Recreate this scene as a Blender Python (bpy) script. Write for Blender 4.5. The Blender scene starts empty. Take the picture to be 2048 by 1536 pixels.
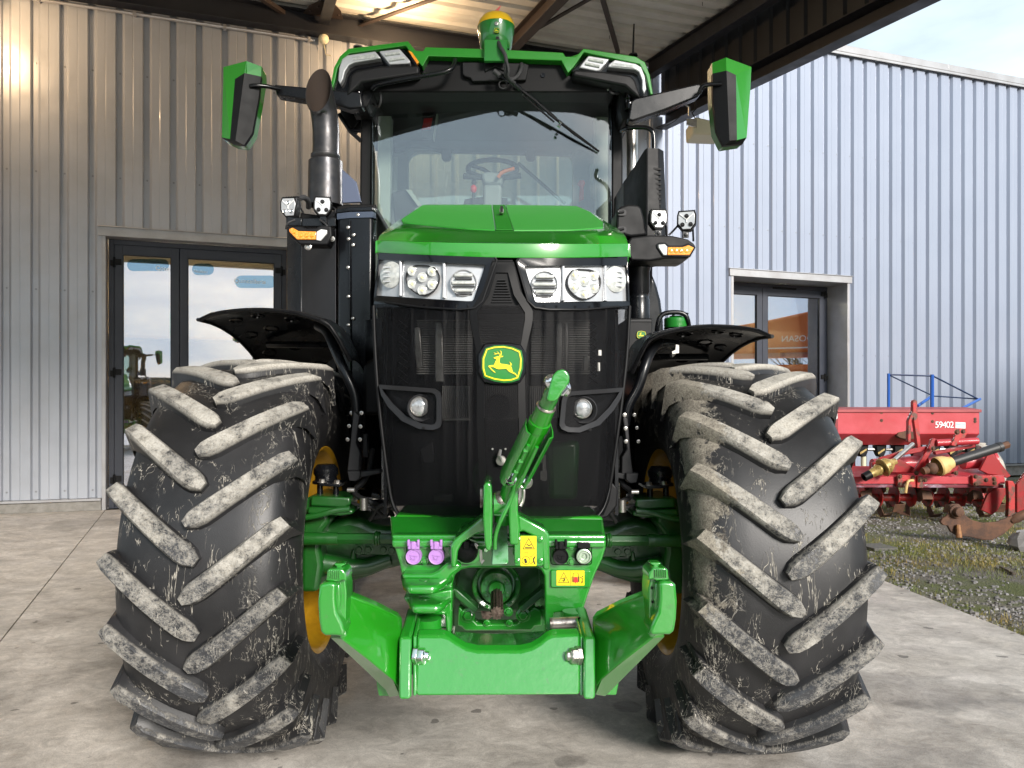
import bpy, bmesh, math, random
from mathutils import Vector, Matrix
random.seed(7)
S = bpy.context.scene
COL = S.collection
R = math.radians
# ---------------------------------------------------------------- camera
FOC, CX, CY, EYE = 1538.0, 985.0, 815.0, 1.38        # focal length in photo pixels, principal point, eye height
cam_d = bpy.data.cameras.new('camera'); cam = bpy.data.objects.new('camera', cam_d); COL.objects.link(cam)
cam.location = (0, 0, EYE); cam.rotation_euler = (R(90), 0, 0)
cam_d.sensor_width = 36; cam_d.lens = FOC / 2048 * 36
cam_d.shift_x = (1024 - CX) / 2048; cam_d.shift_y = (CY - 768) / 2048
cam_d.clip_start = 0.05; cam_d.clip_end = 2000
S.camera = cam
# ---------------------------------------------------------------- sky, sun, exposure
SUN_EL, SUN_AZ = 23.0, 152.0
S.view_settings.view_transform = 'Standard'; S.view_settings.look = 'None'
S.view_settings.gamma = 1; S.view_settings.exposure = 0.84
w = bpy.data.worlds.new('World'); S.world = w; w.use_nodes = True
nt = w.node_tree; bg = nt.nodes['Background']
sky = nt.nodes.new('ShaderNodeTexSky'); sky.sky_type = 'NISHITA'; sky.sun_disc = False
sky.sun_elevation = R(SUN_EL); sky.sun_rotation = R(SUN_AZ); sky.air_density = 1.0; sky.dust_density = 1.5
tc = nt.nodes.new('ShaderNodeTexCoord'); mp = nt.nodes.new('ShaderNodeMapping'); mp.inputs['Scale'].default_value = (1, 1, 3.2)
nz = nt.nodes.new('ShaderNodeTexNoise'); nz.inputs['Scale'].default_value = 1.7; nz.inputs['Detail'].default_value = 7; nz.inputs['Roughness'].default_value = .55
cr = nt.nodes.new('ShaderNodeValToRGB'); cr.color_ramp.elements[0].position = .31; cr.color_ramp.elements[1].position = .60
cr.color_ramp.elements[0].color = (.25, .25, .25, 1); cr.color_ramp.elements[1].color = (1, 1, 1, 1)
mx = nt.nodes.new('ShaderNodeMix'); mx.data_type = 'RGBA'; mx.inputs[7].default_value = (7.2, 8.5, 9.3, 1)
nt.links.new(tc.outputs['Generated'], mp.inputs['Vector']); nt.links.new(mp.outputs[0], nz.inputs['Vector'])
nt.links.new(nz.outputs['Fac'], cr.inputs[0]); nt.links.new(cr.outputs[0], mx.inputs[0])
nt.links.new(sky.outputs[0], mx.inputs[6]); nt.links.new(mx.outputs[2], bg.inputs[0])
bg.inputs[1].default_value = 0.08
sd = bpy.data.lights.new('sun', 'SUN'); sun = bpy.data.objects.new('sun', sd); COL.objects.link(sun)
sd.energy = 3.2; sd.angle = R(16); sd.color = (1, .94, .87)
sv = Vector((math.sin(R(SUN_AZ)) * math.cos(R(SUN_EL)), math.cos(R(SUN_AZ)) * math.cos(R(SUN_EL)), math.sin(R(SUN_EL))))
sun.rotation_euler = sv.to_track_quat('Z', 'Y').to_euler()
# ---------------------------------------------------------------- helpers
def W(px, py, Y): return Vector(((px - CX) * Y / FOC, Y, EYE - (py - CY) * Y / FOC))
def px2m(d, Y): return d * Y / FOC

class MB:
    def __init__(s): s.v = []; s.f = []; s.m = []
    def add(s, vs, fs, m=0):
        b = len(s.v); s.v += [tuple(v) for v in vs]
        for f in fs: s.f.append([b + i for i in f]); s.m.append(m)
        return s
    def box(s, x0, x1, y0, y1, z0, z1, m=0):
        return s.add([(x, y, z) for x in (x0, x1) for y in (y0, y1) for z in (z0, z1)],
                     [(0, 1, 3, 2), (4, 6, 7, 5), (0, 4, 5, 1), (2, 3, 7, 6), (0, 2, 6, 4), (1, 5, 7, 3)], m)
    def obox(s, c, sx, sy, sz, M=None, m=0):
        c = Vector(c); vs = []
        for x in (-sx / 2, sx / 2):
            for y in (-sy / 2, sy / 2):
                for z in (-sz / 2, sz / 2):
                    v = Vector((x, y, z)); vs.append(c + (M @ v if M else v))
        return s.add(vs, [(0, 1, 3, 2), (4, 6, 7, 5), (0, 4, 5, 1), (2, 3, 7, 6), (0, 2, 6, 4), (1, 5, 7, 3)], m)
    def extr(s, pts, vec, m=0):                      # polygon (3-D points) swept along a vector
        vec = Vector(vec); n = len(pts); P = [Vector(p) for p in pts]
        nn = Vector((0, 0, 0))
        for i in range(n): nn += (P[i] - P[0]).cross(P[(i + 1) % n] - P[0])
        if nn.dot(vec) > 0: P.reverse()
        return s.add(P + [p + vec for p in P], [list(range(n)), list(range(2 * n - 1, n - 1, -1))] +
                     [(i, n + i, n + (i + 1) % n, (i + 1) % n) for i in range(n)], m)
    def plate(s, pxs, Y0, Y1, m=0):                   # outline seen in the photo at depth Y0, real thickness to Y1
        return s.extr([W(p[0], p[1], p[2] if len(p) > 2 else Y0) for p in pxs], (0, Y1 - Y0, 0), m)
    def grid(s, rows, m=0, closed=False):
        n = len(rows[0]); vs = [p for r in rows for p in r]; fs = []
        for i in range(len(rows) - 1):
            for j in range(n if closed else n - 1):
                k = (j + 1) % n
                fs.append((i * n + j, i * n + k, (i + 1) * n + k, (i + 1) * n + j))
        return s.add(vs, fs, m)
    def shell(s, rows, vec, m=0):                     # grid with real thickness along vec
        vec = Vector(vec); n = len(rows[0]); k = len(rows)
        s.grid([[Vector(p) for p in r][::-1] for r in rows], m); s.grid([[Vector(p) + vec for p in r] for r in rows], m)
        edge = [Vector(p) for p in rows[0]] + [Vector(r[-1]) for r in rows[1:]] + [Vector(p) for p in rows[-1][-2::-1]] + [Vector(r[0]) for r in rows[-2:0:-1]]
        s.grid([edge, [p + vec for p in edge]], m, True); return s
    def tube(s, pts, r, seg=12, m=0, cap=True, smoothpath=0):
        P = [Vector(p) for p in pts]
        for _ in range(smoothpath):
            Q = [P[0]]
            for a, b in zip(P, P[1:]): Q += [a * .75 + b * .25, a * .25 + b * .75]
            P = Q + [P[-1]]
        n = len(P); rr = r if isinstance(r, (list, tuple)) else [r] * n
        if len(rr) != n: rr = [rr[0] + (rr[-1] - rr[0]) * i / (n - 1) for i in range(n)]
        rows = []; up = None
        for i in range(n):
            t = (P[min(i + 1, n - 1)] - P[max(i - 1, 0)]); t = t.normalized() if t.length > 1e-9 else Vector((0, 0, 1))
            if up is None: up = Vector((0, 0, 1)) if abs(t.z) < .9 else Vector((0, 1, 0))
            a = t.cross(up).normalized(); b = a.cross(t).normalized(); up = b
            rows.append([P[i] + (a * math.cos(2 * math.pi * k / seg) + b * math.sin(2 * math.pi * k / seg)) * rr[i] for k in range(seg)])
        s.grid(rows, m, True)
        if cap: s.add(rows[0], [list(range(seg))], m); s.add(rows[-1], [list(range(seg))[::-1]], m)
        return s
    def lathe(s, c, axis, prof, seg=32, m=0, cap=False):   # prof: (distance along axis, radius)
        c = Vector(c); ax = Vector(axis).normalized(); u = Vector((0, 0, 1)) if abs(ax.z) < .9 else Vector((1, 0, 0))
        a = ax.cross(u).normalized(); b = a.cross(ax).normalized()
        rows = [[c + ax * d + (a * math.cos(2 * math.pi * k / seg) + b * math.sin(2 * math.pi * k / seg)) * max(r, 1e-5) for k in range(seg)] for d, r in prof]
        s.grid(rows, m, True)
        if cap: s.add(rows[0], [list(range(seg))], m); s.add(rows[-1], [list(range(seg))[::-1]], m)
        return s
    def cyl(s, p0, p1, r, seg=20, m=0, r2=None):
        return s.tube([p0, p1], [r, r if r2 is None else r2], seg, m)
    def bolt(s, p, r=.011, h=.01, d=(0, -1, 0), m=0, washer=True):
        p = Vector(p); d = Vector(d).normalized()
        if washer: s.lathe(p, d, [(0, r * 1.55), (.0025, r * 1.55), (.003, r)], 16, m, True)
        s.lathe(p, d, [(0, r), (h * .85, r), (h, r * .85)], 6, m, True); return s
    def ball(s, c, r, seg=16, m=0, sc=(1, 1, 1)):
        c = Vector(c); rows = []
        for i in range(1, seg // 2):
            a = math.pi * i / (seg // 2)
            rows.append([c + Vector((math.sin(a) * math.cos(2 * math.pi * k / seg) * sc[0], math.sin(a) * math.sin(2 * math.pi * k / seg) * sc[1], math.cos(a) * sc[2])) * r for k in range(seg)])
        s.grid(rows[::-1], m, True)
        s.add(rows[0] , [list(range(seg))], m); s.add(rows[-1], [list(range(seg))[::-1]], m); return s
    def torus(s, c, axis, Rr, r, seg=32, sg=10, m=0, a0=0, a1=2 * math.pi):
        c = Vector(c); ax = Vector(axis).normalized(); u = Vector((0, 0, 1)) if abs(ax.z) < .9 else Vector((1, 0, 0))
        a = ax.cross(u).normalized(); b = a.cross(ax).normalized()
        full = abs(a1 - a0 - 2 * math.pi) < 1e-6
        pts = [c + (a * math.cos(a0 + (a1 - a0) * k / seg) + b * math.sin(a0 + (a1 - a0) * k / seg)) * Rr for k in range(seg + 1)]
        if not full: return s.tube(pts, r, sg, m)
        rows = []
        for k in range(seg):
            d = (pts[k] - c).normalized()
            rows.append([pts[k] + (d * math.cos(2 * math.pi * j / sg) + ax * math.sin(2 * math.pi * j / sg)) * r for j in range(sg)])
        return s.grid(rows + [rows[0]], m, True)
    def ring(s, outer, inner, vec, m=0):             # frame between two outlines of the same count, thick along vec
        n = len(outer); vec = Vector(vec); O = [Vector(p) for p in outer]; I = [Vector(p) for p in inner]
        s.grid([I, O], m, True); s.grid([O, [p + vec for p in O]], m, True)
        s.grid([[p + vec for p in O], [p + vec for p in I]], m, True); s.grid([[p + vec for p in I], I], m, True); return s
    def beam(s, p0, p1, prof, up=(0, 0, 1), m=0):    # prof: 2-D outline (side, up) swept from p0 to p1
        p0 = Vector(p0); p1 = Vector(p1); t = (p1 - p0).normalized(); a = t.cross(Vector(up)).normalized(); b = a.cross(t).normalized()
        n = len(prof); A = [p0 + a * x + b * z for x, z in prof]; B = [p1 + a * x + b * z for x, z in prof]
        return s.add(A + B, [list(range(n)), list(range(2 * n - 1, n - 1, -1))] + [(i, n + i, n + (i + 1) % n, (i + 1) % n) for i in range(n)], m)
    def mesh(s, name, mats, smooth=35, recalc=True):
        me = bpy.data.meshes.new(name); me.from_pydata(s.v, [], s.f)
        for i, p in enumerate(me.polygons): p.material_index = s.m[i]; p.use_smooth = smooth > 0
        for m in mats: me.materials.append(m)
        if recalc:
            bm = bmesh.new(); bm.from_mesh(me); bmesh.ops.recalc_face_normals(bm, faces=bm.faces); bm.to_mesh(me); bm.free()
        if smooth > 0: me.set_sharp_from_angle(angle=R(smooth))
        me.update(); return me

def loc_of(o):
    p = Vector((0, 0, 0))
    while o is not None: p += o.location; o = o.parent
    return p
def part(name, mb, mat, parent=None, bev=0, smooth=35, seg=2, local=False, recalc=True):
    mats = mat if isinstance(mat, (list, tuple)) else [mat]
    o = bpy.data.objects.new(name, mb.mesh(name, mats, smooth, recalc)); COL.objects.link(o)
    if parent is not None:
        o.parent = parent
        if not local: o.location = -loc_of(parent)
    if bev:
        b = o.modifiers.new('bevel', 'BEVEL'); b.width = bev; b.segments = seg; b.limit_method = 'ANGLE'; b.angle_limit = R(38)
        b.harden_normals = False
    return o
def empty(name, loc=(0, 0, 0), parent=None):
    o = bpy.data.objects.new(name, None); COL.objects.link(o); o.empty_display_size = .1
    if parent is not None: o.parent = parent; o.location = Vector(loc) - loc_of(parent)
    else: o.location = loc
    return o
def tag(o, label=None, cat=None, group=None, kind=None):
    if label: o['label'] = label
    if cat: o['category'] = cat
    if group: o['group'] = group
    if kind: o['kind'] = kind
    return o
def copy_tree(o, parent=None):
    kids = [c for c in COL.objects if c.parent == o]
    c = o.copy(); COL.objects.link(c); c.parent = parent
    for k in kids: copy_tree(k, c)
    return c
def rrect(x0, y0, x1, y1, r, n=4):
    out = []
    for cx_, cy_, a0 in ((x1 - r, y0 + r, -90), (x1 - r, y1 - r, 0), (x0 + r, y1 - r, 90), (x0 + r, y0 + r, 180)):
        for k in range(n + 1):
            a = R(a0 + 90 * k / n); out.append((cx_ + r * math.cos(a), cy_ + r * math.sin(a)))
    return out
def circ(cx_, cy_, rx, ry=None, n=24):
    ry = rx if ry is None else ry
    return [(cx_ + rx * math.cos(2 * math.pi * k / n), cy_ + ry * math.sin(2 * math.pi * k / n)) for k in range(n)]
def smooth_poly(p, it=2):
    for _ in range(it):
        q = []
        for i in range(len(p)):
            a, b = p[i], p[(i + 1) % len(p)]
            q += [tuple(a[k] * .75 + b[k] * .25 for k in range(len(a))), tuple(a[k] * .25 + b[k] * .75 for k in range(len(a)))]
        p = q
    return p
def text_mesh(body, size, mat, name, parent, M, extrude=.0015, spacing=1.0):
    cu = bpy.data.curves.new('lettering', 'FONT'); cu.body = body; cu.size = size; cu.extrude = extrude; cu.space_character = spacing
    cu.align_x = 'CENTER'; cu.align_y = 'CENTER'; cu.resolution_u = 3
    to = bpy.data.objects.new('lettering', cu); COL.objects.link(to)
    dg = bpy.context.evaluated_depsgraph_get(); me = bpy.data.meshes.new_from_object(to.evaluated_get(dg))
    bpy.data.objects.remove(to); bpy.data.curves.remove(cu)
    me.transform(M); me.materials.clear(); me.materials.append(mat)
    o = bpy.data.objects.new(name, me); COL.objects.link(o)
    if parent is not None: o.parent = parent; o.location = -loc_of(parent)
    return o
# ---------------------------------------------------------------- materials
def newmat(name):
    m = bpy.data.materials.new(name); m.use_nodes = True; return m, m.node_tree, m.node_tree.nodes['Principled BSDF']
def N(nt, t, **kw):
    n = nt.nodes.new('ShaderNode' + t)
    for k, v in kw.items(): n.inputs[k].default_value = v
    return n
def mat(name, col, rough=.5, metal=0., coat=0., spec=.5, var=None, bump=None, rvar=None, coatr=.06):
    """var=(scale, second colour, low, high[, stretch]); bump=(scale, strength[, distance]); rvar=(scale, rough lo, rough hi)"""
    m, nt, p = newmat(name); L = nt.links.new
    p.inputs['Base Color'].default_value = (*col, 1); p.inputs['Roughness'].default_value = rough
    p.inputs['Metallic'].default_value = metal; p.inputs['Coat Weight'].default_value = coat; p.inputs['Coat Roughness'].default_value = coatr
    p.inputs['Specular IOR Level'].default_value = spec
    co = nt.nodes.new('ShaderNodeTexCoord')
    if var:
        vec = co.outputs['Object']
        if len(var) > 4:
            mp = nt.nodes.new('ShaderNodeMapping'); mp.inputs['Scale'].default_value = var[4]; L(vec, mp.inputs[0]); vec = mp.outputs[0]
        nz = N(nt, 'TexNoise', Scale=var[0], Detail=6., Roughness=.6); L(vec, nz.inputs['Vector'])
        cr = nt.nodes.new('ShaderNodeValToRGB'); e = cr.color_ramp.elements
        e[0].position = var[2]; e[1].position = var[3]; e[0].color = (*col, 1); e[1].color = (*var[1], 1)
        L(nz.outputs['Fac'], cr.inputs[0]); L(cr.outputs[0], p.inputs['Base Color'])
    if bump:
        nz = N(nt, 'TexNoise', Scale=bump[0], Detail=3.); L(co.outputs['Object'], nz.inputs['Vector'])
        b = N(nt, 'Bump', Strength=bump[1], Distance=bump[2] if len(bump) > 2 else .01); L(nz.outputs['Fac'], b.inputs['Height']); L(b.outputs[0], p.inputs['Normal'])
        if coat: L(b.outputs[0], p.inputs['Coat Normal'])
    if rvar:
        nz = N(nt, 'TexNoise', Scale=rvar[0], Detail=4.); L(co.outputs['Object'], nz.inputs['Vector'])
        mr = nt.nodes.new('ShaderNodeMapRange'); mr.inputs['From Min'].default_value = .3; mr.inputs['From Max'].default_value = .7
        mr.inputs['To Min'].default_value = rvar[1]; mr.inputs['To Max'].default_value = rvar[2]
        L(nz.outputs['Fac'], mr.inputs['Value']); L(mr.outputs[0], p.inputs['Roughness'])
    return m
GRN = mat('green_paint', (.014, .235, .008), .30, coat=1, bump=(6, .06, .01))
GRN2 = mat('green_thick_paint', (.012, .235, .014), .34, var=(38, (.035, .19, .03), .60, .72), coat=1, bump=(34, .16, .006), coatr=.09)
for g_, i_ in ((GRN, 1.6), (GRN2, 1.85)): g_.node_tree.nodes['Principled BSDF'].inputs['Coat IOR'].default_value = i_
GRNM = mat('green_screen_panel', (.03, .27, .03), .55, bump=(900, .3, .002))
DGRN = mat('dark_green_axle_paint', (.006, .075, .008), .36, coat=.45, bump=(40, .2, .005), var=(9, (.012, .055, .012), .45, .75), coatr=.15)
BLK = mat('black_plastic', (.004, .004, .0045), .5, spec=.2, bump=(500, .15, .001))
BLKM = mat('black_moulding', (.006, .006, .007), .5, spec=.28, bump=(400, .2, .001), rvar=(14, .42, .58))
BLKG = mat('black_gloss', (.003, .003, .004), .14, coat=.3, spec=.3)
BLKP = mat('black_painted_steel', (.004, .0045, .006), .30, coat=.15, spec=.35, bump=(9, .05, .01), rvar=(6, .2, .36))
GREYM = mat('grey_moulding', (.020, .020, .022), .45, spec=.35, bump=(500, .15, .001))
SOOT = mat('exhaust_steel', (.05, .05, .054), .38, metal=.75, var=(12, (.085, .08, .078), .4, .7), rvar=(18, .28, .5))
RUSTIN = mat('sooty_pipe_inside', (.035, .022, .015), .9, var=(25, (.03, .02, .015), .35, .7))
CHR = mat('bright_chrome', (.85, .86, .88), .08, metal=1)
REFL = mat('silver_reflector', (.56, .57, .58), .34, metal=.35, coat=1, var=(5, (.44, .45, .47), .4, .6), coatr=.03)
LENS = mat('lamp_lens', (.42, .44, .43), .14, metal=.1, coat=1, var=(60, (.62, .63, .6), .4, .6), coatr=.02)
LEDY = mat('lamp_chip', (.85, .75, .35), .3, coat=1)
ZINC = mat('zinc_steel', (.52, .50, .47), .3, metal=.9, var=(30, (.3, .27, .24), .5, .75), bump=(60, .15, .004))
WORN = mat('worn_pin_steel', (.5, .46, .42), .34, metal=.8, var=(26, (.10, .06, .05), .46, .62), bump=(60, .3, .004))
SPLINE = mat('greasy_spline_steel', (.20, .15, .12), .42, metal=.7, var=(60, (.05, .03, .025), .4, .65), bump=(90, .5, .004))
YEL = mat('yellow_rim_paint', (.62, .33, .012), .42, coat=.25, var=(7, (.38, .19, .01), .45, .75), bump=(30, .1, .004))
YELP = mat('yellow_plastic', (.82, .50, .01), .3, coat=.6)
ORG = mat('orange_lens', (.85, .22, .01), .18, coat=1, var=(160, (.95, .42, .04), .42, .58))
CLRL = mat('clear_lens', (.75, .75, .74), .16, metal=.25, coat=1)
PINK = mat('purple_socket_cap', (.40, .20, .52), .42, bump=(120, .2, .003))
DECY = mat('yellow_decal', (.83, .62, .005), .4, coat=.4)
DECB = mat('black_decal_ink', (.015, .012, .01), .5)
DECR = mat('red_decal_ink', (.72, .03, .03), .45)
BADGEY = mat('badge_yellow', (.85, .68, .0), .35, coat=.8)
BADGEG = mat('badge_green', (.012, .19, .02), .3, coat=.9)
RED = mat('red_plastic', (.55, .02, .02), .4)
HOSE = mat('black_rubber_hose', (.02, .02, .021), .5, bump=(90, .2, .003))
TAN = mat('seal_grey_trim', (.35, .38, .34), .6)
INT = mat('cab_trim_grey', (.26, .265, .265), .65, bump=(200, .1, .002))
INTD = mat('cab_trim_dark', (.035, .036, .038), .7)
WHITEP = mat('white_paper', (.75, .76, .76), .6)
CABL = mat('cable_sleeve', (.03, .03, .032), .6, bump=(160, .5, .004))

def glass(name, tint, fac, refl=(1, 1, 1)):
    m, nt, p = newmat(name); L = nt.links.new; nt.nodes.remove(p)
    out = nt.nodes['Material Output']; tr = N(nt, 'BsdfTransparent', Color=(*tint, 1)); gl = N(nt, 'BsdfGlossy', Color=(*refl, 1), Roughness=.012)
    fr = N(nt, 'LayerWeight', Blend=.35); mr = nt.nodes.new('ShaderNodeMapRange'); mr.inputs['To Min'].default_value = fac; mr.inputs['To Max'].default_value = .95
    L(fr.outputs['Fresnel'], mr.inputs['Value']); mx = nt.nodes.new('ShaderNodeMixShader')
    L(mr.outputs[0], mx.inputs[0]); L(tr.outputs[0], mx.inputs[1]); L(gl.outputs[0], mx.inputs[2]); L(mx.outputs[0], out.inputs[0]); return m
WSCR = glass('windscreen_glass', (.90, .95, .92), .09, (.86, .88, .95))
DGLS = glass('door_glass', (.74, .77, .74), .36, (.85, .87, 1.0))
CLRC = glass('clear_headlight_cover', (.97, .98, .98), .02)
PROJ = mat('projector_glass', (.30, .31, .32), .16, metal=.5, coat=1, var=(30, (.5, .5, .5), .4, .6))
SMOKE = glass('smoked_lens', (.30, .30, .32), .12)

def screen_mat(name, col, open_):                   # woven screen: mostly black strands, partly open
    m, nt, p = newmat(name); L = nt.links.new; out = nt.nodes['Material Output']
    p.inputs['Base Color'].default_value = (*col, 1); p.inputs['Roughness'].default_value = .55; p.inputs['Specular IOR Level'].default_value = .15
    co = nt.nodes.new('ShaderNodeTexCoord'); nz = N(nt, 'TexNoise', Scale=700., Detail=1.); L(co.outputs['Object'], nz.inputs['Vector'])
    b = N(nt, 'Bump', Strength=.25, Distance=.002); L(nz.outputs['Fac'], b.inputs['Height']); L(b.outputs[0], p.inputs['Normal'])
    tr = N(nt, 'BsdfTransparent'); mx = nt.nodes.new('ShaderNodeMixShader')
    ch = N(nt, 'TexNoise', Scale=3., Detail=3.); L(co.outputs['Object'], ch.inputs['Vector'])
    mr = nt.nodes.new('ShaderNodeMapRange'); mr.inputs['From Min'].default_value = .35; mr.inputs['From Max'].default_value = .65
    mr.inputs['To Min'].default_value = open_ * .8; mr.inputs['To Max'].default_value = open_ * 1.15; L(ch.outputs['Fac'], mr.inputs['Value'])
    L(mr.outputs[0], mx.inputs[0]); L(p.outputs[0], mx.inputs[1]); L(tr.outputs[0], mx.inputs[2]); L(mx.outputs[0], out.inputs[0]); return m
GRIL = screen_mat('grille_screen', (.006, .006, .007), .55)

def tyre_mat(name, patch):
    """rubber with dried chalky mud on the lug tops, mud veins on the shoulders, thin splashes; patch = mud crust on the inner shoulder.
       object space: x = axle axis (inner side towards +x), wheel centre at the origin"""
    m, nt, p = newmat(name); L = nt.links.new; co = nt.nodes.new('ShaderNodeTexCoord')
    def mth(op, a, b=None, c=None, clamp=False):
        n = nt.nodes.new('ShaderNodeMath'); n.operation = op; n.use_clamp = clamp
        for i, v in enumerate((a, b, c)):
            if v is None: continue
            if isinstance(v, (int, float)): n.inputs[i].default_value = v
            else: L(v, n.inputs[i])
        return n.outputs[0]
    def rng(v, a, b, c=0., d=1.):
        n = nt.nodes.new('ShaderNodeMapRange'); n.inputs['From Min'].default_value = a; n.inputs['From Max'].default_value = b
        n.inputs['To Min'].default_value = c; n.inputs['To Max'].default_value = d; L(v, n.inputs['Value']); return n.outputs[0]
    def noise(sc, det=4., rough=.6, vec=None, dist=0.):
        n = N(nt, 'TexNoise', Scale=sc, Detail=det, Roughness=rough, Distortion=dist); L(vec or co.outputs['Object'], n.inputs['Vector']); return n.outputs['Fac']
    sp = nt.nodes.new('ShaderNodeSeparateXYZ'); L(co.outputs['Object'], sp.inputs[0]); x, y, z = sp.outputs
    rad = mth('SQRT', mth('ADD', mth('MULTIPLY', y, y), mth('MULTIPLY', z, z)))
    crown = mth('ADD', rad, mth('MULTIPLY', mth('MULTIPLY', x, x), .345))       # equals lug-top radius on the tops
    top = rng(crown, .777, .793)
    # mud on lug tops: heavier on the upper part of the wheel
    hi = rng(z, -.5, .75, 0., 1.)
    n1 = noise(26., 9., .80); n2 = noise(150., 4., .75)
    spk = mth('ADD', mth('MULTIPLY', n1, .62), mth('MULTIPLY', n2, .38))
    th = mth('SUBTRACT', .548, mth('MULTIPLY', hi, .14)); 
    big = noise(7., 3.); th = mth('ADD', th, mth('MULTIPLY', mth('SUBTRACT', big, .5), -.35))
    edge = mth('MULTIPLY', rng(crown, .792, .784), .045)
    cov = rng(mth('SUBTRACT', spk, mth('SUBTRACT', th, edge)), -.05, .075)
    topmud = mth('MULTIPLY', top, cov)
    # fine scattered splashes and drips, stretched down the tyre
    mpv = nt.nodes.new('ShaderNodeMapping'); mpv.inputs['Scale'].default_value = (34, 34, 3.5); L(co.outputs['Object'], mpv.inputs[0])
    ln = noise(1.0, 3., .6, mpv.outputs[0], .7); line = rng(mth('ABSOLUTE', mth('SUBTRACT', ln, .5)), .013, .003)
    msk = rng(noise(9., 3.), .50, .58)
    drips = mth('MULTIPLY', mth('MULTIPLY', line, msk), rng(rad, .69, .715))
    # veins along the inner shoulder and sidewall
    mpw = nt.nodes.new('ShaderNodeMapping'); mpw.inputs['Scale'].default_value = (16, 15, 6); L(co.outputs['Object'], mpw.inputs[0])
    vn = noise(1., 4., .62, mpw.outputs[0], .9); vein = rng(mth('ABSOLUTE', mth('SUBTRACT', vn, .5)), .012, .003)
    vm = mth('MULTIPLY', rng(x, .14, .22), rng(noise(5., 3.), .42, .54)); vein = mth('MULTIPLY', vein, vm)
    mud = mth('MAXIMUM', mth('MAXIMUM', topmud, mth('MULTIPLY', drips, .8)), mth('MULTIPLY', vein, .75))
    crust = None
    if patch:
        zone = mth('MULTIPLY', rng(mth('ADD', x, mth('MULTIPLY', mth('SUBTRACT', noise(6., 3.), .5), .3)), .15, .24), rng(z, -.28, .1)); zone = mth('MULTIPLY', zone, rng(rad, .60, .67))
        zn = mth('ADD', mth('MULTIPLY', zone, .33), mth('SUBTRACT', mth('ADD', mth('MULTIPLY', noise(9., 6., .7), .5), mth('MULTIPLY', noise(48., 4., .8), .5)), .5))
        crust = mth('MULTIPLY', rng(zn, .15, .23), rng(zone, .02, .2)); 
    rub = nt.nodes.new('ShaderNodeMix'); rub.data_type = 'RGBA'; rub.inputs[6].default_value = (.010, .010, .011, 1); rub.inputs[7].default_value = (.024, .0235, .025, 1)
    L(rng(noise(4., 5.), .38, .68), rub.inputs[0])
    m1 = nt.nodes.new('ShaderNodeMix'); m1.data_type = 'RGBA'; m1.inputs[6].default_value = (.60, .565, .49, 1); m1.inputs[7].default_value = (.36, .325, .27, 1); L(rng(n2, .42, .62), m1.inputs[0])
    mxx = nt.nodes.new('ShaderNodeMix'); mxx.data_type = 'RGBA'; L(mud, mxx.inputs[0]); L(rub.outputs[2], mxx.inputs[6]); L(m1.outputs[2], mxx.inputs[7])
    # grey film on the tops between the mud
    flm = nt.nodes.new('ShaderNodeMix'); flm.data_type = 'RGBA'; L(mth('MULTIPLY', top, mth('MULTIPLY', rng(n1, .3, .6), .35)), flm.inputs[0]); L(mxx.outputs[2], flm.inputs[6]); flm.inputs[7].default_value = (.16, .17, .19, 1)
    fin = flm.outputs[2]; H = mud
    if crust is not None:
        cm = nt.nodes.new('ShaderNodeMix'); cm.data_type = 'RGBA'; c2_ = nt.nodes.new('ShaderNodeMix'); c2_.data_type = 'RGBA'; c2_.inputs[6].default_value = (.12, .105, .085, 1); c2_.inputs[7].default_value = (.32, .29, .235, 1); L(rng(mth('ADD', mth('MULTIPLY', n1, .5), mth('MULTIPLY', n2, .5)), .42, .60), c2_.inputs[0]); L(c2_.outputs[2], cm.inputs[7]); L(fin, cm.inputs[6]); L(mth('MULTIPLY', crust, .92), cm.inputs[0]); fin = cm.outputs[2]
        H = mth('MAXIMUM', mud, crust)
    L(fin, p.inputs['Base Color'])
    L(rng(H, 0., 1., .44, .9), p.inputs['Roughness'])
    hh = mth('ADD', mth('MULTIPLY', H, mth('ADD', .6, n2)), mth('MULTIPLY', noise(260., 2.), .12))
    b = N(nt, 'Bump', Strength=.6, Distance=.006); L(hh, b.inputs['Height']); L(b.outputs[0], p.inputs['Normal'])
    return m
TYRE_L = tyre_mat('tyre_rubber_chalky_mud', False); TYRE_R = tyre_mat('tyre_rubber_mud_crust', True)

CLAD = mat('grey_cladding', (.285, .32, .40), .40, metal=.2, coat=.05, var=(.7, (.27, .305, .385), .4, .7), bump=(1.2, .04, .02), rvar=(1.5, .37, .43))
CLADL = mat('grey_cladding_canopy', (.42, .445, .495), .36, metal=.25, coat=.1, var=(1.3, (.37, .385, .415), .45, .75), bump=(3, .08, .02), rvar=(4, .28, .45))
TRIM = mat('galvanised_trim', (.42, .42, .43), .38, metal=.5, var=(3, (.34, .33, .33), .4, .7))
PLIN = mat('concrete_plinth', (.30, .285, .26), .85, var=(9, (.2, .19, .17), .4, .7), bump=(40, .4, .01))
STEEL = mat('anthracite_steel', (.012, .013, .018), .45, bump=(12, .1, .01), rvar=(5, .38, .55))
BROWNST = mat('primer_brown_steel', (.035, .025, .022), .5)
ROOFM = mat('roof_deck_cream', (.58, .57, .53), .45, var=(2, (.48, .47, .44), .4, .7), rvar=(6, .38, .55))
FASC = mat('dark_fascia_sheet', (.018, .019, .022), .45)
DFRM = mat('anthracite_frame', (.028, .033, .048), .42, rvar=(9, .36, .5))
SCRW = mat('screw_head', (.28, .29, .31), .35, metal=.8)
BEIGE = mat('beige_interior_wall', (.52, .40, .25), .8, var=(2, (.44, .33, .2), .4, .7))
ROOMF = mat('interior_floor', (.3, .28, .26), .5)
PEG = mat('pegboard', (.50, .40, .22), .7)
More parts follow.
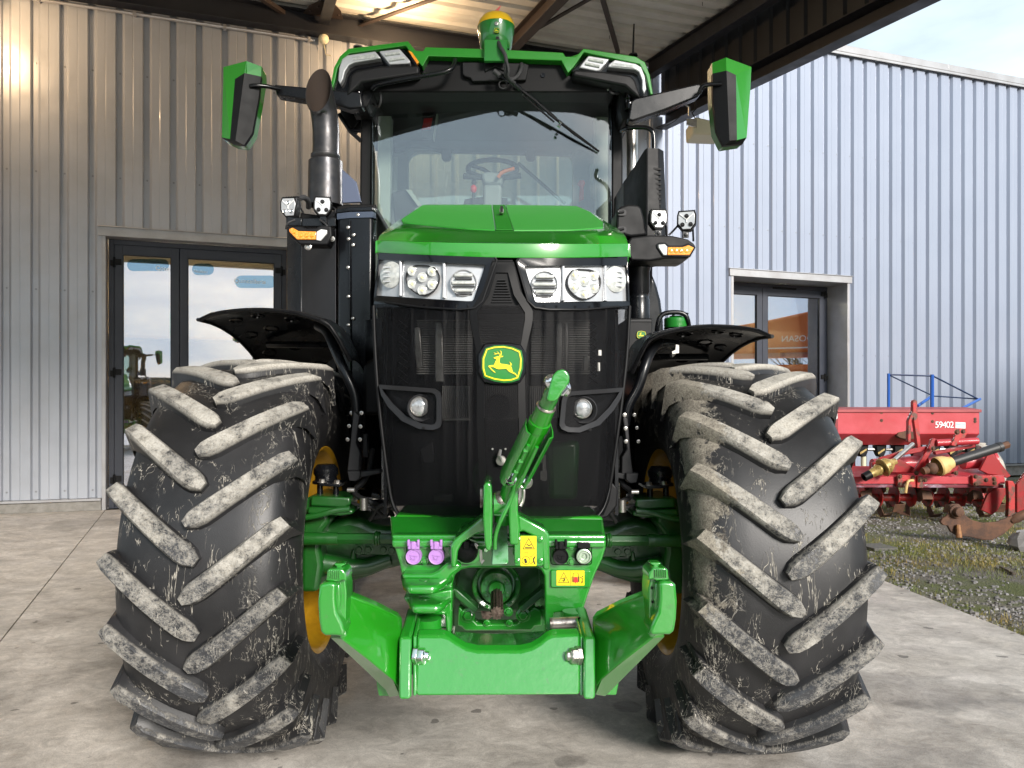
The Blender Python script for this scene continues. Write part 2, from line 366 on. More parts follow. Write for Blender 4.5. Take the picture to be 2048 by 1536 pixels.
SHELFW = mat('shelf_wood', (.42, .27, .12), .5)
REDP = mat('faded_red_paint', (.40, .020, .030), .42, coat=.15, var=(2.2, (.50, .055, .075), .42, .72), bump=(60, .1, .004), rvar=(6, .35, .6))
REDP2 = mat('red_machine_paint', (.29, .008, .012), .36, coat=.3, var=(8, (.17, .025, .018), .48, .66), bump=(50, .15, .004))
REDRUST = mat('rust_blotched_red', (.42, .02, .02), .5, var=(9, (.11, .045, .03), .48, .58), bump=(60, .4, .005))
RUST = mat('rusty_steel', (.13, .06, .032), .75, var=(12, (.07, .036, .024), .4, .62), bump=(60, .5, .005), metal=.15)
BLUE = mat('blue_paint', (.008, .085, .38), .38, coat=.3)
BLUD = mat('dark_blue_paint', (.006, .02, .07), .4)
PTOY = mat('ochre_joint_steel', (.42, .30, .10), .42, metal=.25, var=(22, (.2, .12, .04), .45, .68), bump=(50, .3, .004))
PTOP = mat('ochre_guard_plastic', (.62, .42, .17), .5, var=(10, (.4, .25, .08), .5, .7))
CREAM = mat('cream_enamel', (.62, .58, .42), .45)
WHT = mat('white_marker', (.85, .83, .83), .5)
STKB = mat('sticker_blue', (.35, .6, .72), .4)
ORNG = mat('orange_machine_paint', (.75, .16, .01), .4, coat=.4)
BARKM = mat('grey_bark', (.10, .08, .06), .9)

def emit(name, col, st):
    m, nt, p = newmat(name); p.inputs['Base Color'].default_value = (*col, 1); p.inputs['Emission Color'].default_value = (*col, 1); p.inputs['Emission Strength'].default_value = st; return m
WARML = emit('warm_lamp_glass', (1, .62, .28), 14.); TUBEL = emit('ceiling_tube', (1, .92, .74), 60.)

def concrete():
    m, nt, p = newmat('worn_concrete'); L = nt.links.new; co = nt.nodes.new('ShaderNodeTexCoord')
    def noise(sc, det, vec=None, r=.6, d=0.):
        n = N(nt, 'TexNoise', Scale=sc, Detail=det, Roughness=r, Distortion=d); L(vec or co.outputs['Object'], n.inputs['Vector']); return n.outputs['Fac']
    def ramp(f, stops):
        c = nt.nodes.new('ShaderNodeValToRGB'); e = c.color_ramp.elements
        for i, (pos, col) in enumerate(stops):
            q = e[i] if i < 2 else e.new(pos)
            q.position = pos; q.color = (*col, 1) if isinstance(col, tuple) else (col, col, col, 1)
        L(f, c.inputs[0]); return c.outputs[0]
    def mix(t, f, a, b):
        n = nt.nodes.new('ShaderNodeMix'); n.data_type = 'RGBA'; n.blend_type = t
        for i, v in ((0, f), (6, a), (7, b)):
            if isinstance(v, (int, float)): n.inputs[i].default_value = v
            elif isinstance(v, tuple): n.inputs[i].default_value = (*v, 1)
            else: L(v, n.inputs[i])
        return n.outputs[2]
    mp = nt.nodes.new('ShaderNodeMapping'); mp.inputs['Scale'].default_value = (1.0, 1.25, 1); mp.inputs['Rotation'].default_value = (0, 0, R(50)); L(co.outputs['Object'], mp.inputs[0])
    c1 = ramp(noise(2.6, 8, mp.outputs[0], .68, .5), [(.34, (.40, .365, .325)), (.66, (.67, .625, .57))])
    sw = ramp(noise(9, 9, mp.outputs[0], .82, 1.2), [(.36, .70), (.62, 1.12)])
    c2 = mix('MULTIPLY', 1., c1, sw)
    wet = ramp(noise(.9, 5, mp.outputs[0], .5, .8), [(.55, 1.), (.60, .80)])
    c3 = mix('MULTIPLY', 1., c2, wet)
    drk = ramp(noise(9., 2, None, .4), [(.715, 1.), (.73, .4)])
    c3 = mix('MULTIPLY', .9, c3, drk)
    pit = ramp(noise(170, 3), [(.33, .62), (.47, 1.)]); c4 = mix('MULTIPLY', .75, c3, pit)
    spk = ramp(noise(75, 2), [(.66, 1.), (.76, 1.3)]); c4 = mix('MULTIPLY', .5, c4, spk)
    sp = nt.nodes.new('ShaderNodeSeparateXYZ'); L(co.outputs['Object'], sp.inputs[0])
    def mt(op, a, b):
        n = nt.nodes.new('ShaderNodeMath'); n.operation = op
        for i, v in enumerate((a, b)):
            if isinstance(v, (int, float)): n.inputs[i].default_value = v
            else: L(v, n.inputs[i])
        return n.outputs[0]
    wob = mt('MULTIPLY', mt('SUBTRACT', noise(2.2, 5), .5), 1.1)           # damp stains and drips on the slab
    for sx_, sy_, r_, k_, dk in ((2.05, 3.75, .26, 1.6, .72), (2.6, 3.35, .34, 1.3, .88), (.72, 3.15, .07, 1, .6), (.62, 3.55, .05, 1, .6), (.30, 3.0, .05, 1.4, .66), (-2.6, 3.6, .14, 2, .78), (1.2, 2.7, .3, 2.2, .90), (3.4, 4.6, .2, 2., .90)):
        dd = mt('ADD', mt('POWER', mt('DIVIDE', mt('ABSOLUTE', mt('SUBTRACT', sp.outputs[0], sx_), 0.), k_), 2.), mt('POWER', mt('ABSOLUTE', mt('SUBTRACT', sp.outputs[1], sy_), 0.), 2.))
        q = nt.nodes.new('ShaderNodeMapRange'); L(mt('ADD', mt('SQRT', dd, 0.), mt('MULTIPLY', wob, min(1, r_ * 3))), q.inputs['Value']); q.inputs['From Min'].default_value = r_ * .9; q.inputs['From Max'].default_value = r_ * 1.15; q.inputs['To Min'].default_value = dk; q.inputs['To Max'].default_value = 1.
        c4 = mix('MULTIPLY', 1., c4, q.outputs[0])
    L(c4, p.inputs['Base Color'])
    rr = nt.nodes.new('ShaderNodeMapRange'); L(noise(3, 5), rr.inputs['Value']); rr.inputs['From Min'].default_value = .3; rr.inputs['From Max'].default_value = .7
    rr.inputs['To Min'].default_value = .38; rr.inputs['To Max'].default_value = .72; L(rr.outputs[0], p.inputs['Roughness'])
    a = nt.nodes.new('ShaderNodeMath'); a.operation = 'ADD'; L(noise(120, 5), a.inputs[0]); L(noise(16, 6, mp.outputs[0]), a.inputs[1])
    b = N(nt, 'Bump', Strength=.35, Distance=.006); L(a.outputs[0], b.inputs['Height']); L(b.outputs[0], p.inputs['Normal']); return m
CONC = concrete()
GRAV = mat('gravel_soil', (.15, .135, .115), .95, var=(1.6, (.10, .115, .035), .42, .58), bump=(60, .8, .03))
STON = mat('broken_stone', (.26, .25, .25), .85, var=(3.5, (.14, .13, .125), .4, .62))
GRASS = mat('grass_blade', (.12, .155, .028), .6, var=(1.1, (.28, .20, .05), .42, .6))
# ---------------------------------------------------------------- setting: building, canopy
UD = Vector((3, 1, 0)).normalized(); VD = Vector((1, -3, 0)).normalized(); WO = Vector((0, 12.11, 0))   # wall direction, outward normal, origin
def wp(u, z, o=0): return WO + UD * u + VD * o + Vector((0, 0, z))
def wpx(px, o=0):                                   # u of the wall point seen at photo column px
    k = (px - CX) / FOC; a = WO + VD * o            # a + UD*u has x = k*y
    return (k * a.y - a.x) / (UD.x - k * UD.y)
def wz(px, py, o=0):
    p = wp(wpx(px, o), 0, o); return EYE - (py - CY) * p.y / FOC
def wbox(mb, u0, u1, z0, z1, o0, o1, m=0):
    return mb.add([wp(u, z, o) for u in (u0, u1) for o in (o0, o1) for z in (z0, z1)],
                  [(0, 1, 3, 2), (4, 6, 7, 5), (0, 4, 5, 1), (2, 3, 7, 6), (0, 2, 6, 4), (1, 5, 7, 3)], m)
def clad(mb, u0, u1, z0, z1, pitch, base=0, depth=.052, screws=(), sb=None, fr=(.0, .09, .115, .305)):
    """vertical ribbed sheet between u0 and u1; ribs counted from the wall origin so separate pieces line up"""
    prof = [(0, 0), (pitch * .20, 0), (pitch * .31, depth), (pitch * .58, depth), (pitch * .60, depth - .004), (pitch * .62, depth), (pitch * .95, depth)]
    pts = []; k0 = int(math.floor(u0 / pitch)) - 1
    k = k0
    while k * pitch < u1 + pitch:
        for a, o in prof: pts.append((k * pitch + a, o))
        k += 1
    def at(u):
        for (a, oa), (b, ob) in zip(pts, pts[1:]):
            if a <= u <= b: return oa + (ob - oa) * (u - a) / max(b - a, 1e-6)
        return 0
    q = [(u0, at(u0))] + [p for p in pts if u0 < p[0] < u1] + [(u1, at(u1))]
    mb.shell([[wp(u, z, base + o) for u, o in q] for z in (z0, z1)], -VD * .0012)
    if sb is not None:
        for zs in screws:
            for k in range(int(math.ceil(u0 / pitch)), int(u1 / pitch) + 1):
                u = k * pitch + pitch * .12
                if u0 < u < u1: sb.bolt(wp(u, zs, base + .001), .0085, .007, VD)
bld = empty('metal_building', wp(0, 0, -4)); tag(bld, 'long grey building clad in ribbed metal sheet with two glazed double doors', 'building')
PA, PB = .335, .303
UL = wpx(1300)                                       # where canopy side meets higher hall side
uLj, uLr = wpx(213), wpx(576); zL = wz(213, 474)
uRj, uRr = wpx(1463), wpx(1690); zR = wz(1463, 553)
ZT = 7.9
c1, s1 = MB(), MB(); rows1 = [wz(300, 362), wz(300, 155), wz(100, 990) + .05, wz(300, 362) - 1.55]
for a, b, z0 in ((-17, uLj - .05, .17), (uLj - .05, uLr + .05, zL + .12), (uLr + .05, UL, .17)):
    clad(c1, a, b, z0, 7.25, PA, screws=[r for r in rows1 if r > z0], sb=s1)
part('canopy_wall_cladding', c1, CLADL, bld, smooth=0); part('cladding_screws', s1, SCRW, bld)
c2, s2 = MB(), MB(); rows2 = [wz(1600, 300), wz(1600, 466), wz(1760, 712)]
for a, b, z0 in ((UL, uRj - .05, .25), (uRj - .05, uRr + .05, zR + .10), (uRr + .05, 16.5, .25)):
    clad(c2, a, b, z0, ZT, PB, base=.004, screws=[r for r in rows2 if r > z0 + .1] + ([z0 + .06] if z0 > 1 else []), sb=s2)
part('hall_wall_cladding', c2, CLAD, bld, smooth=0); part('cladding_screws', s2, SCRW, bld)
m = MB(); zt = ZT + .02; wbox(m, UL, 16.6, zt, zt + .13, -.3, .12); wbox(m, UL, 16.6, zt - .05, zt - .001, .10, .118); wbox(m, 9.3, 9.32, zt - .004, zt + .134, -.31, .124)
part('roof_coping', m, TRIM, bld, bev=.006)
m = MB(); wbox(m, -17, uLj - .06, 0, .13, -.05, .035); wbox(m, uLr + .06, UL, 0, .13, -.05, .035); wbox(m, UL, uRj - .06, 0, .2, -.05, .03); wbox(m, uRr + .06, 16.5, 0, .2, -.05, .03)
part('plinth', m, PLIN, bld, bev=.006)
m = MB()
for a, b, z in ((-17, uLj - .06, .135), (uRr + .06, 16.5, .205), (uLr + .06, UL, .135), (UL, uRj - .06, .205)): wbox(m, a, b, z, z + .03, -.02, .075)
part('drip_flashing', m, TRIM, bld)
# solid wall core behind the sheets, with the door openings left free, roof and far side
m = MB(); bk = -.10
for a, b, z0, z1 in ((-17, uLj - .05, 0, 7.2), (uLj - .05, uLr + .05, zL + .13, 7.2), (uLr + .05, uRj - .05, 0, 7.2), (uRj - .05, uRr + .05, zR + .12, 7.2), (uRr + .05, 16.4, 0, 7.2)):
    wbox(m, a, b, z0, z1, bk, -.012)
wbox(m, -17, 16.4, 7.2, 7.6, -14, -.02); wbox(m, -17, -16.8, 0, 7.2, -14, bk); wbox(m, 16.2, 16.4, 0, 7.2, -14, bk); wbox(m, -17, 16.4, 0, 7.2, -14.2, -14)
part('wall_core', m, PLIN, bld, smooth=0)
# door surrounds
def opening(u0, u1, z, rec, trimmat):
    m = MB(); wbox(m, u0 - .05, u0, 0, z, -rec, .066); wbox(m, u1, u1 + .05, 0, z, -rec, .066); wbox(m, u0 - .09, u1 + .09, z, z + .12, -rec, .085)
    wbox(m, u0 - .10, u1 + .10, z + .12, z + .135, .0, .10)
    part('door_surround', m, trimmat, bld, bev=.004)
opening(uLj, uLr, zL, .16, TRIM); opening(uRj, uRr, zR, .52, TRIM)
def door(u0, u1, z, split, o, handles, hinge_z, fw=.105):
    fr = MB(); wbox(fr, u0, u0 + .07, 0, z, o - .07, o); wbox(fr, u1 - .07, u1, 0, z, o - .07, o); wbox(fr, u0 + .07, u1 - .07, z - .07, z, o - .07, o); wbox(fr, u0 + .07, u1 - .07, 0, .03, o - .07, o)
    part('door_frame', fr, DFRM, bld, bev=.003)
    for i, (a, b) in enumerate(((u0 + .074, split - .004), (split + .004, u1 - .074))):
        lf = MB(); z0, z1 = .035, z - .075; oo = o + .012
        for bx in ((a, a + fw, z0, z1), (b - fw, b, z0, z1), (a + fw, b - fw, z1 - fw * 1.25, z1), (a + fw, b - fw, z0, z0 + fw * 1.6)): wbox(lf, *bx, oo - .07, oo)
        L = part('door_leaf', lf, DFRM, bld, bev=.003)
        g = MB(); wbox(g, a + fw - .01, b - fw + .01, z0 + fw * 1.6 - .01, z1 - fw * 1.25 + .01, oo - .04, oo - .03); part('pane', g, DGLS, L, smooth=0)
        q = MB()
        for bx in ((a + fw, a + fw + .008, z0 + fw * 1.6, z1 - fw * 1.25), (b - fw - .008, b - fw, z0 + fw * 1.6, z1 - fw * 1.25), (a + fw, b - fw, z1 - fw * 1.25 - .008, z1 - fw * 1.25)): wbox(q, *bx, oo - .028, oo - .006)
        part('pane_gasket', q, BLK, L)
        ds = MB(); wbox(ds, a - .03, a + .05, z0, z1 + .03, oo - .095, oo - .085); wbox(ds, b - .05, b + .03, z0, z1 + .03, oo - .095, oo - .085); wbox(ds, a + .05, b - .05, z1 - .04, z1 + .04, oo - .095, oo - .085); part('light_leak_strip', ds, BLK, L)  # strips added behind the leaf edges to block light leaking through the gaps
        hs = a if i == 0 else b
        for hz in hinge_z:
            h = MB(); h.cyl(wp(hs, hz - .07, oo + .022), wp(hs, hz + .07, oo + .022), .016); sgn = 1 if i == 0 else -1
            wbox(h, min(hs, hs + sgn * .09), max(hs, hs + sgn * .09), hz - .03, hz + .05, oo, oo + .02); wbox(h, min(hs, hs - sgn * .05), max(hs, hs - sgn * .05), hz - .05, hz + .03, oo + .001, oo + .024)
            part('hinge', h, BLK, L, bev=.003)
        if i == 1 and handles:
            h = MB(); wbox(h, a + .03, a + .07, z * .33, z * .33 + .22, oo, oo + .012); h.tube([wp(a + .05, z * .33 + .16, oo + .012), wp(a + .05, z * .33 + .16, oo + .06), wp(a + .17, z * .33 + .16, oo + .06)], .01); part('handle', h, ZINC, L)
zh = [wz(232, 523), wz(232, 745), wz(232, 960)]
door(uLj + .01, uLr - .01, zL - .004, wpx(359, -.10), -.10, True, zh)
door(uRj + .01, uRr - .01, zR - .004, wpx(1520, -.5), -.44, True, [wz(1650, 590, -.44), wz(1650, 755, -.44), .5], .115)
m = MB(); ua, ub = wpx(1545, -.43), wpx(1592, -.43); zz = wz(1568, 577, -.43); wbox(m, ua, ub, zz - .02, zz + .02, -.427, -.415); part('door_vent_slot', m, BLK, bld, bev=.004)
# rooms behind the doors
def room(u0, u1, h, name):
    m = MB(); o0 = -.105 if u0 < 0 else -.53
    wbox(m, u0, u1, 0, h, -3.3, -3.2); wbox(m, u0 - .1, u0, 0, h, -3.3, o0 - .005); wbox(m, u1, u1 + .1, 0, h, -3.3, o0 - .005); wbox(m, u0 - .1, u1 + .1, h, h + .1, -3.3, o0 - .005)
    part(name, m, BEIGE, bld, smooth=0)
    m = MB(); wbox(m, u0 - .1, u1 + .1, .005, .02, -3.3, o0); part('room_floor', m, ROOMF, bld, smooth=0)
room(uLj - 1.5, uLr + 2.5, zL + .4, 'shop_room'); room(uRj - 1.0, uRr + 2.5, zR + .3, 'office_room')
sh = empty('display_shelf', wp(uLj + 1, 0, -2.4)); tag(sh, 'pegboard shop shelving with green posts and wood shelves behind the glass door', 'shelving')
zs = [wz(290, y, -1.6) for y in (720, 753, 806, 960)]
for z in (0.35, 1.05, 1.75, 2.45):
    m = MB(); wbox(m, uLj - .9, uLr + 1.6, z, z + .05, -1.9, -1.5); part('shelf_board', m, SHELFW, sh, bev=.004)
m = MB(); wbox(m, uLj - .9, uLr + 1.6, .1, 2.5, -1.95, -1.92)
for i in range(46):
    pass
part('pegboard', m, PEG, sh, smooth=0)
for k in range(5):
    u = uLj - .6 + k * 1.25; m = MB(); wbox(m, u, u + .09, .0, 2.9, -1.9, -1.84); part('shelf_post', m, BADGEG, sh)
rec = empty('partition_screen', wp(uRj + 1, 0, -2)); tag(rec, 'tan office partition panels behind the right glass door', 'partition')
m = MB(); wbox(m, uRj + .2, uRr + 2.1, .02, 2.95, -1.75, -1.68); part('panel', m, BEIGE, rec)
m = MB(); wbox(m, uRj + 1.72, uRj + 1.75, .02, 2.96, -1.68, -1.66); part('panel_joint', m, SHELFW, rec)
th = MB(); ut = wpx(1565, -1.66); zt_ = wz(1565, 715, -1.66); wbox(th, ut - .09, ut + .09, zt_ - .12, zt_ + .12, -1.678, -1.64); wbox(th, ut - .04, ut + .05, zt_ + .02, zt_ + .1, -1.64, -1.636, 1)
tag(part('thermostat', th, [PTOP, DGRN], None, bev=.004), 'small square thermostat on the tan partition behind the glass door', 'thermostat')
for nm, uu, oo, zz2, lab in (('ceiling_light', wpx(1485, -2.4), -1.5, zR + .05, 'glowing ceiling tube light inside the office behind the right door'), ('ceiling_light', uLj + 1.2, -1.2, zL + .2, 'added unseen tube light that brightens the shop behind the left door')):
    t = MB(); wbox(t, uu - .75, uu + .75, zz2, zz2 + .06, oo - .08, oo + .08); tag(part(nm, t, TUBEL, None, bev=.01), lab, 'ceiling light', 'tube lights behind the doors')  # the left tube is unseen, added to brighten the shop room
# shop lettering on the left door glass
STK = glass('shop_sticker_film', (.42, .62, .74), .16, (.7, .88, 1)); 
def wall_text(body, size, px, py, o, material, name):
    u = wpx(px, o); c = wp(u, wz(px, py, o), o)
    M = Matrix.Translation(c) @ Matrix(((UD.x, 0, VD.x, 0), (UD.y, 0, VD.y, 0), (0, 1, 0, 0), (0, 0, 0, 1)))
    return text_mesh(body, size, material, name, None, M, .0006)
def wpill(px0, px1, py0, py1, o, name, lab):
    h = abs(py1 - py0) / 2; pts = []
    for k in range(9): a = R(90 + 180 * k / 8); pts.append((px0 + h + h * math.cos(a), (py0 + py1) / 2 - h * math.sin(a)))
    for k in range(9): a = R(-90 + 180 * k / 8); pts.append((px1 - h + h * math.cos(a), (py0 + py1) / 2 - h * math.sin(a)))
    m = MB(); m.extr([wp(wpx(x, o), wz(x, y, o), o) for x, y in pts], VD * .0006); return m
OG = -.117
for (a, b, c_, d), wd, tx, ty, lab in (((470, 553, 551, 576), 'Quincaillerie', 500, 563, 'pale blue rounded sticker reading Quincaillerie on the left glass door'),
                                       ((384, 428, 527, 550), 'Nauleau', 401, 543, 'pale blue sticker reading Nauleau on the left glass door'),
                                       ((254, 338, 518, 542), 'Cons', 325, 537, 'pale blue sticker with the cut off word Cons on the narrow left pane')):
    e = tag(empty('door_sticker', wp(wpx(a, OG), wz(a, c_, OG), OG)), lab, 'sticker', 'blue stickers on the left door glass')
    part('sticker_film', wpill(a, b, c_, d, OG, '', ''), STK, e, smooth=0)
    t = wall_text(wd, .085 if wd != 'Nauleau' else .055, tx, ty, OG + .003, WHT, 'sticker_lettering'); t.parent = e; t.location = -loc_of(e)
# ---------------------------------------------------------------- canopy
RS = .092; RZ = 7.12; VE = 12.0
def rz(v): return RZ - RS * v
def cp(u, v, dz=0): return wp(u, rz(v) + dz, v)
can = empty('steel_canopy', wp(0, 0, 6)); tag(can, 'dark steel canopy with ribbed roof deck over the parked tractor', 'canopy')
UE = wpx(1316)
m = MB(); P = .30; rows = []
v = .02
while v < VE:
    for a, dz in ((0, .0), (.10, .0), (.125, .045), (.25, .045), (.275, 0)):
        rows.append([cp(u, v + a, dz) for u in (-17, UE - .03)])
    v += P
m.shell(rows, (0, 0, .0015)); part('roof_deck', m, ROOFM, can, smooth=0)
sb = MB()
random.seed(3)
for _ in range(60):
    u = random.uniform(-8, UE - .4); v = .07 + P * random.randint(2, 36); p = cp(u, v, 0); sb.cyl(p, p - Vector((0, 0, .05)), .004, 6)
part('deck_screw_tips', sb, BROWNST, can)
def Ib(h, b, t): return [(-b / 2, -h / 2), (b / 2, -h / 2), (b / 2, -h / 2 + t), (t / 2, -h / 2 + t), (t / 2, h / 2 - t), (b / 2, h / 2 - t), (b / 2, h / 2), (-b / 2, h / 2), (-b / 2, h / 2 - t), (-t / 2, h / 2 - t), (-t / 2, -h / 2 + t), (-b / 2, -h / 2 + t)]
m = MB(); hb = .30; m.beam(wp(-17, RZ - .04 - hb / 2 - .02, .16), wp(UE - .4, RZ - .04 - hb / 2 - .02, .16), Ib(hb, .18, .014)); part('wall_beam', m, STEEL, can, smooth=0)
UA, UB = wpx(644), wpx(1008); UC = UE - .33
for u, mt_, hh in ((UA, STEEL, .2), (UB, BROWNST, .22), (UC, STEEL, .26), (UA - (UB - UA), STEEL, .2), (UA - 2 * (UB - UA), STEEL, .2)):
    m = MB(); m.beam(cp(u, .26, -.02 - hh / 2), cp(u, VE, -.02 - hh / 2), Ib(hh, .15, .012)); part('rafter', m, mt_, can, smooth=0)
def rpx(px, py, dz):                                 # roof-plane point seen at a photo pixel
    d = Vector(((px - CX) / FOC, 1, -(py - CY) / FOC)); lo, hi = 1., 14.
    for _ in range(50):
        t = (lo + hi) / 2; p = d * t; vv = (p - WO).dot(VD)
        if EYE + p.z > rz(vv) + dz: hi = t
        else: lo = t
    return Vector((p.x, p.y, EYE + p.z))
Lp = [(-.03, -.03), (.03, -.03), (.03, -.022), (-.022, -.022), (-.022, .03), (-.03, .03)]
for a, b in (((648, 74), (900, -16)), ((640, 74), (520, -6)), ((1236, 104), (1200, -20)), ((1010, 92), (1240, -40))):
    A, B = rpx(*a, -.10), rpx(*b, -.10); B = A + (B - A) * 1.6; m = MB(); m.beam(A, B, Lp); part('roof_brace', m, BROWNST, can, smooth=0)
n0 = cp(UA, .3, -.06); m = MB(); m.extr([n0 + UD * a + VD * b for a, b in ((-.28, -.12), (.28, -.12), (.22, .12), (.1, .3), (-.1, .3), (-.22, .12))], (0, 0, -.012))
for a, b in ((-.2, 0), (.2, 0), (-.1, .15), (.1, .15), (0, 0)): m.bolt(n0 + UD * a + VD * b - Vector((0, 0, .012)), .014, .014, (0, 0, -1))
part('gusset_plate', m, BROWNST, can)
# side fascia: corrugated dark sheet, edge channel, deck-end flashing
m = MB(); q = []; v = .1
while v < VE:
    q += [(v, 0), (v + .13, 0), (v + .16, .035), (v + .28, .035), (v + .31, 0)]; v += .33
m.shell([[wp(UE + o, rz(vv) + dz, vv) for vv, o in q] for dz in (-.80, .12)], UD * .001); part('fascia_sheet', m, FASC, can, smooth=0)
m = MB(); m.beam(cp(UE, .1, -.92), cp(UE, VE + .1, -.92), [(-.10, -.125), (.10, -.125), (.10, -.11), (-.085, -.11), (-.085, .11), (.10, .11), (.10, .125), (-.10, .125)]); part('edge_channel', m, STEEL, can, smooth=0)
m = MB(); m.beam(wp(-17, rz(VE) - .35, VE), wp(UE + .1, rz(VE) - .35, VE), [(-.08, -.2), (.08, -.2), (.08, .45), (-.08, .45)]); part('front_edge_beam', m, STEEL, can, smooth=0)
for u in (UE - .1, UB - 11.5):
    m = MB(); m.beam(wp(u, 0, VE - .2), wp(u, rz(VE) - .3, VE - .2), Ib(.2, .2, .014), up=(0, 1, 0)); part('column', m, STEEL, can, smooth=0)
m = MB(); zc = RZ - .42; u0 = -12
m.tube([wp(u0, zc, .1), wp(wpx(628), zc, .1)], .022, 10)
for k in range(9): wbox(m, wpx(628) - .1 - k * 1.15, wpx(628) - .06 - k * 1.15, zc - .03, zc + .03, .05, .13)
part('cable_conduit', m, TRIM, can)
gl = MB(); gp = wp(wpx(645), wz(645, 88), .16); gl.ball(gp, .075, 20); gl.tube([gp + Vector((0, .02, -.07)), gp + Vector((0.02, .05, -.2)), gp + Vector((.1, .05, -.22))], .006, 8, 0)
tag(part('bulkhead_lamp', gl, CREAM), 'round white bulkhead lamp on the wall under the canopy brace joint', 'lamp')
fl = empty('hanging_floodlight', W(1410, 245, 9.4)); tag(fl, 'cream floodlight hung from the canopy edge beside the right mirror', 'floodlight')
Y = 9.4
m = MB(); m.extr([W(1392, 233, Y), W(1385, 240, Y), W(1386, 268, Y), W(1440, 270, Y), W(1470, 262, Y), W(1465, 250, Y)], (0, .35, 0)); part('housing', m, CREAM, fl, bev=.02)
m = MB(); m.extr([W(1374, 237, Y - .05), W(1374, 249, Y - .05), W(1393, 254, Y - .05), W(1394, 238, Y - .05)], (0, .03, 0)); m.tube([W(1378, 232, Y), W(1378, 214, Y), W(1371, 210, Y), W(1371, 175, Y)], .012, 8); part('bracket', m, ZINC, fl)
m = MB(); m.tube([W(1390, 236, Y), W(1384, 226, Y), W(1392, 218, Y), W(1390, 208, Y), W(1391, 170, Y)], .007, 8); m.tube([W(1366, 228, Y), W(1340, 250, Y + .5), W(1312, 256, Y + 1.5)], .006, 8, smoothpath=2); part('cable', m, BLK, fl)
# two warm wall lamps that light the deck and the sheet (one hidden behind the cab roof, one just beyond the left edge)
for px, py, e_, lab in ((790, 125, 72, 'lit warm wall lamp mostly hidden behind the cab roof'), (-55, 4, 52, 'lit warm wall lamp at the left end of the canopy wall')):
    u = wpx(px, .7); z = wz(px, py, .7); lb = MB(); wbox(lb, u - .06, u + .06, z - .02, z + .16, .06, .10); lb.tube([wp(u, z + .1, .1), wp(u, z + .15, .4), wp(u, z + .12, .7)], .012, 8)
    h = part('wall_lamp', lb, STEEL, None, bev=.006); tag(h, lab, 'wall lamp', 'warm lamps on the canopy wall')
    gb = MB(); gb.ball(wp(u, z + .04, .7), .06, 16); part('globe', gb, WARML, h)
    ld = bpy.data.lights.new('warm_lamp_light', 'POINT'); lo = bpy.data.objects.new('warm_lamp_light', ld); COL.objects.link(lo)
    lo.location = wp(u, z + (.22 if px > 0 else -.12), .95); ld.energy = e_; ld.color = (1, .66, .36); ld.shadow_soft_size = .06
# ---------------------------------------------------------------- ground
m = MB(); m.box(-400, 400, -400, 400, -1.2, -.035); tag(part('ground', m, GRAV, smooth=0), kind='structure')
# slab edge from the photo
e1, e2 = W(1739, 1150, EYE * FOC / (1150 - CY)), W(2048, 1272, EYE * FOC / (1272 - CY)); ex = lambda y: e1.x + (e2.x - e1.x) * (y - e1.y) / (e2.y - e1.y)
yw = lambda x: 12.11 + x / 3
xr = 3.0
for _ in range(6): xr = ex(yw(xr))
m = MB(); j1 = W(210, 1020, 10.3); j2 = W(0, 1283, EYE * FOC / (1283 - CY)); jd = (j1 - j2).normalized(); jn = Vector((jd.y, -jd.x, 0)) * .005
j1.z = j2.z = 0
A = [(ex(-9), -9), (xr, yw(xr) - .02)]
jt = j1 + jd * ((yw(j1.x) - .02 - j1.y) / max(jd.y - jd.x / 3, .01)); jb = j2 - jd * 12
def slab(pts): m.extr([Vector((x, y, 0)) for x, y in pts], (0, 0, -.16))
slab([(ex(-9), -9), (xr, yw(xr) - .02), (jt.x + jn.x, jt.y + jn.y), (jb.x + jn.x, jb.y + jn.y), (jb.x + jn.x, -9)] if jb.y > -9 else [(ex(-9), -9), (xr, yw(xr) - .02), (jt.x + jn.x, jt.y + jn.y), (jb.x + jn.x, jb.y + jn.y)])
slab([(jt.x - jn.x, jt.y - jn.y), (-17, yw(-17) - .02), (-17, jb.y), (jb.x - jn.x, jb.y - jn.y)])
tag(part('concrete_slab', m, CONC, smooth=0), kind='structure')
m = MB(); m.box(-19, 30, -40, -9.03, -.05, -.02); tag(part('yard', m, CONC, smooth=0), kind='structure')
# stones
rnd = random.Random(11); m = MB()
def onslab(x, y): return x < ex(y) + .03
n = 0
while n < 8500:
    y = rnd.uniform(4.2, 13) if rnd.random() < .8 else rnd.uniform(4.2, 22); x = rnd.uniform(2.6, 2.8 + y * .72)
    if onslab(x, y) or y > yw(x) - .1: continue
    cl = math.sin(x * 2.3 + y * 1.1) + math.sin(x * .9 - y * 2.9) * .7
    if rnd.random() > .6 + .4 * cl: continue
    n += 1; r = rnd.uniform(.007, .021) * (1.5 if rnd.random() < .06 else 1); a = rnd.uniform(0, 6.28); f = rnd.uniform(.35, .6); k = rnd.randint(4, 6)
    g = [rnd.uniform(.7, 1.25) for _ in range(k)]; t = Vector((rnd.uniform(-.3, .3), rnd.uniform(-.3, .3), 0)) * r
    lo = [(x + math.cos(a + 6.28 * i / k) * r * g[i], y + math.sin(a + 6.28 * i / k) * r * g[i], -.04) for i in range(k)]
    hi = [(x + math.cos(a + 6.28 * i / k) * r * g[i] * .75 + t.x, y + math.sin(a + 6.28 * i / k) * r * g[i] * .75 + t.y, -.032 + r * f * rnd.uniform(.8, 1.25)) for i in range(k)]
    b = len(m.v); m.v += lo + hi; m.f.append([b + k + i for i in range(k)]); m.m.append(0)
    for i in range(k): m.f.append([b + i, b + (i + 1) % k, b + k + (i + 1) % k, b + k + i]); m.m.append(0)
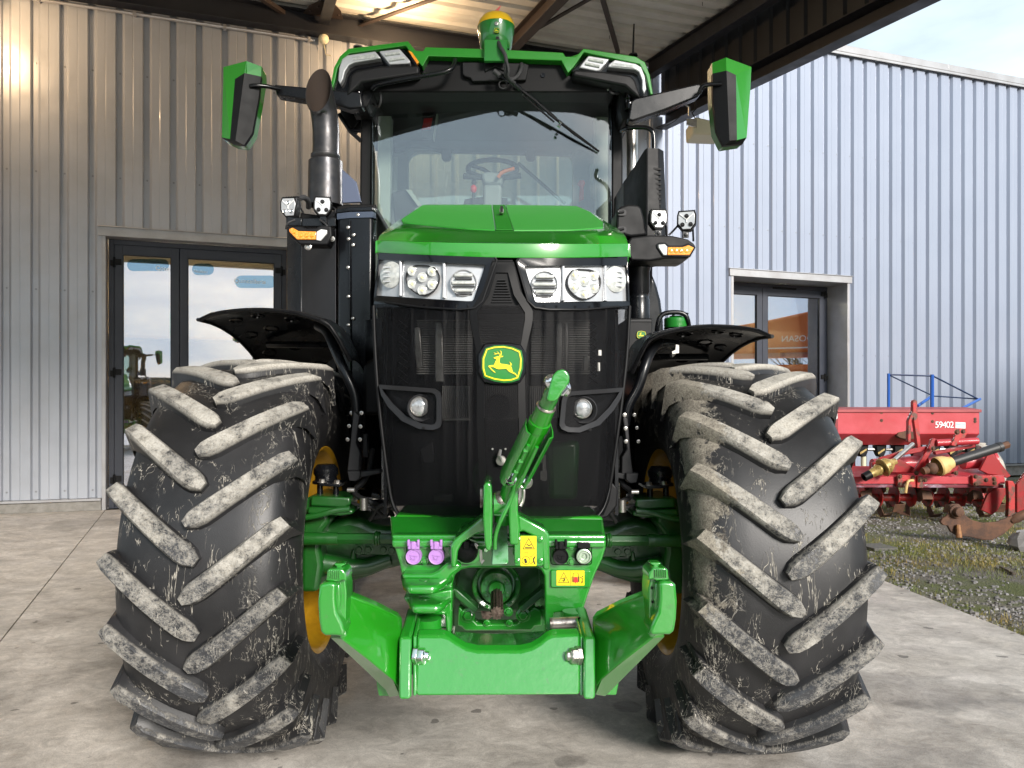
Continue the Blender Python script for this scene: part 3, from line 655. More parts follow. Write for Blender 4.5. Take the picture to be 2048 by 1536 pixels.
tag(part('gravel', m, STON, smooth=0, recalc=False), 'loose broken grey stone on the soil beside the slab', 'gravel', kind='stuff')
m = MB(); n = 0
while n < 34000:
    y = rnd.uniform(4.2, 13.5); x = rnd.uniform(2.6, 2.8 + y * .72)
    if x < ex(y) + .015 or y > yw(x) - .05: continue
    cl = math.sin(x * 2.3 + y * 1.1 + 2.4) + math.sin(x * 1.1 - y * 2.3 + 1) * .8 + (.9 if x < ex(y) + .35 else 0)
    if rnd.random() > .26 + .42 * cl: continue
    n += 1; h = rnd.uniform(.015, .05); a = rnd.uniform(0, 6.28); l = rnd.uniform(0, .035); wd = rnd.uniform(.0015, .003) * (1 + y / 14)
    dx, dy = math.cos(a) * wd, math.sin(a) * wd; b = len(m.v)
    m.v += [(x - dx, y - dy, -.04), (x + dx, y + dy, -.04), (x + math.sin(a) * l, y + math.cos(a) * l, -.035 + h)]; m.f.append([b, b + 1, b + 2]); m.m.append(0)
tag(part('grass', m, GRASS, smooth=0, recalc=False), 'short green and yellowed grass between the stones', 'grass', kind='stuff')
# ---------------------------------------------------------------- tractor
TR = empty('tractor', (0, 4.6, 0)); tag(TR, 'large green tractor with black grille and muddy tyres parked under the canopy', 'tractor')
def FY(px, py):                                     # depth of the bowed nose surface at a photo pixel
    s = (px - 1003) / 252
    return 2.58 + .20 * abs(s) ** 3 + .05 * ((py - 780) / 260) ** 2
def HP(px, py, off=0): return W(px, py, FY(px, py) - off)
def hpoly(pts, off=0): return [HP(x, y, off) for x, y in pts]
def rowgrid(rows, n, off=0, wob=None):
    """rows of (py_left, px_left, py_right, px_right) laid on the nose surface"""
    out = []
    for yl, xl, yr, xr_ in rows:
        r = []
        for k in range(n + 1):
            t = k / n; x = xl + (xr_ - xl) * t; y = yl + (yr - yl) * t
            r.append(HP(x, y, off + (wob(x, y) if wob else 0)))
        out.append(r)
    return out
def quadgrid(q, nx, ny, off=0):
    (a, b, c, d) = q                                 # TL TR BR BL
    rows = []
    for j in range(ny + 1):
        v = j / ny; l = (a[0] + (d[0] - a[0]) * v, a[1] + (d[1] - a[1]) * v); r = (b[0] + (c[0] - b[0]) * v, b[1] + (c[1] - b[1]) * v)
        rows.append([HP(l[0] + (r[0] - l[0]) * i / nx, l[1] + (r[1] - l[1]) * i / nx, off) for i in range(nx + 1)])
    return rows
# ---- front wheels
TW, RT = .318, .80
def carc(x):
    x = abs(x); pf = [(0, .761), (.12, .758), (.18, .750), (.225, .735), (.25, .711), (.267, .675), (.279, .62), (.285, .56), (.280, .49), (.265, .44), (.24, .415)]
    for (a, ra), (b, rb) in zip(pf, pf[1:]):
        if a <= x <= b and b > a: return ra + (rb - ra) * (x - a) / (b - a)
    return .62
def tyre_mesh(name, material, phase=0., nl=20, seed=1, sc=1.):
    m = MB(); r_ = random.Random(seed)
    pf = [(.236, .405), (.262, .44), (.280, .49), (.287, .56), (.282, .62), (.269, .675), (.252, .711), (.225, .735), (.18, .750), (.12, .758), (0, .761)]
    prof = pf + [(-a, b) for a, b in pf[-2::-1]]
    prof = [(a * 1., b) for a, b in prof]; m.lathe((0, 0, 0), (1, 0, 0), prof, 120)
    def pt(x, r, ph): return Vector((x, -r * math.cos(ph), r * math.sin(ph)))
    for side in (1, -1):
        for k in range(nl):
            ph0 = phase + 2 * math.pi * (k + (.5 if side > 0 else 0)) / nl + r_.uniform(-.004, .004); rows = []
            ns = 13
            for j in range(ns + 3):
                t = min(j / ns, 1); x = -.022 + .300 * t
                ph = ph0 + .335 * (t ** 1.12) + (0 if j <= ns else .012 * (j - ns))
                rt = RT - .030 * (x / .285) ** 2; wd = .0255 + .006 * (1 - t); rb = carc(x) - .02
                if j == 0: wd *= .45; rt -= .006
                if j == 1: wd *= .86
                if j == ns: rt -= .012; wd *= .95
                if j == ns + 1: x = .272; rt = .712; wd *= .70; rb = .60
                if j == ns + 2: x = .282; rt = .640; wd *= .45; rb = .55
                dx, dph = .318, .335 * RT * 1.12 * max(t, .02) ** .12; L_ = math.hypot(dx, dph); nx, nph = -dph / L_, dx / L_
                row = []
                for o, rr in ((-1.55, rb), (-1.08, rt - .010), (-.84, rt), (.84, rt), (1.08, rt - .010), (1.55, rb)):
                    w_ = o * wd; wx = nx * w_ if j <= ns else nx * w_ * .25
                    row.append(pt(side * (x + wx), rr, ph + nph * w_ / RT))
                rows.append(row if side > 0 else row[::-1])
            m.grid(rows); b = len(m.v); n0 = b - len(rows) * 6
            m.f.append([n0 + i for i in range(6)]); m.m.append(0); m.f.append([b - 1 - i for i in range(6)]); m.m.append(0)
    return m
def rim_mesh():
    m = MB(); s = [(.238, .437), (.252, .440), (.255, .428), (.248, .415), (.238, .405), (.220, .400), (.20, .385), (.12, .372), (.02, .368), (-.06, .366), (-.10, .30), (-.125, .22), (-.125, .05)]
    m.lathe((0, 0, 0), (1, 0, 0), s, 72)
    m.lathe((0, 0, 0), (1, 0, 0), [(-.125, .05), (-.13, .22), (-.108, .305), (-.07, .372), (-.12, .378), (-.2, .392), (-.262, .408), (-.288, .428), (-.285, .440), (-.268, .437)], 72)
    return m
def hub_mesh():
    m = MB(); m.lathe((0, 0, 0), (1, 0, 0), [(-.22, .02), (-.22, .10), (-.20, .13), (-.13, .14), (-.12, .19), (-.02, .20), (.05, .19), (.06, .15), (.16, .13), (.16, .01)], 40)
    for k in range(10):
        a = 2 * math.pi * k / 10; m.bolt((-.126, .165 * math.cos(a), .165 * math.sin(a)), .016, .02, (-1, 0, 0))
    return m
WL, WR = (-.985, 3.27, .785), (.990, 3.29, .772)
for nm, c, mt_, sx, ph, sd_ in (('L', WL, TYRE_L, 1, .120, 1), ('R', WR, TYRE_R, -1, .07, 5)):
    wh = part('front_wheel', hub_mesh(), DGRN, None, bev=.002); wh.parent = TR; wh.location = Vector(c) - TR.location; wh.scale = (sx * 1.07, 1, 1)
    for nm2, mb_, mm in (('tyre', tyre_mesh('tyre', mt_, ph, seed=sd_), mt_), ('rim', rim_mesh(), YEL)):
        o = part(nm2, mb_, mm, None, smooth=38); o.parent = wh
# ---- rear wheels (mostly hidden)
for sx in (1, -1):
    mm_ = MB(); mm_.lathe((0, 0, 0), (1, 0, 0), [(.30, .55), (.345, .62), (.355, .72), (.335, .84), (.29, .91), (.15, .935), (0, .94), (-.15, .935), (-.29, .91), (-.335, .84), (-.355, .72), (-.345, .62), (-.3, .55)], 72)
    for side in (1, -1):
        for k in range(22):
            p0 = 2 * math.pi * (k + (.5 if side > 0 else 0)) / 22; rows = []
            for j in range(6):
                t = j / 5; x = -.02 + .34 * t; ph = p0 + .3 * t; rt = .985 - .03 * t * t; wv = .035
                rows.append([Vector((side * x, -r_ * math.cos(ph + o), r_ * math.sin(ph + o))) for o, r_ in ((-.055, .9), (-.03, rt), (.03, rt), (.055, .9))])
            mm_.grid(rows)
    wh = MB(); wh.lathe((0, 0, 0), (1, 0, 0), [(-.1, .02), (-.1, .2), (-.02, .22), (.05, .2), (.4, .16), (.4, .02)], 32)
    o = part('rear_wheel', wh, DGRN); o.parent = TR; o.location = Vector((1.42 * -sx, 6.2, .96)) - TR.location; o.scale = (sx, 1, 1)
    q = part('tyre', mm_, TYRE_L); q.parent = o
    rm = MB(); rm.lathe((0, 0, 0), (1, 0, 0), [(.30, .57), (.32, .575), (.31, .53), (.1, .5), (-.05, .5), (-.1, .3), (-.1, .18)], 48); q = part('rim', rm, YEL); q.parent = o
# ---- bonnet
rows = [((505, 755), (513, 1257), None, .0), ((481, 755), (487, 1256), None, .006)]
SW = [(2.60, 757, 1255, 480, 487, 484), (2.80, 760, 1252, 470, 475, 469.5), (3.0, 768, 1248, 463, 468, 457.5), (3.3, 784, 1232, 450, 455, 443.5), (3.6, 800, 1213, 438, 444, 431.5), (3.95, 820, 1190, 424, 429, 419), (4.3, 838, 1166, 412, 415, 409.5)]
n = 36; G = []
for (yl, xl), (yr, xr_), _, of in rows:
    G.append([HP(xl + (xr_ - xl) * k / n, yl + (yr - yl) * k / n + (6 if of == 0 else 3) * (1 - (2 * k / n - 1) ** 2), of) for k in range(n + 1)])
for i, (Y, xl, xr_, yl, yr, ym) in enumerate(SW):
    r = []
    for k in range(n + 1):
        t = 2 * k / n - 1; e = abs(t); ye = yl + (yr - yl) * k / n; x = xl + (xr_ - xl) * k / n
        w_ = min(1, (1 - e) / .13) ; w_ = w_ * w_ * (3 - 2 * w_); y = ye + (ym + (yr - yl) * (k / n - .5) - ye) * w_
        Yq = Y if i else FY(x, 485) + .006 + .03
        if i == 1: Yq = max(Y, FY(x, 485) + .07)
        r.append(W(x, y, Yq) if i > 1 else W(x, y if i else (ye + 2 * (1 - t * t)), Yq))
    G.append(r)
def skirt(r, dz):
    a, b = r[0], r[-1]; return [a + Vector((-.008, 0, -dz))] + [a + Vector((-.006, 0, -dz * .3))] + r + [b + Vector((.006, 0, -dz * .3)), b + Vector((.008, 0, -dz))]
GG = [[Vector(p) for p in G[0]], [Vector(p) for p in G[1]]] ; GG = [skirt(g, .004) if i < 3 else skirt(g, .10) for i, g in enumerate(G)]
m = MB(); m.grid(GG); hood = part('bonnet', m, GRN, TR, smooth=50); sm = hood.modifiers.new('thickness', 'SOLIDIFY'); sm.thickness = .006; sm.offset = -1
b_ = hood.modifiers.new('bevel', 'BEVEL'); b_.width = .004; b_.segments = 2; b_.limit_method = 'ANGLE'; b_.angle_limit = R(35)
def TOP(px, py, off=.004):                           # point on the bonnet top seen at a photo pixel, from the section table
    xs = (px - 1003) / 500; best = None
    for a, b in zip(SW[1:], SW[2:]):
        ya, yb = a[5] + (a[4] - a[3]) * xs, b[5] + (b[4] - b[3]) * xs
        if yb <= py <= ya or b is SW[-1]:
            # interpolate the 3-D surface linearly between the sections and intersect with the ray
            za, zb = EYE - (ya - CY) * a[0] / FOC, EYE - (yb - CY) * b[0] / FOC; k = (zb - za) / (b[0] - a[0])
            Y = (EYE - za + k * a[0]) / (k - (CY - py) / FOC)
            Y = min(max(Y, 2.7), 4.32); p = W(px, py, Y); return p + Vector((0, -off * .3, off))
    return W(px, py, 3)
for pl in ([(846, 411), (983, 410.5), (986, 432), (990, 461), (940, 458.5), (880, 453), (806, 446), (803, 440), (818, 430)],
           [(1012, 411), (1152, 413), (1180, 425), (1206, 446), (1206, 456), (1140, 461), (1028, 461.5), (1019, 436)]):
    cxx = sum(p[0] for p in pl) / len(pl); cyy = sum(p[1] for p in pl) / len(pl)
    pl2 = []
    for i in range(len(pl)):
        a, b = pl[i], pl[(i + 1) % len(pl)]
        for k in range(6): pl2.append((a[0] + (b[0] - a[0]) * k / 6, a[1] + (b[1] - a[1]) * k / 6))
    m = MB(); top = [TOP(x, y, .003) for x, y in pl2]; inn = [TOP(cxx + (x - cxx) * .5, cyy + (y - cyy) * .5, .003) for x, y in pl2]; inn2 = [TOP(cxx + (x - cxx) * .03, cyy + (y - cyy) * .03, .003) for x, y in pl2]
    m.grid([[p - Vector((0, 0, .012)) for p in top], top, inn, inn2], 0, True); m.add(inn2, [list(range(len(inn2)))])
    part('bonnet_screen', m, GRNM, TR, smooth=60)
m = MB(); m.extr([TOP(x, y, .002) for x, y in ((985, 411), (1010, 411), (1026, 461), (992, 461))], (0, 0, .002)); part('bonnet_centre_strip', m, mat('satin_green', (.012, .17, .010), .55, spec=.2), TR)
m = MB(); p = TOP(1003, 432, .0); m.extr([p + Vector((a, -.05 + b, 0)) for a, b in ((-.010, 0), (.010, 0), (.006, .22), (-.006, .22))], (0, 0, .026)); part('bonnet_latch_trim', m, ZINC, TR, bev=.006)
m = MB(); m.extr([p + Vector((a, -.054 + b, .006)) for a, b in ((-.006, -.002), (.006, -.002), (.004, .16), (-.004, .16))], (0, 0, .026)); part('bonnet_latch_insert', m, BLK, TR)
# ---- nose: top band, headlamps, grille
m = MB(); m.shell(rowgrid([(505, 757, 512, 1255), (540, 753, 545, 1257), (580, 750, 583, 1258), (615, 747, 617, 1259)], 32, -.050), (0, .03, 0)); part('nose_shell', m, BLKG, TR, smooth=50)
def side(pts, mir): return pts if not mir else [(2006 - x + 1 + (0), y + 6) for x, y in pts]
LL = [(757, 519), (971, 529), (946, 603), (753, 591)]; LR = [(1253, 531), (1049, 531), (1071, 604), (1255, 602)]
OL = [(757, 506), (990, 515), (994, 521), (965, 603), (950, 616), (920, 619), (840, 614), (747, 601)]
IL = [(758, 519), (966, 529), (971, 531), (950, 596), (944, 602), (925, 602.5), (840, 598), (753, 591)]
OR = [(1255, 516), (1038, 516), (1033, 522), (1056, 602), (1070, 615), (1098, 619), (1170, 619), (1260, 611)]
IR = [(1254, 531), (1055, 531), (1049, 533), (1067, 598), (1073, 604), (1092, 605), (1170, 605), (1256, 602)]
def dens(pl, k=5):
    out = []
    for i in range(len(pl)):
        a, b = pl[i], pl[(i + 1) % len(pl)]
        out += [(a[0] + (b[0] - a[0]) * j / k, a[1] + (b[1] - a[1]) * j / k) for j in range(k)]
    return out
LP_ = {0: dict(q=LL, o=OL, i=IL, led=(845, 560), rd=(927, 566), sd=(784, 550), dv=[801, 888]),
       1: dict(q=[(1049, 531), (1254, 531), (1255, 602), (1071, 604)], o=OR, i=IR, led=(1168, 568), rd=(1089, 569), sd=(1229, 559), dv=[1126, 1210])}
for s_, d in LP_.items():
    m = MB(); q = d['q']; m.shell(quadgrid(q, 14, 4, -.022), (0, .02, 0)); hl = part('headlight', m, REFL, TR, smooth=60)
    m = MB(); o_ = dens(d['o']); i_ = dens(d['i']); m.ring([HP(x, y, .004) for x, y in o_], [HP(x, y, -.001) for x, y in i_], (0, .03, 0)); part('headlight_bezel', m, BLKG, hl, bev=.003)
    m = MB(); m.tube([HP(x, y, .007) for x, y in (dens(d['o'], 4)[4:-4])], .0035, 6); part('bezel_bead', m, BLKM, hl)
    for xv in d['dv']:
        m = MB(); ya = q[0][1] + (q[1][1] - q[0][1]) * (xv - q[0][0]) / (q[1][0] - q[0][0]); m.tube([HP(xv, ya + 1, -.012), HP(xv, ya + 36, -.014), HP(xv, ya + 71, -.012)], [.006, .0035, .007], 8); part('reflector_rib', m, REFL, hl)
    # six-chip lamp
    cx_, cy_ = d['led']; out = [(cx_ - 22, cy_ - 31), (cx_ + 22, cy_ - 29), (cx_ + 34, cy_ - 14), (cx_ + 35, cy_ + 2), (cx_ + 27, cy_ + 20), (cx_ + 10, cy_ + 31), (cx_ - 8, cy_ + 31), (cx_ - 26, cy_ + 18), (cx_ - 35, cy_ + 2), (cx_ - 33, cy_ - 16)]; out = smooth_poly(out, 1)
    m = MB(); m.ring([HP(x, y, -.006) for x, y in out], [HP(cx_ + (x - cx_) * .93, cy_ + (y - cy_) * .93, -.008) for x, y in out], (0, .014, 0)); part('lamp_shroud', m, GREYM, hl, smooth=60)
    m = MB(); m.extr([HP(x, y, -.016) for x, y in out], (0, .005, 0)); part('lamp_bowl', m, REFL, hl)
    for ax_, ay_ in ((-20, -18), (20, -17), (0, -5), (-20, 8), (20, 9), (0, 21)):
        x, y = cx_ + ax_, cy_ + ay_; c = HP(x, y, -.013); m = MB(); m.lathe(c, (0, -1, 0), [(-.004, .0175), (.0035, .0175), (.004, .0155), (.0015, .0150), (.0035, .011), (.005, .004), (.0052, .0)], 20); part('led_lens', m, LENS, hl, smooth=50)
        m = MB(); m.obox(c + Vector((0, -.0055, 0)), .004, .003, .012); m.obox(c + Vector((0, -.0054, 0)), .012, .002, .003); part('led_chip', m, LEDY, hl)
    cx_, cy_ = d['rd']; c = HP(cx_, cy_, -.012); m = MB(); m.lathe(c, (0, -1, 0), [(-.008, .046), (.004, .046), (.006, .044), (.003, .042), (-.002, .041), (-.002, 0.)], 36); part('lamp_bowl', m, REFL, hl, smooth=40)
    for j in range(3):
        zz_ = c.z + .026 - .026 * j; hw = (.030, .038, .030)[j]; m = MB(); m.tube([Vector((c.x - hw, c.y - .003, zz_)), Vector((c.x, c.y - .007, zz_)), Vector((c.x + hw, c.y - .003, zz_))], .0065, 8); part('led_lens', m, LENS, hl, smooth=50)
        m = MB(); m.obox((c.x, c.y - .004, zz_ - .0125), hw * 2, .008, .003); part('reflector_rib', m, GREYM, hl)
    cx_, cy_ = d['sd']; c = HP(cx_, cy_, -.016); nrm = (-.55, -1, 0) if s_ == 0 else (.55, -1, 0); m = MB(); m.lathe(c, nrm, [(-.004, .047), (.008, .047), (.009, .044), (.012, .03), (.014, .0)], 32); part('led_lens', m, LENS, hl, smooth=50)
    m = MB()
    for j in range(4): m.obox(c + Vector((0, -.010, .026 - .017 * j)), .06, .006, .0035)
    part('reflector_rib', m, REFL, hl)
# grille screen: bowed panel with shallow vertical folds
folds = [785, 822, 848, 886, 912, 936, 1064, 1088, 1112, 1150, 1178, 1215]
def wob(x, y):
    o = 0
    for f in folds:
        d = abs(x - f)
        if d < 4: o += .006 * (1 - d / 4)
    if 950 < x < 1050: o += .004
    return o
gr = [(608, 748, 612, 1259), (650, 748, 652, 1259), (700, 749, 702, 1256), (750, 752, 752, 1251), (800, 757, 802, 1244), (860, 765, 862, 1236), (920, 772, 922, 1228), (980, 780, 980, 1218), (1010, 787, 1010, 1209), (1028, 797, 1028, 1198), (1037, 812, 1037, 1184)]
m = MB(); m.shell(rowgrid(gr, 150, .0, wob), (0, .012, 0)); gp_ = part('grille', m, GRIL, TR, smooth=40)
m = MB(); lowcurve = [(747, 612), (750, 700), (757, 800), (768, 900), (779, 980), (785, 1008), (795, 1027), (812, 1038), (850, 1044), (920, 1049), (1003, 1051), (1090, 1049), (1150, 1044), (1186, 1038), (1200, 1027), (1211, 1008), (1220, 975), (1232, 890), (1244, 800), (1255, 700), (1259, 612)]
m.tube([HP(x, y, .002) for x, y in lowcurve], .007, 10, smoothpath=1); part('grille_rim', m, BLK, TR, smooth=50)
m = MB(); m.tube([HP(x, y + 1.5, .014) for x, y in lowcurve[4:17]],   .0016, 6, smoothpath=1); part('grille_rim_edge', m, GREYM, TR)
# raised centre spine of the grille
sp_ = [(985, 520), (1025, 520), (1040, 580), (1066, 622), (1066, 640), (1052, 700), (1050, 760), (1052, 850), (1050, 960), (1040, 1040), (970, 1040), (958, 960), (954, 850), (954, 760), (952, 700), (940, 640), (940, 622), (966, 580)]
si_ = [(992, 545), (1016, 545), (1028, 590), (1050, 625), (1050, 640), (1040, 700), (1036, 760), (1038, 850), (1036, 960), (1030, 1032), (978, 1032), (972, 960), (968, 850), (968, 760), (964, 700), (954, 640), (954, 625), (978, 590)]
m = MB(); m.ring([HP(x, y, .004) for x, y in dens(sp_, 2)], [HP(x, y, .008) for x, y in dens(si_, 2)], (0, .012, 0)); part('grille_spine', m, BLK, TR, smooth=40)
m = MB(); m.shell(rowgrid([(628, 954, 628, 1050), (650, 954, 650, 1048), (690, 962, 690, 1042), (770, 968, 770, 1036)], 10, .006), (0, .004, 0)); m.shell(rowgrid([(770, 968, 770, 1036), (900, 970, 900, 1036), (1032, 978, 1032, 1030)], 10, .006), (0, .004, 0)); part('grille_centre_screen', m, GRIL, TR)
m = MB(); m.plate([(984, 522, 2.622), (1028, 522, 2.622), (1044, 575, 2.618), (1056, 615, 2.614), (950, 615, 2.614), (964, 575, 2.618)], 2.6, 2.63); part('nose_panel', m, BLK, TR, bev=.004)
for k in range(9):
    y = 560 + k * 5.5; hw = 8 + k * 1.6; m = MB() if k == 0 else m; m.obox(W(1004, y, 2.612), px2m(2 * hw, 2.612), .006, .003)
part('nose_louvre', m, BLKM, TR)
# behind the screen: cooler with fins, upright brackets, horn, pulley
m = MB(); m.plate([(800, 640), (1210, 640), (1195, 1000), (815, 1000)], 2.86, 2.95); part('radiator_core', m, BLK, TR)
m = MB()
for x0, x1, y0, y1, st, vert in ((833, 945, 640, 748, 4.6, 0), (958, 1048, 640, 690, 4.6, 0), (1062, 1180, 640, 748, 4.6, 0), (885, 940, 772, 836, 4, 1), (968, 1040, 772, 836, 4, 1), (1060, 1120, 772, 836, 4, 1)):
    a = (y0 if not vert else x0)
    while a < (y1 if not vert else x1):
        if vert: m.plate([(a, y0), (a + 1.6, y0), (a + 1.6, y1), (a, y1)], 2.80, 2.86)
        else: m.plate([(x0, a), (x1, a), (x1, a + 1.8), (x0, a + 1.8)], 2.80, 2.86)
        a += st
part('cooler_fins', m, mat('bare_fin_metal', (.5, .49, .46), .6), TR, smooth=0)
for pl in ([(871, 645), (885, 645), (887, 748), (889, 764), (871, 764), (870, 748)], [(1113, 645), (1124, 645), (1124, 770), (1112, 770)], [(1130, 645), (1136, 645), (1136, 740), (1130, 740)], [(829, 655), (840, 655), (846, 735), (834, 738), (829, 700)], [(1168, 712), (1180, 712), (1178, 740), (1166, 742)], [(884, 836), (940, 836), (940, 842), (884, 842)], [(974, 836), (1034, 836), (1034, 842), (974, 842)]):
    m = MB(); m.plate(pl, 2.74, 2.76); part('cooler_bracket', m, ZINC, TR, bev=.003)
m = MB(); c = W(997, 812, 2.70); m.lathe(c, (0, -1, 0), [(0, .045), (.012, .045), (.014, .040), (.004, .034), (.002, .015), (.012, .013), (.012, 0)], 32); part('horn', m, GREYM, TR)
m = MB(); c = W(1000, 955, 2.80); m.lathe(c, (0, -1, 0), [(0, .10), (.02, .10), (.022, .09), (.01, .085), (.01, .05), (.04, .045), (.04, 0)], 40); part('front_pulley', m, DGRN, TR)
m = MB(); m.plate([(838, 898), (866, 880), (870, 925), (846, 928)], 2.72, 2.76); m.plate([(865, 992), (905, 988), (905, 1004), (868, 1006)], 2.72, 2.76); part('service_block', m, GREYM, TR, bev=.005)
m = MB(); m.plate([(1085, 910), (1092, 910), (1092, 962), (1085, 962)], 2.72, 2.75); m.plate([(1081, 914), (1091, 914), (1091, 926), (1081, 926)], 2.70, 2.72); m.plate([(1081, 942), (1094, 942), (1094, 960), (1081, 960)], 2.70, 2.72); part('valve_bracket', m, ZINC, TR)
m = MB(); m.plate([(1094, 884), (1160, 880), (1156, 1000), (1098, 1000)], 2.74, 2.8); part('filter_housing', m, DGRN, TR, bev=.02)
for px_, s in ((806, -1), (1186, 1)):
    m = MB()
    for k in range(9):
        y = 640 + k * 14; m.tube([HP(px_ - 9, y, .003), HP(px_ + 9, y + 14, .003)], .0012, 5); m.tube([HP(px_ + 9, y, .003), HP(px_ - 9, y + 14, .003)], .0012, 5)
    part('screen_stiffener', m, BLKM, TR)
m = MB(); m.plate([(1197, 700), (1203, 700), (1203, 711), (1197, 711)], FY(1200, 705) - .006, FY(1200, 705)); m.plate([(1195, 725), (1200, 725), (1200, 742), (1195, 742)], FY(1200, 705) - .006, FY(1200, 705)); part('clip', m, ZINC, TR)
# catch below the badge
m = MB(); m.bolt(HP(985, 898, .016), .004, .004, washer=False); m.bolt(HP(1011, 898, .016), .004, .004, washer=False); c = HP(1002, 921, .018); m.lathe(c, (0, -1, -.1), [(0, .018), (.006, .016), (.008, .0)], 20); m.tube([HP(1001, 900, .02), HP(998, 912, .034), HP(1003, 922, .03)], [.005, .007, .004], 8); part('grille_catch', m, ZINC, TR, smooth=40)
# fog lamps
for s_, ob, ib, c_ in ((0, [(757, 769), (868, 777), (880, 784), (883, 796), (883, 848), (878, 856), (866, 860), (838, 858), (804, 842), (776, 814), (762, 790)],
                        [(764, 778), (862, 785), (870, 789), (873, 798), (873, 841), (869, 848), (862, 850), (842, 847), (812, 832), (786, 808), (770, 788)], (839, 813)),
                       (1, [(1247, 775), (1140, 783), (1128, 789), (1124, 800), (1119, 850), (1123, 858), (1136, 864), (1160, 865), (1200, 850), (1228, 820), (1242, 796)],
                        [(1239, 784), (1144, 791), (1136, 795), (1133, 803), (1129, 845), (1132, 852), (1141, 855), (1158, 855), (1192, 841), (1218, 815), (1233, 794)], (1164, 817))):
    ob, ib = dens(ob, 3), dens(ib, 3)
    m = MB(); m.ring([HP(x, y, .020) for x, y in ob], [HP(x, y, .016) for x, y in ib], (0, .05, 0)); fb = part('fog_lamp', m, GREYM, TR, smooth=45, bev=.003)
    cc = (sum(p[0] for p in ib) / len(ib), sum(p[1] for p in ib) / len(ib))
    m = MB(); m.grid([[HP(cc[0] + (x - cc[0]) * k, cc[1] + (y - cc[1]) * k, -.004 - .012 * (1 - k)) for x, y in ib] for k in (1.02, .6, .25, .02)], 0, True); part('lamp_recess', m, BLKM, fb, smooth=50)
    c = HP(c_[0] + 3, c_[1] + 3, .0); m = MB(); m.lathe(c, (0, -1, .02), [(-.02, .046), (.004, .047), (.006, .044), (.000, .038), (-.006, .034)], 36); part('lamp_shroud', m, GREYM, fb, smooth=40)
    c = HP(c_[0], c_[1], .0); m = MB(); m.lathe(c, (0, -1, 0), [(-.02, .034), (.004, .034), (.006, .031), (.002, .030)], 36); part('lamp_ring', m, ZINC, fb, smooth=40)
    m = MB(); m.lathe(c, (0, -1, 0), [(.002, .0305), (.008, .026), (.012, .016), (.013, 0)], 32); part('projector_lens', m, PROJ, fb, smooth=60)
    m = MB(); m.bolt(HP(cc[0] + 12, 856 if s_ == 0 else 859, .021), .005, .003, washer=False); part('screw', m, BLK, fb)
# badge
def badge(parent, cx_, cy_, w_, h_, Pt, up=1., rot=0.):
    """green plaque with a yellow border and a leaping deer; Pt(x, y, off) gives the surface point at a photo pixel"""
    src_o = [(270, 285), (560, 195), (880, 180), (1200, 235), (1500, 365), (1560, 640), (1550, 1000), (1425, 1370), (1180, 1450), (900, 1475), (560, 1420), (210, 1290), (140, 1000), (140, 620)]
    src_y = [(300, 315), (570, 235), (880, 220), (1180, 275), (1445, 390), (1505, 650), (1490, 980), (1385, 1310), (1160, 1390), (900, 1410), (570, 1360), (245, 1240), (170, 980), (175, 640)]
    src_i = [(335, 345), (590, 280), (880, 262), (1160, 315), (1405, 430), (1455, 660), (1440, 960), (1350, 1275), (1140, 1345), (900, 1362), (590, 1315), (285, 1215), (222, 960), (225, 660)]
    deer = [(540, 615), (640, 575), (745, 548), (755, 500), (690, 482), (550, 510), (600, 478), (540, 430), (605, 455), (690, 465), (700, 450), (640, 385), (705, 425), (755, 490), (785, 490), (795, 420), (755, 352), (820, 400), (822, 480), (800, 548), (885, 556), (840, 590), (775, 598), (755, 680), (750, 750), (780, 815), (900, 828), (1000, 845), (1100, 868), (1120, 830), (1085, 742), (1165, 820), (1170, 870), (1130, 885), (1165, 950), (1190, 1050), (1215, 1105), (1300, 1145), (1345, 1215), (1395, 1290), (1345, 1275), (1290, 1190), (1200, 1150), (1080, 1095), (1000, 1010), (960, 985), (850, 998), (720, 1005), (640, 985), (560, 940), (440, 925), (470, 985), (540, 1050), (590, 1085), (612, 1135), (540, 1095), (470, 1035), (400, 950), (362, 905), (385, 880), (560, 858), (600, 760), (650, 665), (590, 650)]
    def mp_(l): return [(cx_ + (x - 850) / 1420 * w_, cy_ + (y - 828) / 1300 * h_) for x, y in l]
    m = MB(); m.ring([Pt(x, y, .010) for x, y in dens(mp_(src_o), 2)], [Pt(cx_ + (x - cx_) * .97, cy_ + (y - cy_) * .97, .013) for x, y in dens(mp_(src_o), 2)], (0, .012, 0)); m.extr([Pt(x, y, .0115) for x, y in mp_(src_o)], (0, .011, 0))
    b = part('badge', m, BADGEG, parent, smooth=40)
    m = MB(); m.ring([Pt(x, y, .0150) for x, y in mp_(src_y)], [Pt(x, y, .0150) for x, y in mp_(src_i)], (0, .004, 0)); part('badge_border', m, BADGEY, b, smooth=0)
    m = MB(); m.extr([Pt(x, y, .0152) for x, y in mp_(deer)], (0, .004, 0)); part('badge_deer', m, BADGEY, b, smooth=0)
    return b
fyb = FY(1005, 728)
badge(TR, 1005, 728, 83, 76, lambda x, y, o: W(x, y, fyb - .012 - o))
m = MB(); m.plate([(x, y) for x, y in smooth_poly([(957, 688), (1005, 684), (1054, 690), (1052, 764), (1005, 771), (957, 764)], 1)], fyb - .018, fyb + .01); part('badge_plinth', m, BLKG, TR, bev=.004)
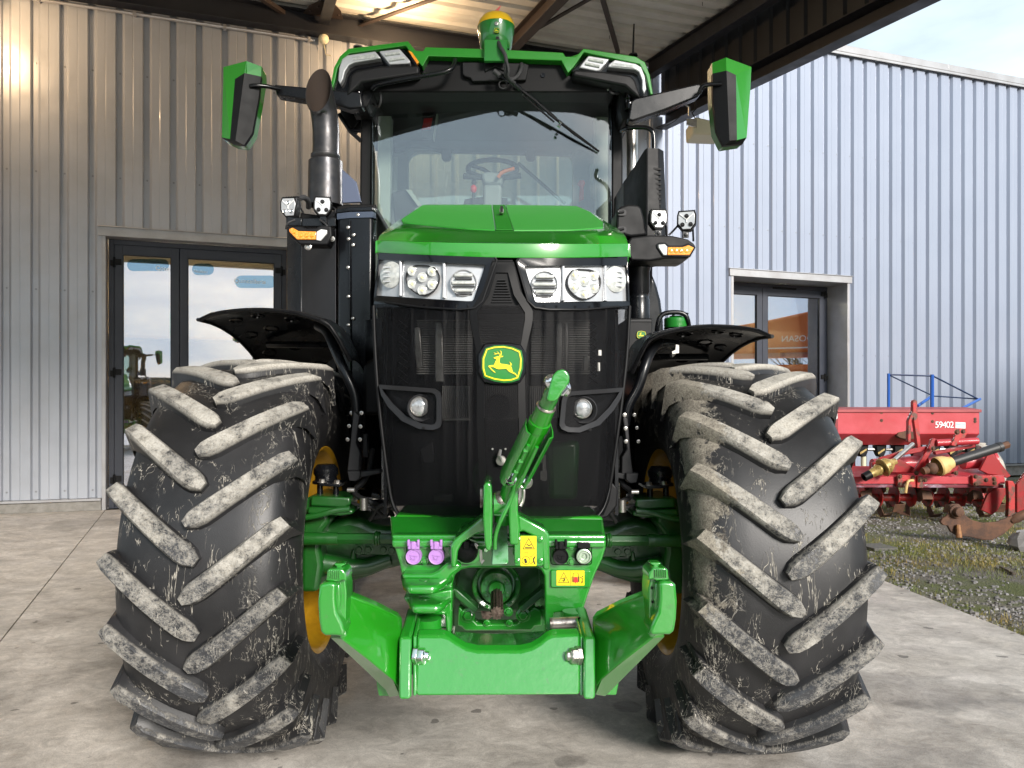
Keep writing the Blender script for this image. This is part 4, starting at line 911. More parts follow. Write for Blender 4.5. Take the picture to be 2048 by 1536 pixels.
# ---------------------------------------------------------------- front hitch
Z = lambda py, Y: EYE - (py - CY) * Y / FOC
X = lambda px, Y: (px - CX) * Y / FOC
HF = [(783, 1070), (786, 1085), (799, 1128), (806, 1165), (816, 1205), (826, 1240), (832, 1255), (898, 1258), (903, 1235), (905, 1168), (909, 1150), (922, 1140), (940, 1136), (1072, 1136), (1083, 1141), (1089, 1152), (1090, 1240), (1092, 1266), (1099, 1271), (1107, 1262), (1108, 1226), (1166, 1222), (1176, 1190), (1190, 1150), (1205, 1118), (1212, 1095), (1212, 1070)]
m = MB(); m.plate(HF, 2.42, 2.70); part('hitch_frame', m, GRN2, TR, bev=.010, seg=3)
hf = [o for o in COL.objects if o.name.startswith('hitch_frame')][0]
m = MB(); m.add([W(784, 1080, 2.40), W(1212, 1080, 2.40), W(1206, 1038, 2.64), W(780, 1032, 2.64), W(784, 1096, 2.40), W(1212, 1096, 2.40), W(1206, 1055, 2.70), W(780, 1050, 2.70)], [(0, 1, 2, 3), (0, 4, 5, 1), (4, 7, 6, 5), (3, 2, 6, 7), (0, 3, 7, 4), (1, 5, 6, 2)]); part('hitch_shoulder', m, GRN2, TR, bev=.008, seg=3)
m = MB(); m.plate([(790, 1030), (1206, 1034), (1210, 1082), (786, 1082)], 2.66, 2.95); part('chassis_nose', m, GRN, TR, bev=.01)
# tower cheeks and sloping ribs
for pl, Y0, Y1 in (([(967, 972), (971, 965), (979, 965), (984, 972), (985, 1030), (984, 1090), (980, 1102), (973, 1102), (969, 1085), (966, 1040)], 2.22, 2.46),
                   ([(1018, 975), (1024, 968), (1032, 970), (1036, 980), (1036, 1020), (1040, 1055), (1038, 1090), (1020, 1090), (1017, 1030)], 2.22, 2.46)):
    m = MB(); m.plate(pl, Y0, Y1); part('tower_cheek', m, GRN2, TR, bev=.008, seg=3)
for pl in ([(966, 1032), (972, 1048), (972, 1066), (950, 1070), (925, 1086), (916, 1102), (912, 1136), (902, 1136), (901, 1092), (908, 1080)], [(1036, 1030), (1090, 1058), (1098, 1068), (1100, 1140), (1086, 1140), (1082, 1090), (1078, 1078), (1046, 1062), (1038, 1066)]):
    m = MB(); m.plate(pl, 2.33, 2.44); part('tower_rib', m, GRN2, TR, bev=.008, seg=3)
m = MB(); m.plate([(916, 1060), (972, 1050), (984, 1000), (1022, 1000), (1034, 1048), (1090, 1070), (1092, 1137), (908, 1137)], 2.44, 2.60); part('tower_back', m, GRN2, TR, bev=.01)
m = MB(); m.add([W(990, 1034, 2.42), W(1015, 1034, 2.42), W(1015, 1060, 2.40), W(1017, 1128, 2.30), W(982, 1130, 2.30), W(988, 1060, 2.40)], [(0, 1, 2, 3, 4, 5)]); p0 = len(m.v)
mm_ = MB(); mm_.extr(m.v, (0, .05, 0)); part('link_stow_plate', mm_, mat('pale_green_sky_sheen', (.16, .36, .20), .3, coat=.9, var=(22, (.04, .26, .05), .52, .66), bump=(40, .2, .005)), TR, bev=.005)  # pale sky reflection is put into this plate's base colour
m = MB(); m.cyl(W(962, 1000, 2.28), W(1045, 1000, 2.30), .017); part('top_link_pin', m, WORN, TR)
m = MB(); m.plate([(960, 978), (966, 978), (966, 1016), (960, 1016)], 2.27, 2.31); part('pin_retainer', m, WORN, TR, bev=.002)
m = MB(); m.tube([W(1038, 972, 2.25), W(1048, 976, 2.25), W(1047, 1000, 2.25), W(1041, 1012, 2.25)], .005, 8, smoothpath=1); m.plate([(1038, 975), (1047, 978), (1044, 1008), (1038, 1006)], 2.26, 2.265); part('linch_clip', m, ZINC, TR)
# sockets and plates on the frame
def inset(x0, y0, x1, y1):
    o_ = rrect(x0, y0, x1, y1, 6, 4); i_ = rrect(x0 + 1.5, y0 + 1.5, x1 - 1.5, y1 - 1.5, 5, 4)
    m = MB(); m.ring([W(x, y, 2.412) for x, y in o_], [W(x, y, 2.419) for x, y in i_], (0, .006, 0)); part('socket_panel_edge', m, DGRN, TR)
    m = MB(); m.plate(i_, 2.413, 2.425); part('socket_panel', m, mat('mid_green_paint', (.014, .15, .012), .4, coat=.5, bump=(40, .2, .004)), TR)
    m = MB()
    for y in (y0 + 7, y1 - 8): m.bolt(W((x0 + x1) / 2, y, 2.412), .0085, .009, m=0)
    part('panel_bolt', m, GRN2, TR, bev=.001)
inset(812, 1083, 887, 1129); inset(1101, 1085, 1184, 1130)
def coupler(x, y, mt_, glyph=True):
    e = empty('socket_cap', W(x, y, 2.41), TR); r = .0245; c = W(x, y, 2.412)
    m = MB(); m.lathe(c, (0, -1, 0), [(0, r), (.028, r), (.031, r * .96), (.030, r * .82), (.027, r * .80), (.027, 0)], 36); part('cap', m, mt_, e, smooth=40)
    m = MB(); m.obox(c + Vector((0, -.018, .034)), .036, .03, .022); m.obox(c + Vector((-.015, -.03, .044)), .008, .016, .02); m.obox(c + Vector((.015, -.03, .044)), .008, .016, .02); m.obox(c + Vector((0, -.034, .036)), .014, .008, .024); part('cap_hinge', m, mt_, e, bev=.0025)
    if glyph:
        m = MB(); M_ = Matrix.Rotation(R(8), 3, 'Y')
        m.obox(c + Vector((.001, -.0285, .003)), .026, .003, .002, M_); m.obox(c + Vector((-.006, -.0285, -.004)), .002, .003, .010, Matrix.Rotation(R(-35), 3, 'Y')); m.obox(c + Vector((.004, -.0285, -.004)), .002, .003, .012, Matrix.Rotation(R(25), 3, 'Y')); m.obox(c + Vector((-.003, -.0285, -.008)), .014, .003, .002, M_); part('cap_symbol', m, mt_, e)
    return e
coupler(829, 1110, PINK); coupler(874, 1110, PINK); coupler(1120, 1110, BLK)
c = W(1166, 1110, 2.412); e = empty('hydraulic_coupling', c, TR)
m = MB(); m.lathe(c, (0, -1, 0), [(0, .027), (.02, .027), (.022, .024)], 36); m.obox(c + Vector((0, -.014, .034)), .040, .024, .018); part('collar', m, BLK, e, bev=.002)
m = MB(); m.lathe(c, (0, -1, 0), [(0, .023), (.026, .023), (.027, .020), (.020, .0185), (.020, .016), (.024, .015), (.024, .011), (.016, .010), (.016, .005), (.021, .004), (.021, 0)], 36); part('coupling_body', m, mat('pale_coupling_metal', (.5, .6, .47), .3, metal=.6), e, smooth=40)
c = W(933, 1102, 2.405); e = empty('trailer_socket', c, TR)
m = MB(); m.lathe(c + Vector((0, .03, 0)), (0, -1, 0), [(0, .043), (.03, .043), (.034, .039), (.036, .034), (.046, .031), (.054, .022), (.057, .010), (.058, 0)], 48); part('cover', m, BLKM, e, smooth=40)
m = MB(); m.obox(c + Vector((0, -.018, .024)), .020, .028, .026); m.obox(c + Vector((-.018, -.012, .023)), .014, .018, .012); m.obox(c + Vector((.018, -.012, .023)), .014, .018, .012); part('cover_hinge', m, BLKM, e, bev=.003)
m = MB(); m.bolt(c + Vector((-.028, -.006, .016)), .006, .005); m.bolt(c + Vector((.028, -.006, .016)), .006, .005); part('cover_screw', m, ZINC, e)
m = MB(); m.plate(smooth_poly([(905, 1088), (933, 1074), (962, 1085), (964, 1120), (935, 1132), (906, 1120)], 2), 2.40, 2.43); m.bolt(W(904, 1103, 2.40), .007, .006); part('socket_flange', m, GRN2, TR, bev=.002)
m = MB(); m.tube([W(958, 1095, 2.36), W(966, 1097, 2.30), W(972, 1100, 2.26)], .006, 8); part('lanyard_stub', m, GRN2, TR)
m = MB(); m.tube([W(960, 1097, 2.33), W(961, 1122, 2.33), W(963, 1126, 2.33), W(968, 1120, 2.33)], .0035, 8); m.tube([W(963, 1097, 2.33), W(964, 1124, 2.33)], .002, 6); part('spring_clip', m, ZINC, TR)
# decals
m = MB(); m.plate(rrect(1029, 1071, 1087, 1132, 5, 4), 2.325, 2.35); dp = part('decal_plate', m, GRN2, TR, bev=.002)
m = MB()
for x, y in ((1036, 1080), (1081, 1080), (1035, 1122), (1081, 1122)): m.lathe(W(x, y, 2.325), (0, -1, 0), [(0, .009), (.004, .008), (.005, .005), (.002, .003), (.002, 0)], 16)
part('plate_screw', m, GRN2, dp)
def decal(x0, y0, x1, y1, Y, parent):
    m = MB(); m.plate(rrect(x0, y0, x1, y1, 1.2, 2), Y, Y + .0012); return part('decal', m, DECY, parent, smooth=0)
Yd = 2.3235; d1 = decal(1041, 1072, 1073, 1132, Yd, dp); ink = MB()
def stroke(mb, pts, w_, Y):
    for a, b in zip(pts, pts[1:]):
        A, B = W(*a, Y), W(*b, Y); d = (B - A); n_ = Vector((d.z, 0, -d.x)).normalized() * w_ / 2; e_ = d.normalized() * w_ * .4
        mb.extr([A + n_ - e_, B + n_ + e_, B - n_ + e_, A - n_ - e_], (0, .0006, 0))
def tri(mb, cx_, yb, hw, h, w_, Y): stroke(mb, [(cx_ - hw, yb), (cx_, yb - h), (cx_ + hw, yb), (cx_ - hw, yb)], w_, Y)
Yi = Yd - .0008
tri(ink, 1057.5, 1098, 11.5, 21, .0016, Yi); stroke(ink, [(1054, 1089), (1058, 1091), (1062, 1089.5)], .0028, Yi); stroke(ink, [(1051, 1095.5), (1064, 1095.5)], .003, Yi)
stroke(ink, circ(1052, 1121, 8, n=20) + [(1060, 1121)], .0012, Yi); ink.plate([(1048, 1118), (1052, 1117), (1055, 1125), (1050, 1127)], Yi, Yi + .0005)
ink.plate([(1070, 1112), (1071, 1113), (1068, 1120), (1071, 1128), (1069, 1129), (1066, 1122), (1066, 1117)], Yi, Yi + .0005); stroke(ink, [(1061, 1128), (1067, 1123)], .0016, Yi); stroke(ink, [(1045, 1106), (1055, 1105), (1056, 1108)], .0009, Yi); stroke(ink, [(1058, 1112), (1064, 1113), (1070, 1105)], .0009, Yi)
part('decal_ink', ink, DECB, d1, smooth=0)
m = MB(); m.plate(rrect(1101, 1140, 1182, 1176, 4, 3), 2.410, 2.43); dq = part('decal_plate', m, GRN2, TR, bev=.004)
Yd = 2.4085; Yi = Yd - .0008; d2 = decal(1113, 1141, 1169, 1171, Yd, dq); ink = MB()
tri(ink, 1127.5, 1165, 10.5, 20, .0013, Yi); stroke(ink, [(1123, 1157), (1127, 1156), (1129, 1160), (1125, 1161)], .0018, Yi); stroke(ink, [(1130, 1155), (1129, 1161), (1127, 1163)], .0022, Yi)
stroke(ink, [(1141.5, 1142), (1141.5, 1170)], .0007, Yi); stroke(ink, [(1146, 1153), (1147, 1146), (1156, 1146), (1157.5, 1153)], .0012, Yi)
ink.plate(circ(1165, 1153, 1.3, n=8), Yi, Yi + .0004); stroke(ink, [(1160, 1154), (1165, 1157), (1164.5, 1162), (1162, 1167)], .0018, Yi); stroke(ink, [(1164.5, 1162), (1166, 1166)], .0016, Yi)
ink.plate([(1145, 1153), (1147, 1153), (1147, 1164), (1145, 1164)], Yi, Yi + .0004); ink.plate([(1156, 1153), (1158, 1153), (1158, 1164), (1156, 1164)], Yi, Yi + .0004)
part('decal_ink', ink, DECB, d2, smooth=0)
ink = MB(); ink.plate([(1148, 1154), (1155, 1154), (1156, 1166), (1153, 1164), (1151, 1167), (1149, 1164), (1147, 1166)], Yi, Yi + .0004)
for k in range(5): ink.plate([(1143, 1154 + k * 2.4), (1144.3, 1154 + k * 2.4), (1144.3, 1155 + k * 2.4), (1143, 1155 + k * 2.4)], Yi, Yi + .0004); ink.plate([(1158.6, 1154 + k * 2.4), (1159.8, 1154 + k * 2.4), (1159.8, 1155 + k * 2.4), (1158.6, 1155 + k * 2.4)], Yi, Yi + .0004)
part('decal_red', ink, DECR, d2, smooth=0)
# towing tongues on the left of the frame
def tongue(zy, Yf, pts, th, hole):
    """pts: (px at that depth, Y) outline of the top face; zy = photo row of the front edge at depth Yf"""
    z = Z(zy, Yf); m = MB(); m.extr([Vector((X(px, Y), Y, z)) for px, Y in pts], (0, 0, -th)); o = part('tow_tongue', m, GRN2, TR, bev=.011, seg=3)
    h = MB(); h.lathe((X(hole[0], hole[1]), hole[1], z + .0012), (0, 0, 1), [(-.004, .017), (0, .0165), (-.003, .014), (-.0035, 0)], 24); part('pin_hole', h, DGRN, o)
tongue(1172, 2.26, [(817, 2.26), (868, 2.26), (878, 2.28), (905, 2.40), (907, 2.45), (801, 2.45), (806, 2.30)], .026, (849, 2.34))
tongue(1211, 2.27, [(827, 2.27), (876, 2.27), (886, 2.29), (903, 2.38), (904, 2.45), (815, 2.45), (819, 2.30)], .026, (849, 2.35))
m = MB(); m.plate([(803, 1148), (862, 1148), (876, 1142), (893, 1127), (912, 1124), (925, 1132), (905, 1150), (884, 1180), (870, 1176), (872, 1160), (806, 1160)], 2.36, 2.44); part('frame_step', m, GRN2, TR, bev=.008)
m = MB(); m.plate([(806, 1195), (905, 1178), (903, 1265), (893, 1268), (890, 1230), (828, 1230)], 2.38, 2.46); part('frame_web', m, GRN2, TR, bev=.006)
# lift rams
for x0, x1, ya, yb, x2, x3 in ((826, 884, 1236, 1258, 842, 872), ): 
    m = MB(); Y = 2.36; m.cyl(W(855, ya, Y), W(855, yb - 4, Y), px2m(28, Y), 32); m.cyl(W(855, yb - 3, Y), W(855, yb, Y), px2m(29, Y), 32); part('lift_ram', m, GRN2, TR, bev=.004)
    m = MB(); m.cyl(W(857, 1255, Y), W(857, 1276, Y), px2m(14, Y), 24); m.torus(W(857, 1263, Y), (0, 0, 1), px2m(14, Y), .004); part('ram_rod', m, GRN2, TR)
m = MB(); Y = 2.38; m.cyl(W(1147, 1222, Y), W(1147, 1240, Y), px2m(22, Y), 28); m.cyl(W(1128, 1255, Y), W(1128, 1278, Y), px2m(13, Y), 24); m.torus(W(1128, 1272, Y), (0, 0, 1), px2m(13, Y), .006); part('lift_ram', m, GRN2, TR, bev=.003)
m = MB(); Y = 2.33; m.cyl(W(1100, 1247, Y), W(1165, 1244, Y), px2m(11.5, Y), 32); m.lathe(W(1159, 1238, Y - .012), (0, -1, 0), [(0, .006), (.004, .006), (.0042, 0)], 16, 1); part('hitch_pin', m, [WORN, BLK], TR, bev=.003)
# PTO housing
Y = 2.66; c = W(993, 1180, Y); z0 = c.z
m = MB(); m.plate([(905, 1130), (1092, 1130), (1092, 1268), (905, 1268)], 2.86, 2.95); m.plate([(915, 1128), (1080, 1128), (1085, 1180), (1060, 1225), (925, 1225), (910, 1180)], 2.78, 2.90); part('pto_backing', m, DGRN, TR, bev=.01)
m = MB(); m.lathe(c + Vector((0, .16, 0)), (0, -1, 0), [(0, .088), (.10, .087), (.105, .083), (.10, .070), (.07, .066), (.07, .058), (.13, .057), (.135, .054), (.135, .030), (.15, .030), (.16, .026), (.16, 0)], 56)
for k in range(6): a = R(90 + 60 * k); m.bolt(c + Vector((.043 * math.cos(a), .024, .043 * math.sin(a))), .007, .008)
for k in range(8): a = R(20 + 45 * k); m.bolt(c + Vector((.078 * math.cos(a), .054, .078 * math.sin(a))), .006, .005, washer=False)
part('pto_housing', m, GRN2, TR, bev=.0015)
m = MB(); ps = []
for k in range(12):
    a = 2 * math.pi * k / 12
    for da, rr in ((-.16, .0175), (-.10, .0205), (.10, .0205), (.16, .0175)): ps.append((rr * math.cos(a + da), rr * math.sin(a + da)))
m.extr([Vector((c.x + x, 2.36, z0 + z)) for x, z in ps], (0, .24, 0)); m.lathe((c.x, 2.362, z0), (0, -1, 0), [(0, .017), (.004, .0155), (.0045, .004), (.001, .003), (.001, 0)], 24); part('pto_shaft', m, SPLINE, TR, smooth=30)
m = MB(); m.plate([(918, 1212), (955, 1248), (1032, 1248), (1068, 1212), (1085, 1222), (1085, 1252), (1070, 1254), (1064, 1262), (930, 1262), (922, 1254), (914, 1252)], 2.62, 2.68); part('pto_plate', m, GRN2, TR, bev=.006)
m = MB()
for x, y, r in ((936, 1230, .016), (1046, 1229, .016), (974, 1246, .008), (1019, 1246, .008), (1017, 1223, .010)): m.lathe(W(x, y, 2.62), (0, -1, 0), [(0, r * 1.6), (.006, r * 1.55), (.007, r)], 24); m.bolt(W(x, y, 2.614), r, r * .9, washer=False)
part('plate_bolt', m, GRN2, TR, bev=.001)
for pl in ([(906, 1176), (916, 1180), (958, 1218), (950, 1228), (910, 1194)], [(1088, 1172), (1080, 1180), (1036, 1216), (1046, 1226), (1090, 1190)]):
    m = MB(); m.plate(pl, 2.58, 2.64); part('pto_brace', m, DGRN, TR, bev=.004)
m = MB(); m.plate([(962, 1222), (985, 1224), (986, 1232), (976, 1240), (964, 1236)], 2.612, 2.616); part('chipped_plate', m, SPLINE, TR)
m = MB(); m.tube([W(908, 1252, 2.4), W(907, 1266, 2.4)], .004, 8); part('grease_nipple', m, ZINC, TR)
# cross beam
Yt, Yb = 2.20, 2.12
def CB(px, py): t = (py - 1270) / 123; return W(px, py, Yt + (Yb - Yt) * t)
face = [(834, 1272), (886, 1272), (898, 1276), (914, 1288), (932, 1298), (955, 1303), (1040, 1303), (1062, 1298), (1080, 1288), (1094, 1276), (1106, 1271), (1160, 1270), (1161, 1380), (1160, 1391), (832, 1393), (831, 1382)]
PALE = GRN2
m = MB(); m.extr([CB(*p) for p in face], (0, .035, .012)); part('cross_beam', m, GRN2, TR, bev=.007, seg=3)
rows = []
for px in range(876, 1112, 8):
    t = (px - 992) / 116; dip = 32 * max(0, 1 - t * t) ** .7; rows.append([W(px, 1270 + dip, 2.20), W(px, 1262 + dip * .75, 2.32), W(px, 1256 + dip * .35, 2.48)])
m = MB(); m.shell(rows, (0, 0, -.03)); part('beam_saddle', m, GRN2, TR, smooth=60)
m = MB(); m.box(X(800, 2.3), X(1190, 2.3), 2.30, 2.50, Z(1390, 2.15), Z(1305, 2.3)); part('beam_back', m, DGRN, TR, bev=.01)
for x0, x1 in ((800, 824), (1166, 1189)):
    m = MB(); m.extr([CB(x0, 1276) + Vector((0, -.02, 0)), CB(x0 + 3, 1270) + Vector((0, -.02, 0)), CB(x1 - 2, 1270) + Vector((0, -.02, 0)), CB(x1, 1276) + Vector((0, -.02, 0)), CB(x1, 1388) + Vector((0, -.02, 0)), CB(x1 - 2, 1394) + Vector((0, -.02, 0)), CB(x0, 1394) + Vector((0, -.02, 0)), CB(x0 - 1, 1388) + Vector((0, -.02, 0))], (0, .22, .03)); part('beam_end_plate', m, GRN2, TR, bev=.008, seg=3)
for x0, x1 in ((826, 833), (1160, 1166)):
    m = MB(); m.extr([CB(x0, 1272), CB(x1, 1272), CB(x1, 1392), CB(x0, 1392)], (0, .12, .02)); part('end_weld', m, GRN2, TR, bev=.003)
for px_, s in ((845, 1), (1145, -1)):
    c = CB(px_, 1310); m = MB(); r = .0235
    m.lathe(c + Vector((-s * .010, -.004, 0)), (s, -.25, 0), [(-.012, r * 1.15), (.0, r * 1.15), (.0005, r)], 6); m.lathe(c + Vector((-s * .010, -.006, 0)), (s, -.25, .05), [(-.01, r), (.016, r), (.020, r * .8), (.021, r * .62), (.030, r * .58), (.033, r * .3), (.033, 0)], 6); part('lock_nut', m, CHR if s > 0 else ZINC, TR, bev=.002)
# lower arms and hooks
for s in (0, 1):
    T = (lambda x: x) if s == 0 else (lambda x: 1990 - x)
    dy = 0 if s == 0 else -2
    top = [(690, 1186, 2.02), (745, 1208, 2.10), (792, 1232, 2.18), (800, 1243, 2.22), (801, 1300, 2.20), (800, 1392, 2.16), (795, 1375, 2.155), (786, 1362, 2.14), (740, 1322, 2.07), (682, 1277, 1.99)]
    m = MB(); m.extr([W(T(x), y + dy, Y) for x, y, Y in top], (0, .055, -.004)); arm = part('lower_arm', m, GRN2 if 0 else GRN, TR, bev=.006, seg=3)
    bot = [(682, 1277, 1.99), (740, 1322, 2.07), (786, 1362, 2.14), (799, 1392, 2.155), (779, 1396, 2.22), (772, 1378, 2.22), (754, 1356, 2.20), (706, 1318, 2.14), (660, 1275, 2.06)]
    m = MB(); m.extr([W(T(x), y + dy, Y) for x, y, Y in bot], (0, .03, .012)); part('arm_underplate', m, GRN, arm, bev=.003)
    foot = [(752, 1350), (772, 1370), (779, 1393), (757, 1393), (753, 1372)]
    m = MB(); m.plate([(T(x), y + dy) for x, y in foot], 2.26, 2.46); part('arm_foot', m, GRN2, arm, bev=.004)
    m = MB(); m.cyl(W(T(803), 1318, 2.27), W(T(790), 1318, 2.27), .05, 28); part('arm_boss', m, GRN2, arm, bev=.004)
    # hook: outer claw, inner cheek, throat and latch
    o_ = [(638, 1172), (642, 1167), (660, 1165), (672, 1168), (671, 1200), (674, 1226), (684, 1246), (690, 1262), (688, 1274), (672, 1272), (650, 1272), (641, 1266), (637, 1240), (635, 1205)]
    m = MB(); m.plate([(T(x), y + dy) for x, y in o_], 1.93, 2.02); hk = part('hook_claw', m, GRN2, TR, bev=.013, seg=4)
    i_ = [(673, 1160), (682, 1156), (690, 1160), (693, 1180), (691, 1275), (682, 1278), (672, 1262), (670, 1235), (674, 1232), (678, 1200)]
    m = MB(); m.plate([(T(x), y + dy) for x, y in i_], 1.97, 2.06); part('hook_cheek', m, GRN2, hk, bev=.008, seg=3)
    th = [(668, 1165), (680, 1165), (684, 1205), (680, 1235), (672, 1236), (668, 1215)]
    m = MB(); m.plate([(T(x), y + dy) for x, y in th], 2.03, 2.07); part('hook_throat', m, BLK if s == 0 else DGRN, hk)
    l_ = [(673, 1170), (679, 1168), (681, 1200), (677, 1228), (672, 1230), (672, 1200)]
    m = MB(); m.plate([(T(x), y + dy) for x, y in l_], 1.95, 1.99); part('latch_blade', m, GRN2, hk, bev=.004)
    t_ = [(654, 1142), (658, 1138), (684, 1138), (692, 1148), (693, 1162), (684, 1160), (676, 1164), (652, 1162)]
    m = MB(); m.plate([(T(x), y + dy) for x, y in t_], 1.945, 2.03); ll = part('latch_head', m, GRN2, hk, bev=.005, seg=3)
    m = MB()
    for k in range(6): m.plate([(T(657 + k * 4.2), 1141 + dy), (T(659 + k * 4.2), 1141 + dy), (T(658.6 + k * 4.2), 1158 + dy), (T(656.6 + k * 4.2), 1158 + dy)], 1.939, 1.95)
    part('latch_grip', m, GRN2, ll, bev=.001)
    k_ = [(667, 1129), (671, 1127), (688, 1127), (690, 1130), (683, 1133), (682, 1139), (674, 1139), (673, 1133)]
    m = MB(); m.plate([(T(x), y + dy) for x, y in k_], 1.965, 2.0); part('latch_pull', m, GRN2, ll, bev=.003)
    m = MB()
    for x, y in (((682, 1240), ) if s == 0 else ((686, 1176), (685, 1204))): m.obox(W(T(x), y, 1.968), .008 if s == 0 else .004, .004, .010 if s == 0 else .006)
    part('cheek_hole', m, BLK, hk)
# ---- top link ram, leaning forward
A_, B_ = W(1003, 1012, 2.28), W(1116, 752, 1.98); d_ = (B_ - A_); L_ = d_.length; u_ = d_.normalized()
def al(px, py):                                      # point on the ram axis nearest that photo row
    t = (1012 - py) / 260; Y = 2.28 + (1.98 - 2.28) * t; return W(px, py, Y)
m = MB(); m.tube([al(1007, 1040), al(1014, 1000), al(1030, 945)], [.026, .027, .022], 24); m.lathe(al(1001, 1008), (1, 0, 0), [(-.02, .036), (.022, .036)], 32, 0, True); tl = part('top_link', m, GRN2, TR, bev=.003)
m = MB(); m.ball(al(1002, 1002), .03, 20); part('link_ball', m, WORN, tl, smooth=60)
m = MB(); m.cyl(al(1021, 962), al(1078, 848), .0290, 32); m.cyl(al(1074, 856), al(1080, 842), .0310, 32); part('ram_barrel', m, GRN, tl, bev=.002)
m = MB(); m.cyl(al(1077, 850), al(1092, 815), .0275, 32, 0, .026); part('ram_head', m, GRN, tl, bev=.003)
m = MB(); m.torus(al(1092.5, 813), tuple(u_), .0225, .0045, 28, 8); part('ram_seal', m, WORN, tl)
m = MB(); m.cyl(al(1093, 812), al(1101, 795), .021, 24); m.tube([al(1099, 800), al(1103, 785), al(1108, 775)], [.021, .020, .016], 20)
ax = u_.cross(Vector((0, 1, .1))).normalized()
part('rod_end', m, GRN2, tl, bev=.003)
hkp = [(1093, 798), (1097, 782), (1100, 768), (1106, 750), (1115, 741), (1125, 738), (1134, 742), (1139, 752), (1139, 764), (1131, 776), (1123, 786), (1117, 797), (1110, 803), (1098, 803)]
m = MB(); m.plate(hkp, 1.955, 2.01); part('link_hook', m, GRN2, tl, bev=.012, seg=4)
m = MB(); c = al(1104, 764); m.ball(c + Vector((-.004, 0, 0)), .021, 20, 0, (.8, 1, 1)); m.ball(al(1134, 778) + Vector((0, .01, 0)), .020, 20, 0, (.6, 1, 1)); part('hook_ball', m, CHR, tl, smooth=60)
m = MB(); m.plate([(1127, 760), (1139, 772), (1139, 779), (1126, 793), (1120, 790)], 1.96, 2.0); part('hook_latch', m, CHR, tl, bev=.004)
m = MB(); m.extr([al(1104, 782) + Vector((-.006, -.027, 0)), al(1109, 780) + Vector((0, -.027, 0)), al(1108, 795) + Vector((0, -.027, 0)), al(1101, 797) + Vector((-.003, -.027, 0))], (0, .003, 0)); part('label_remnant', m, WORN, tl)
# guard channel with stow rod
def ch(pts, mt_, nm, y0=-.055, th=.004, bev=.001):
    m = MB(); m.extr([al(x, y) + Vector((0, y0, 0)) for x, y in pts], (0, th, 0)); return part(nm, m, mt_, tl, bev=bev)
m = MB()
pr = [(-.036, .0), (-.036, -.050), (-.020, -.058), (.030, -.058), (.038, -.050), (.038, 0)]
def frame_at(px, py):
    c = al(px, py); sx = Vector((1, 0, 0)); sx = (sx - u_ * sx.dot(u_)).normalized(); sy = u_.cross(sx).normalized()
    if sy.y > 0: sy = -sy
    return c, sx, sy
def sect(px, py, prof, k=1.):
    c, sx, sy = frame_at(px, py); return [c + sx * a * k + sy * (-b) for a, b in prof]
outer_l = [(-.034, .0), (-.036, -.028), (-.030, -.036)]
for side_, prof in ((-1, [(-.033, .018), (-.037, -.012), (-.034, -.036), (-.024, -.046)]), (1, [(.033, .020), (.037, -.012), (.036, -.036), (.026, -.046)])):
    m = MB(); m.shell([sect(1026, 952, prof), sect(1078, 850, prof)], frame_at(1050, 900)[2] * .003 + frame_at(1050, 900)[1] * (.003 * side_)); part('guard_channel', m, GRN2, tl, smooth=40)
for t0, t1, off in (((1024, 948), (1060, 868), -.004),) * 1:
    m = MB(); p0, sx, sy = frame_at(*t0); p1, _, _ = frame_at(*t1)
    for q_ in (-.006, .018): m.tube([p0 + sx * q_ + sy * .048, p1 + sx * q_ + sy * .048], .0055, 8)
    for k in range(4): c_ = p0 + (p1 - p0) * (.1 + .26 * k) + sx * -.008 + sy * .050; m.obox(c_, .012, .008, .010)
    part('stow_rack', m, GRN2, tl, bev=.001)
m = MB(); m.bolt(al(1025, 955) + Vector((-.008, -.05, 0)), .012, .012, (-.1, -1, .1)); m.bolt(al(1044, 962) + Vector((.012, -.035, 0)), .012, .012, (.5, -1, 0)); part('channel_bolt', m, CHR, tl)
m = MB(); m.tube([al(1030, 955) + Vector((0, -.05, 0)), al(1024, 990) + Vector((0, -.05, 0)), W(1004, 1035, 2.20), W(994, 1060, 2.22), W(990, 1078, 2.23), W(990, 1098, 2.24)], .0058, 10, smoothpath=2); part('link_support_rod', m, GRN2, tl)
# ---------------------------------------------------------------- engine bay, chassis
m = MB(); m.box(-.385, .44, 2.97, 4.4, 1.0, 1.93); part('engine_block', m, BLK, TR)
m = MB(); m.box(-.34, .36, 3.0, 6.6, .62, 1.05); m.box(-.25, .27, 2.9, 4.0, .55, .80); part('chassis', m, DGRN, TR, bev=.02)
for sx, x in ((-1, -.405), (1, .468)):
    m = MB(); m.extr([Vector((x, 2.86, .98)), Vector((x, 4.45, 1.1)), Vector((x, 4.45, 2.42)), Vector((x, 3.0, 1.93)), Vector((x, 2.86, 1.86))], (-.012 * sx, 0, 0)); part('bonnet_side', m, BLKP, TR)
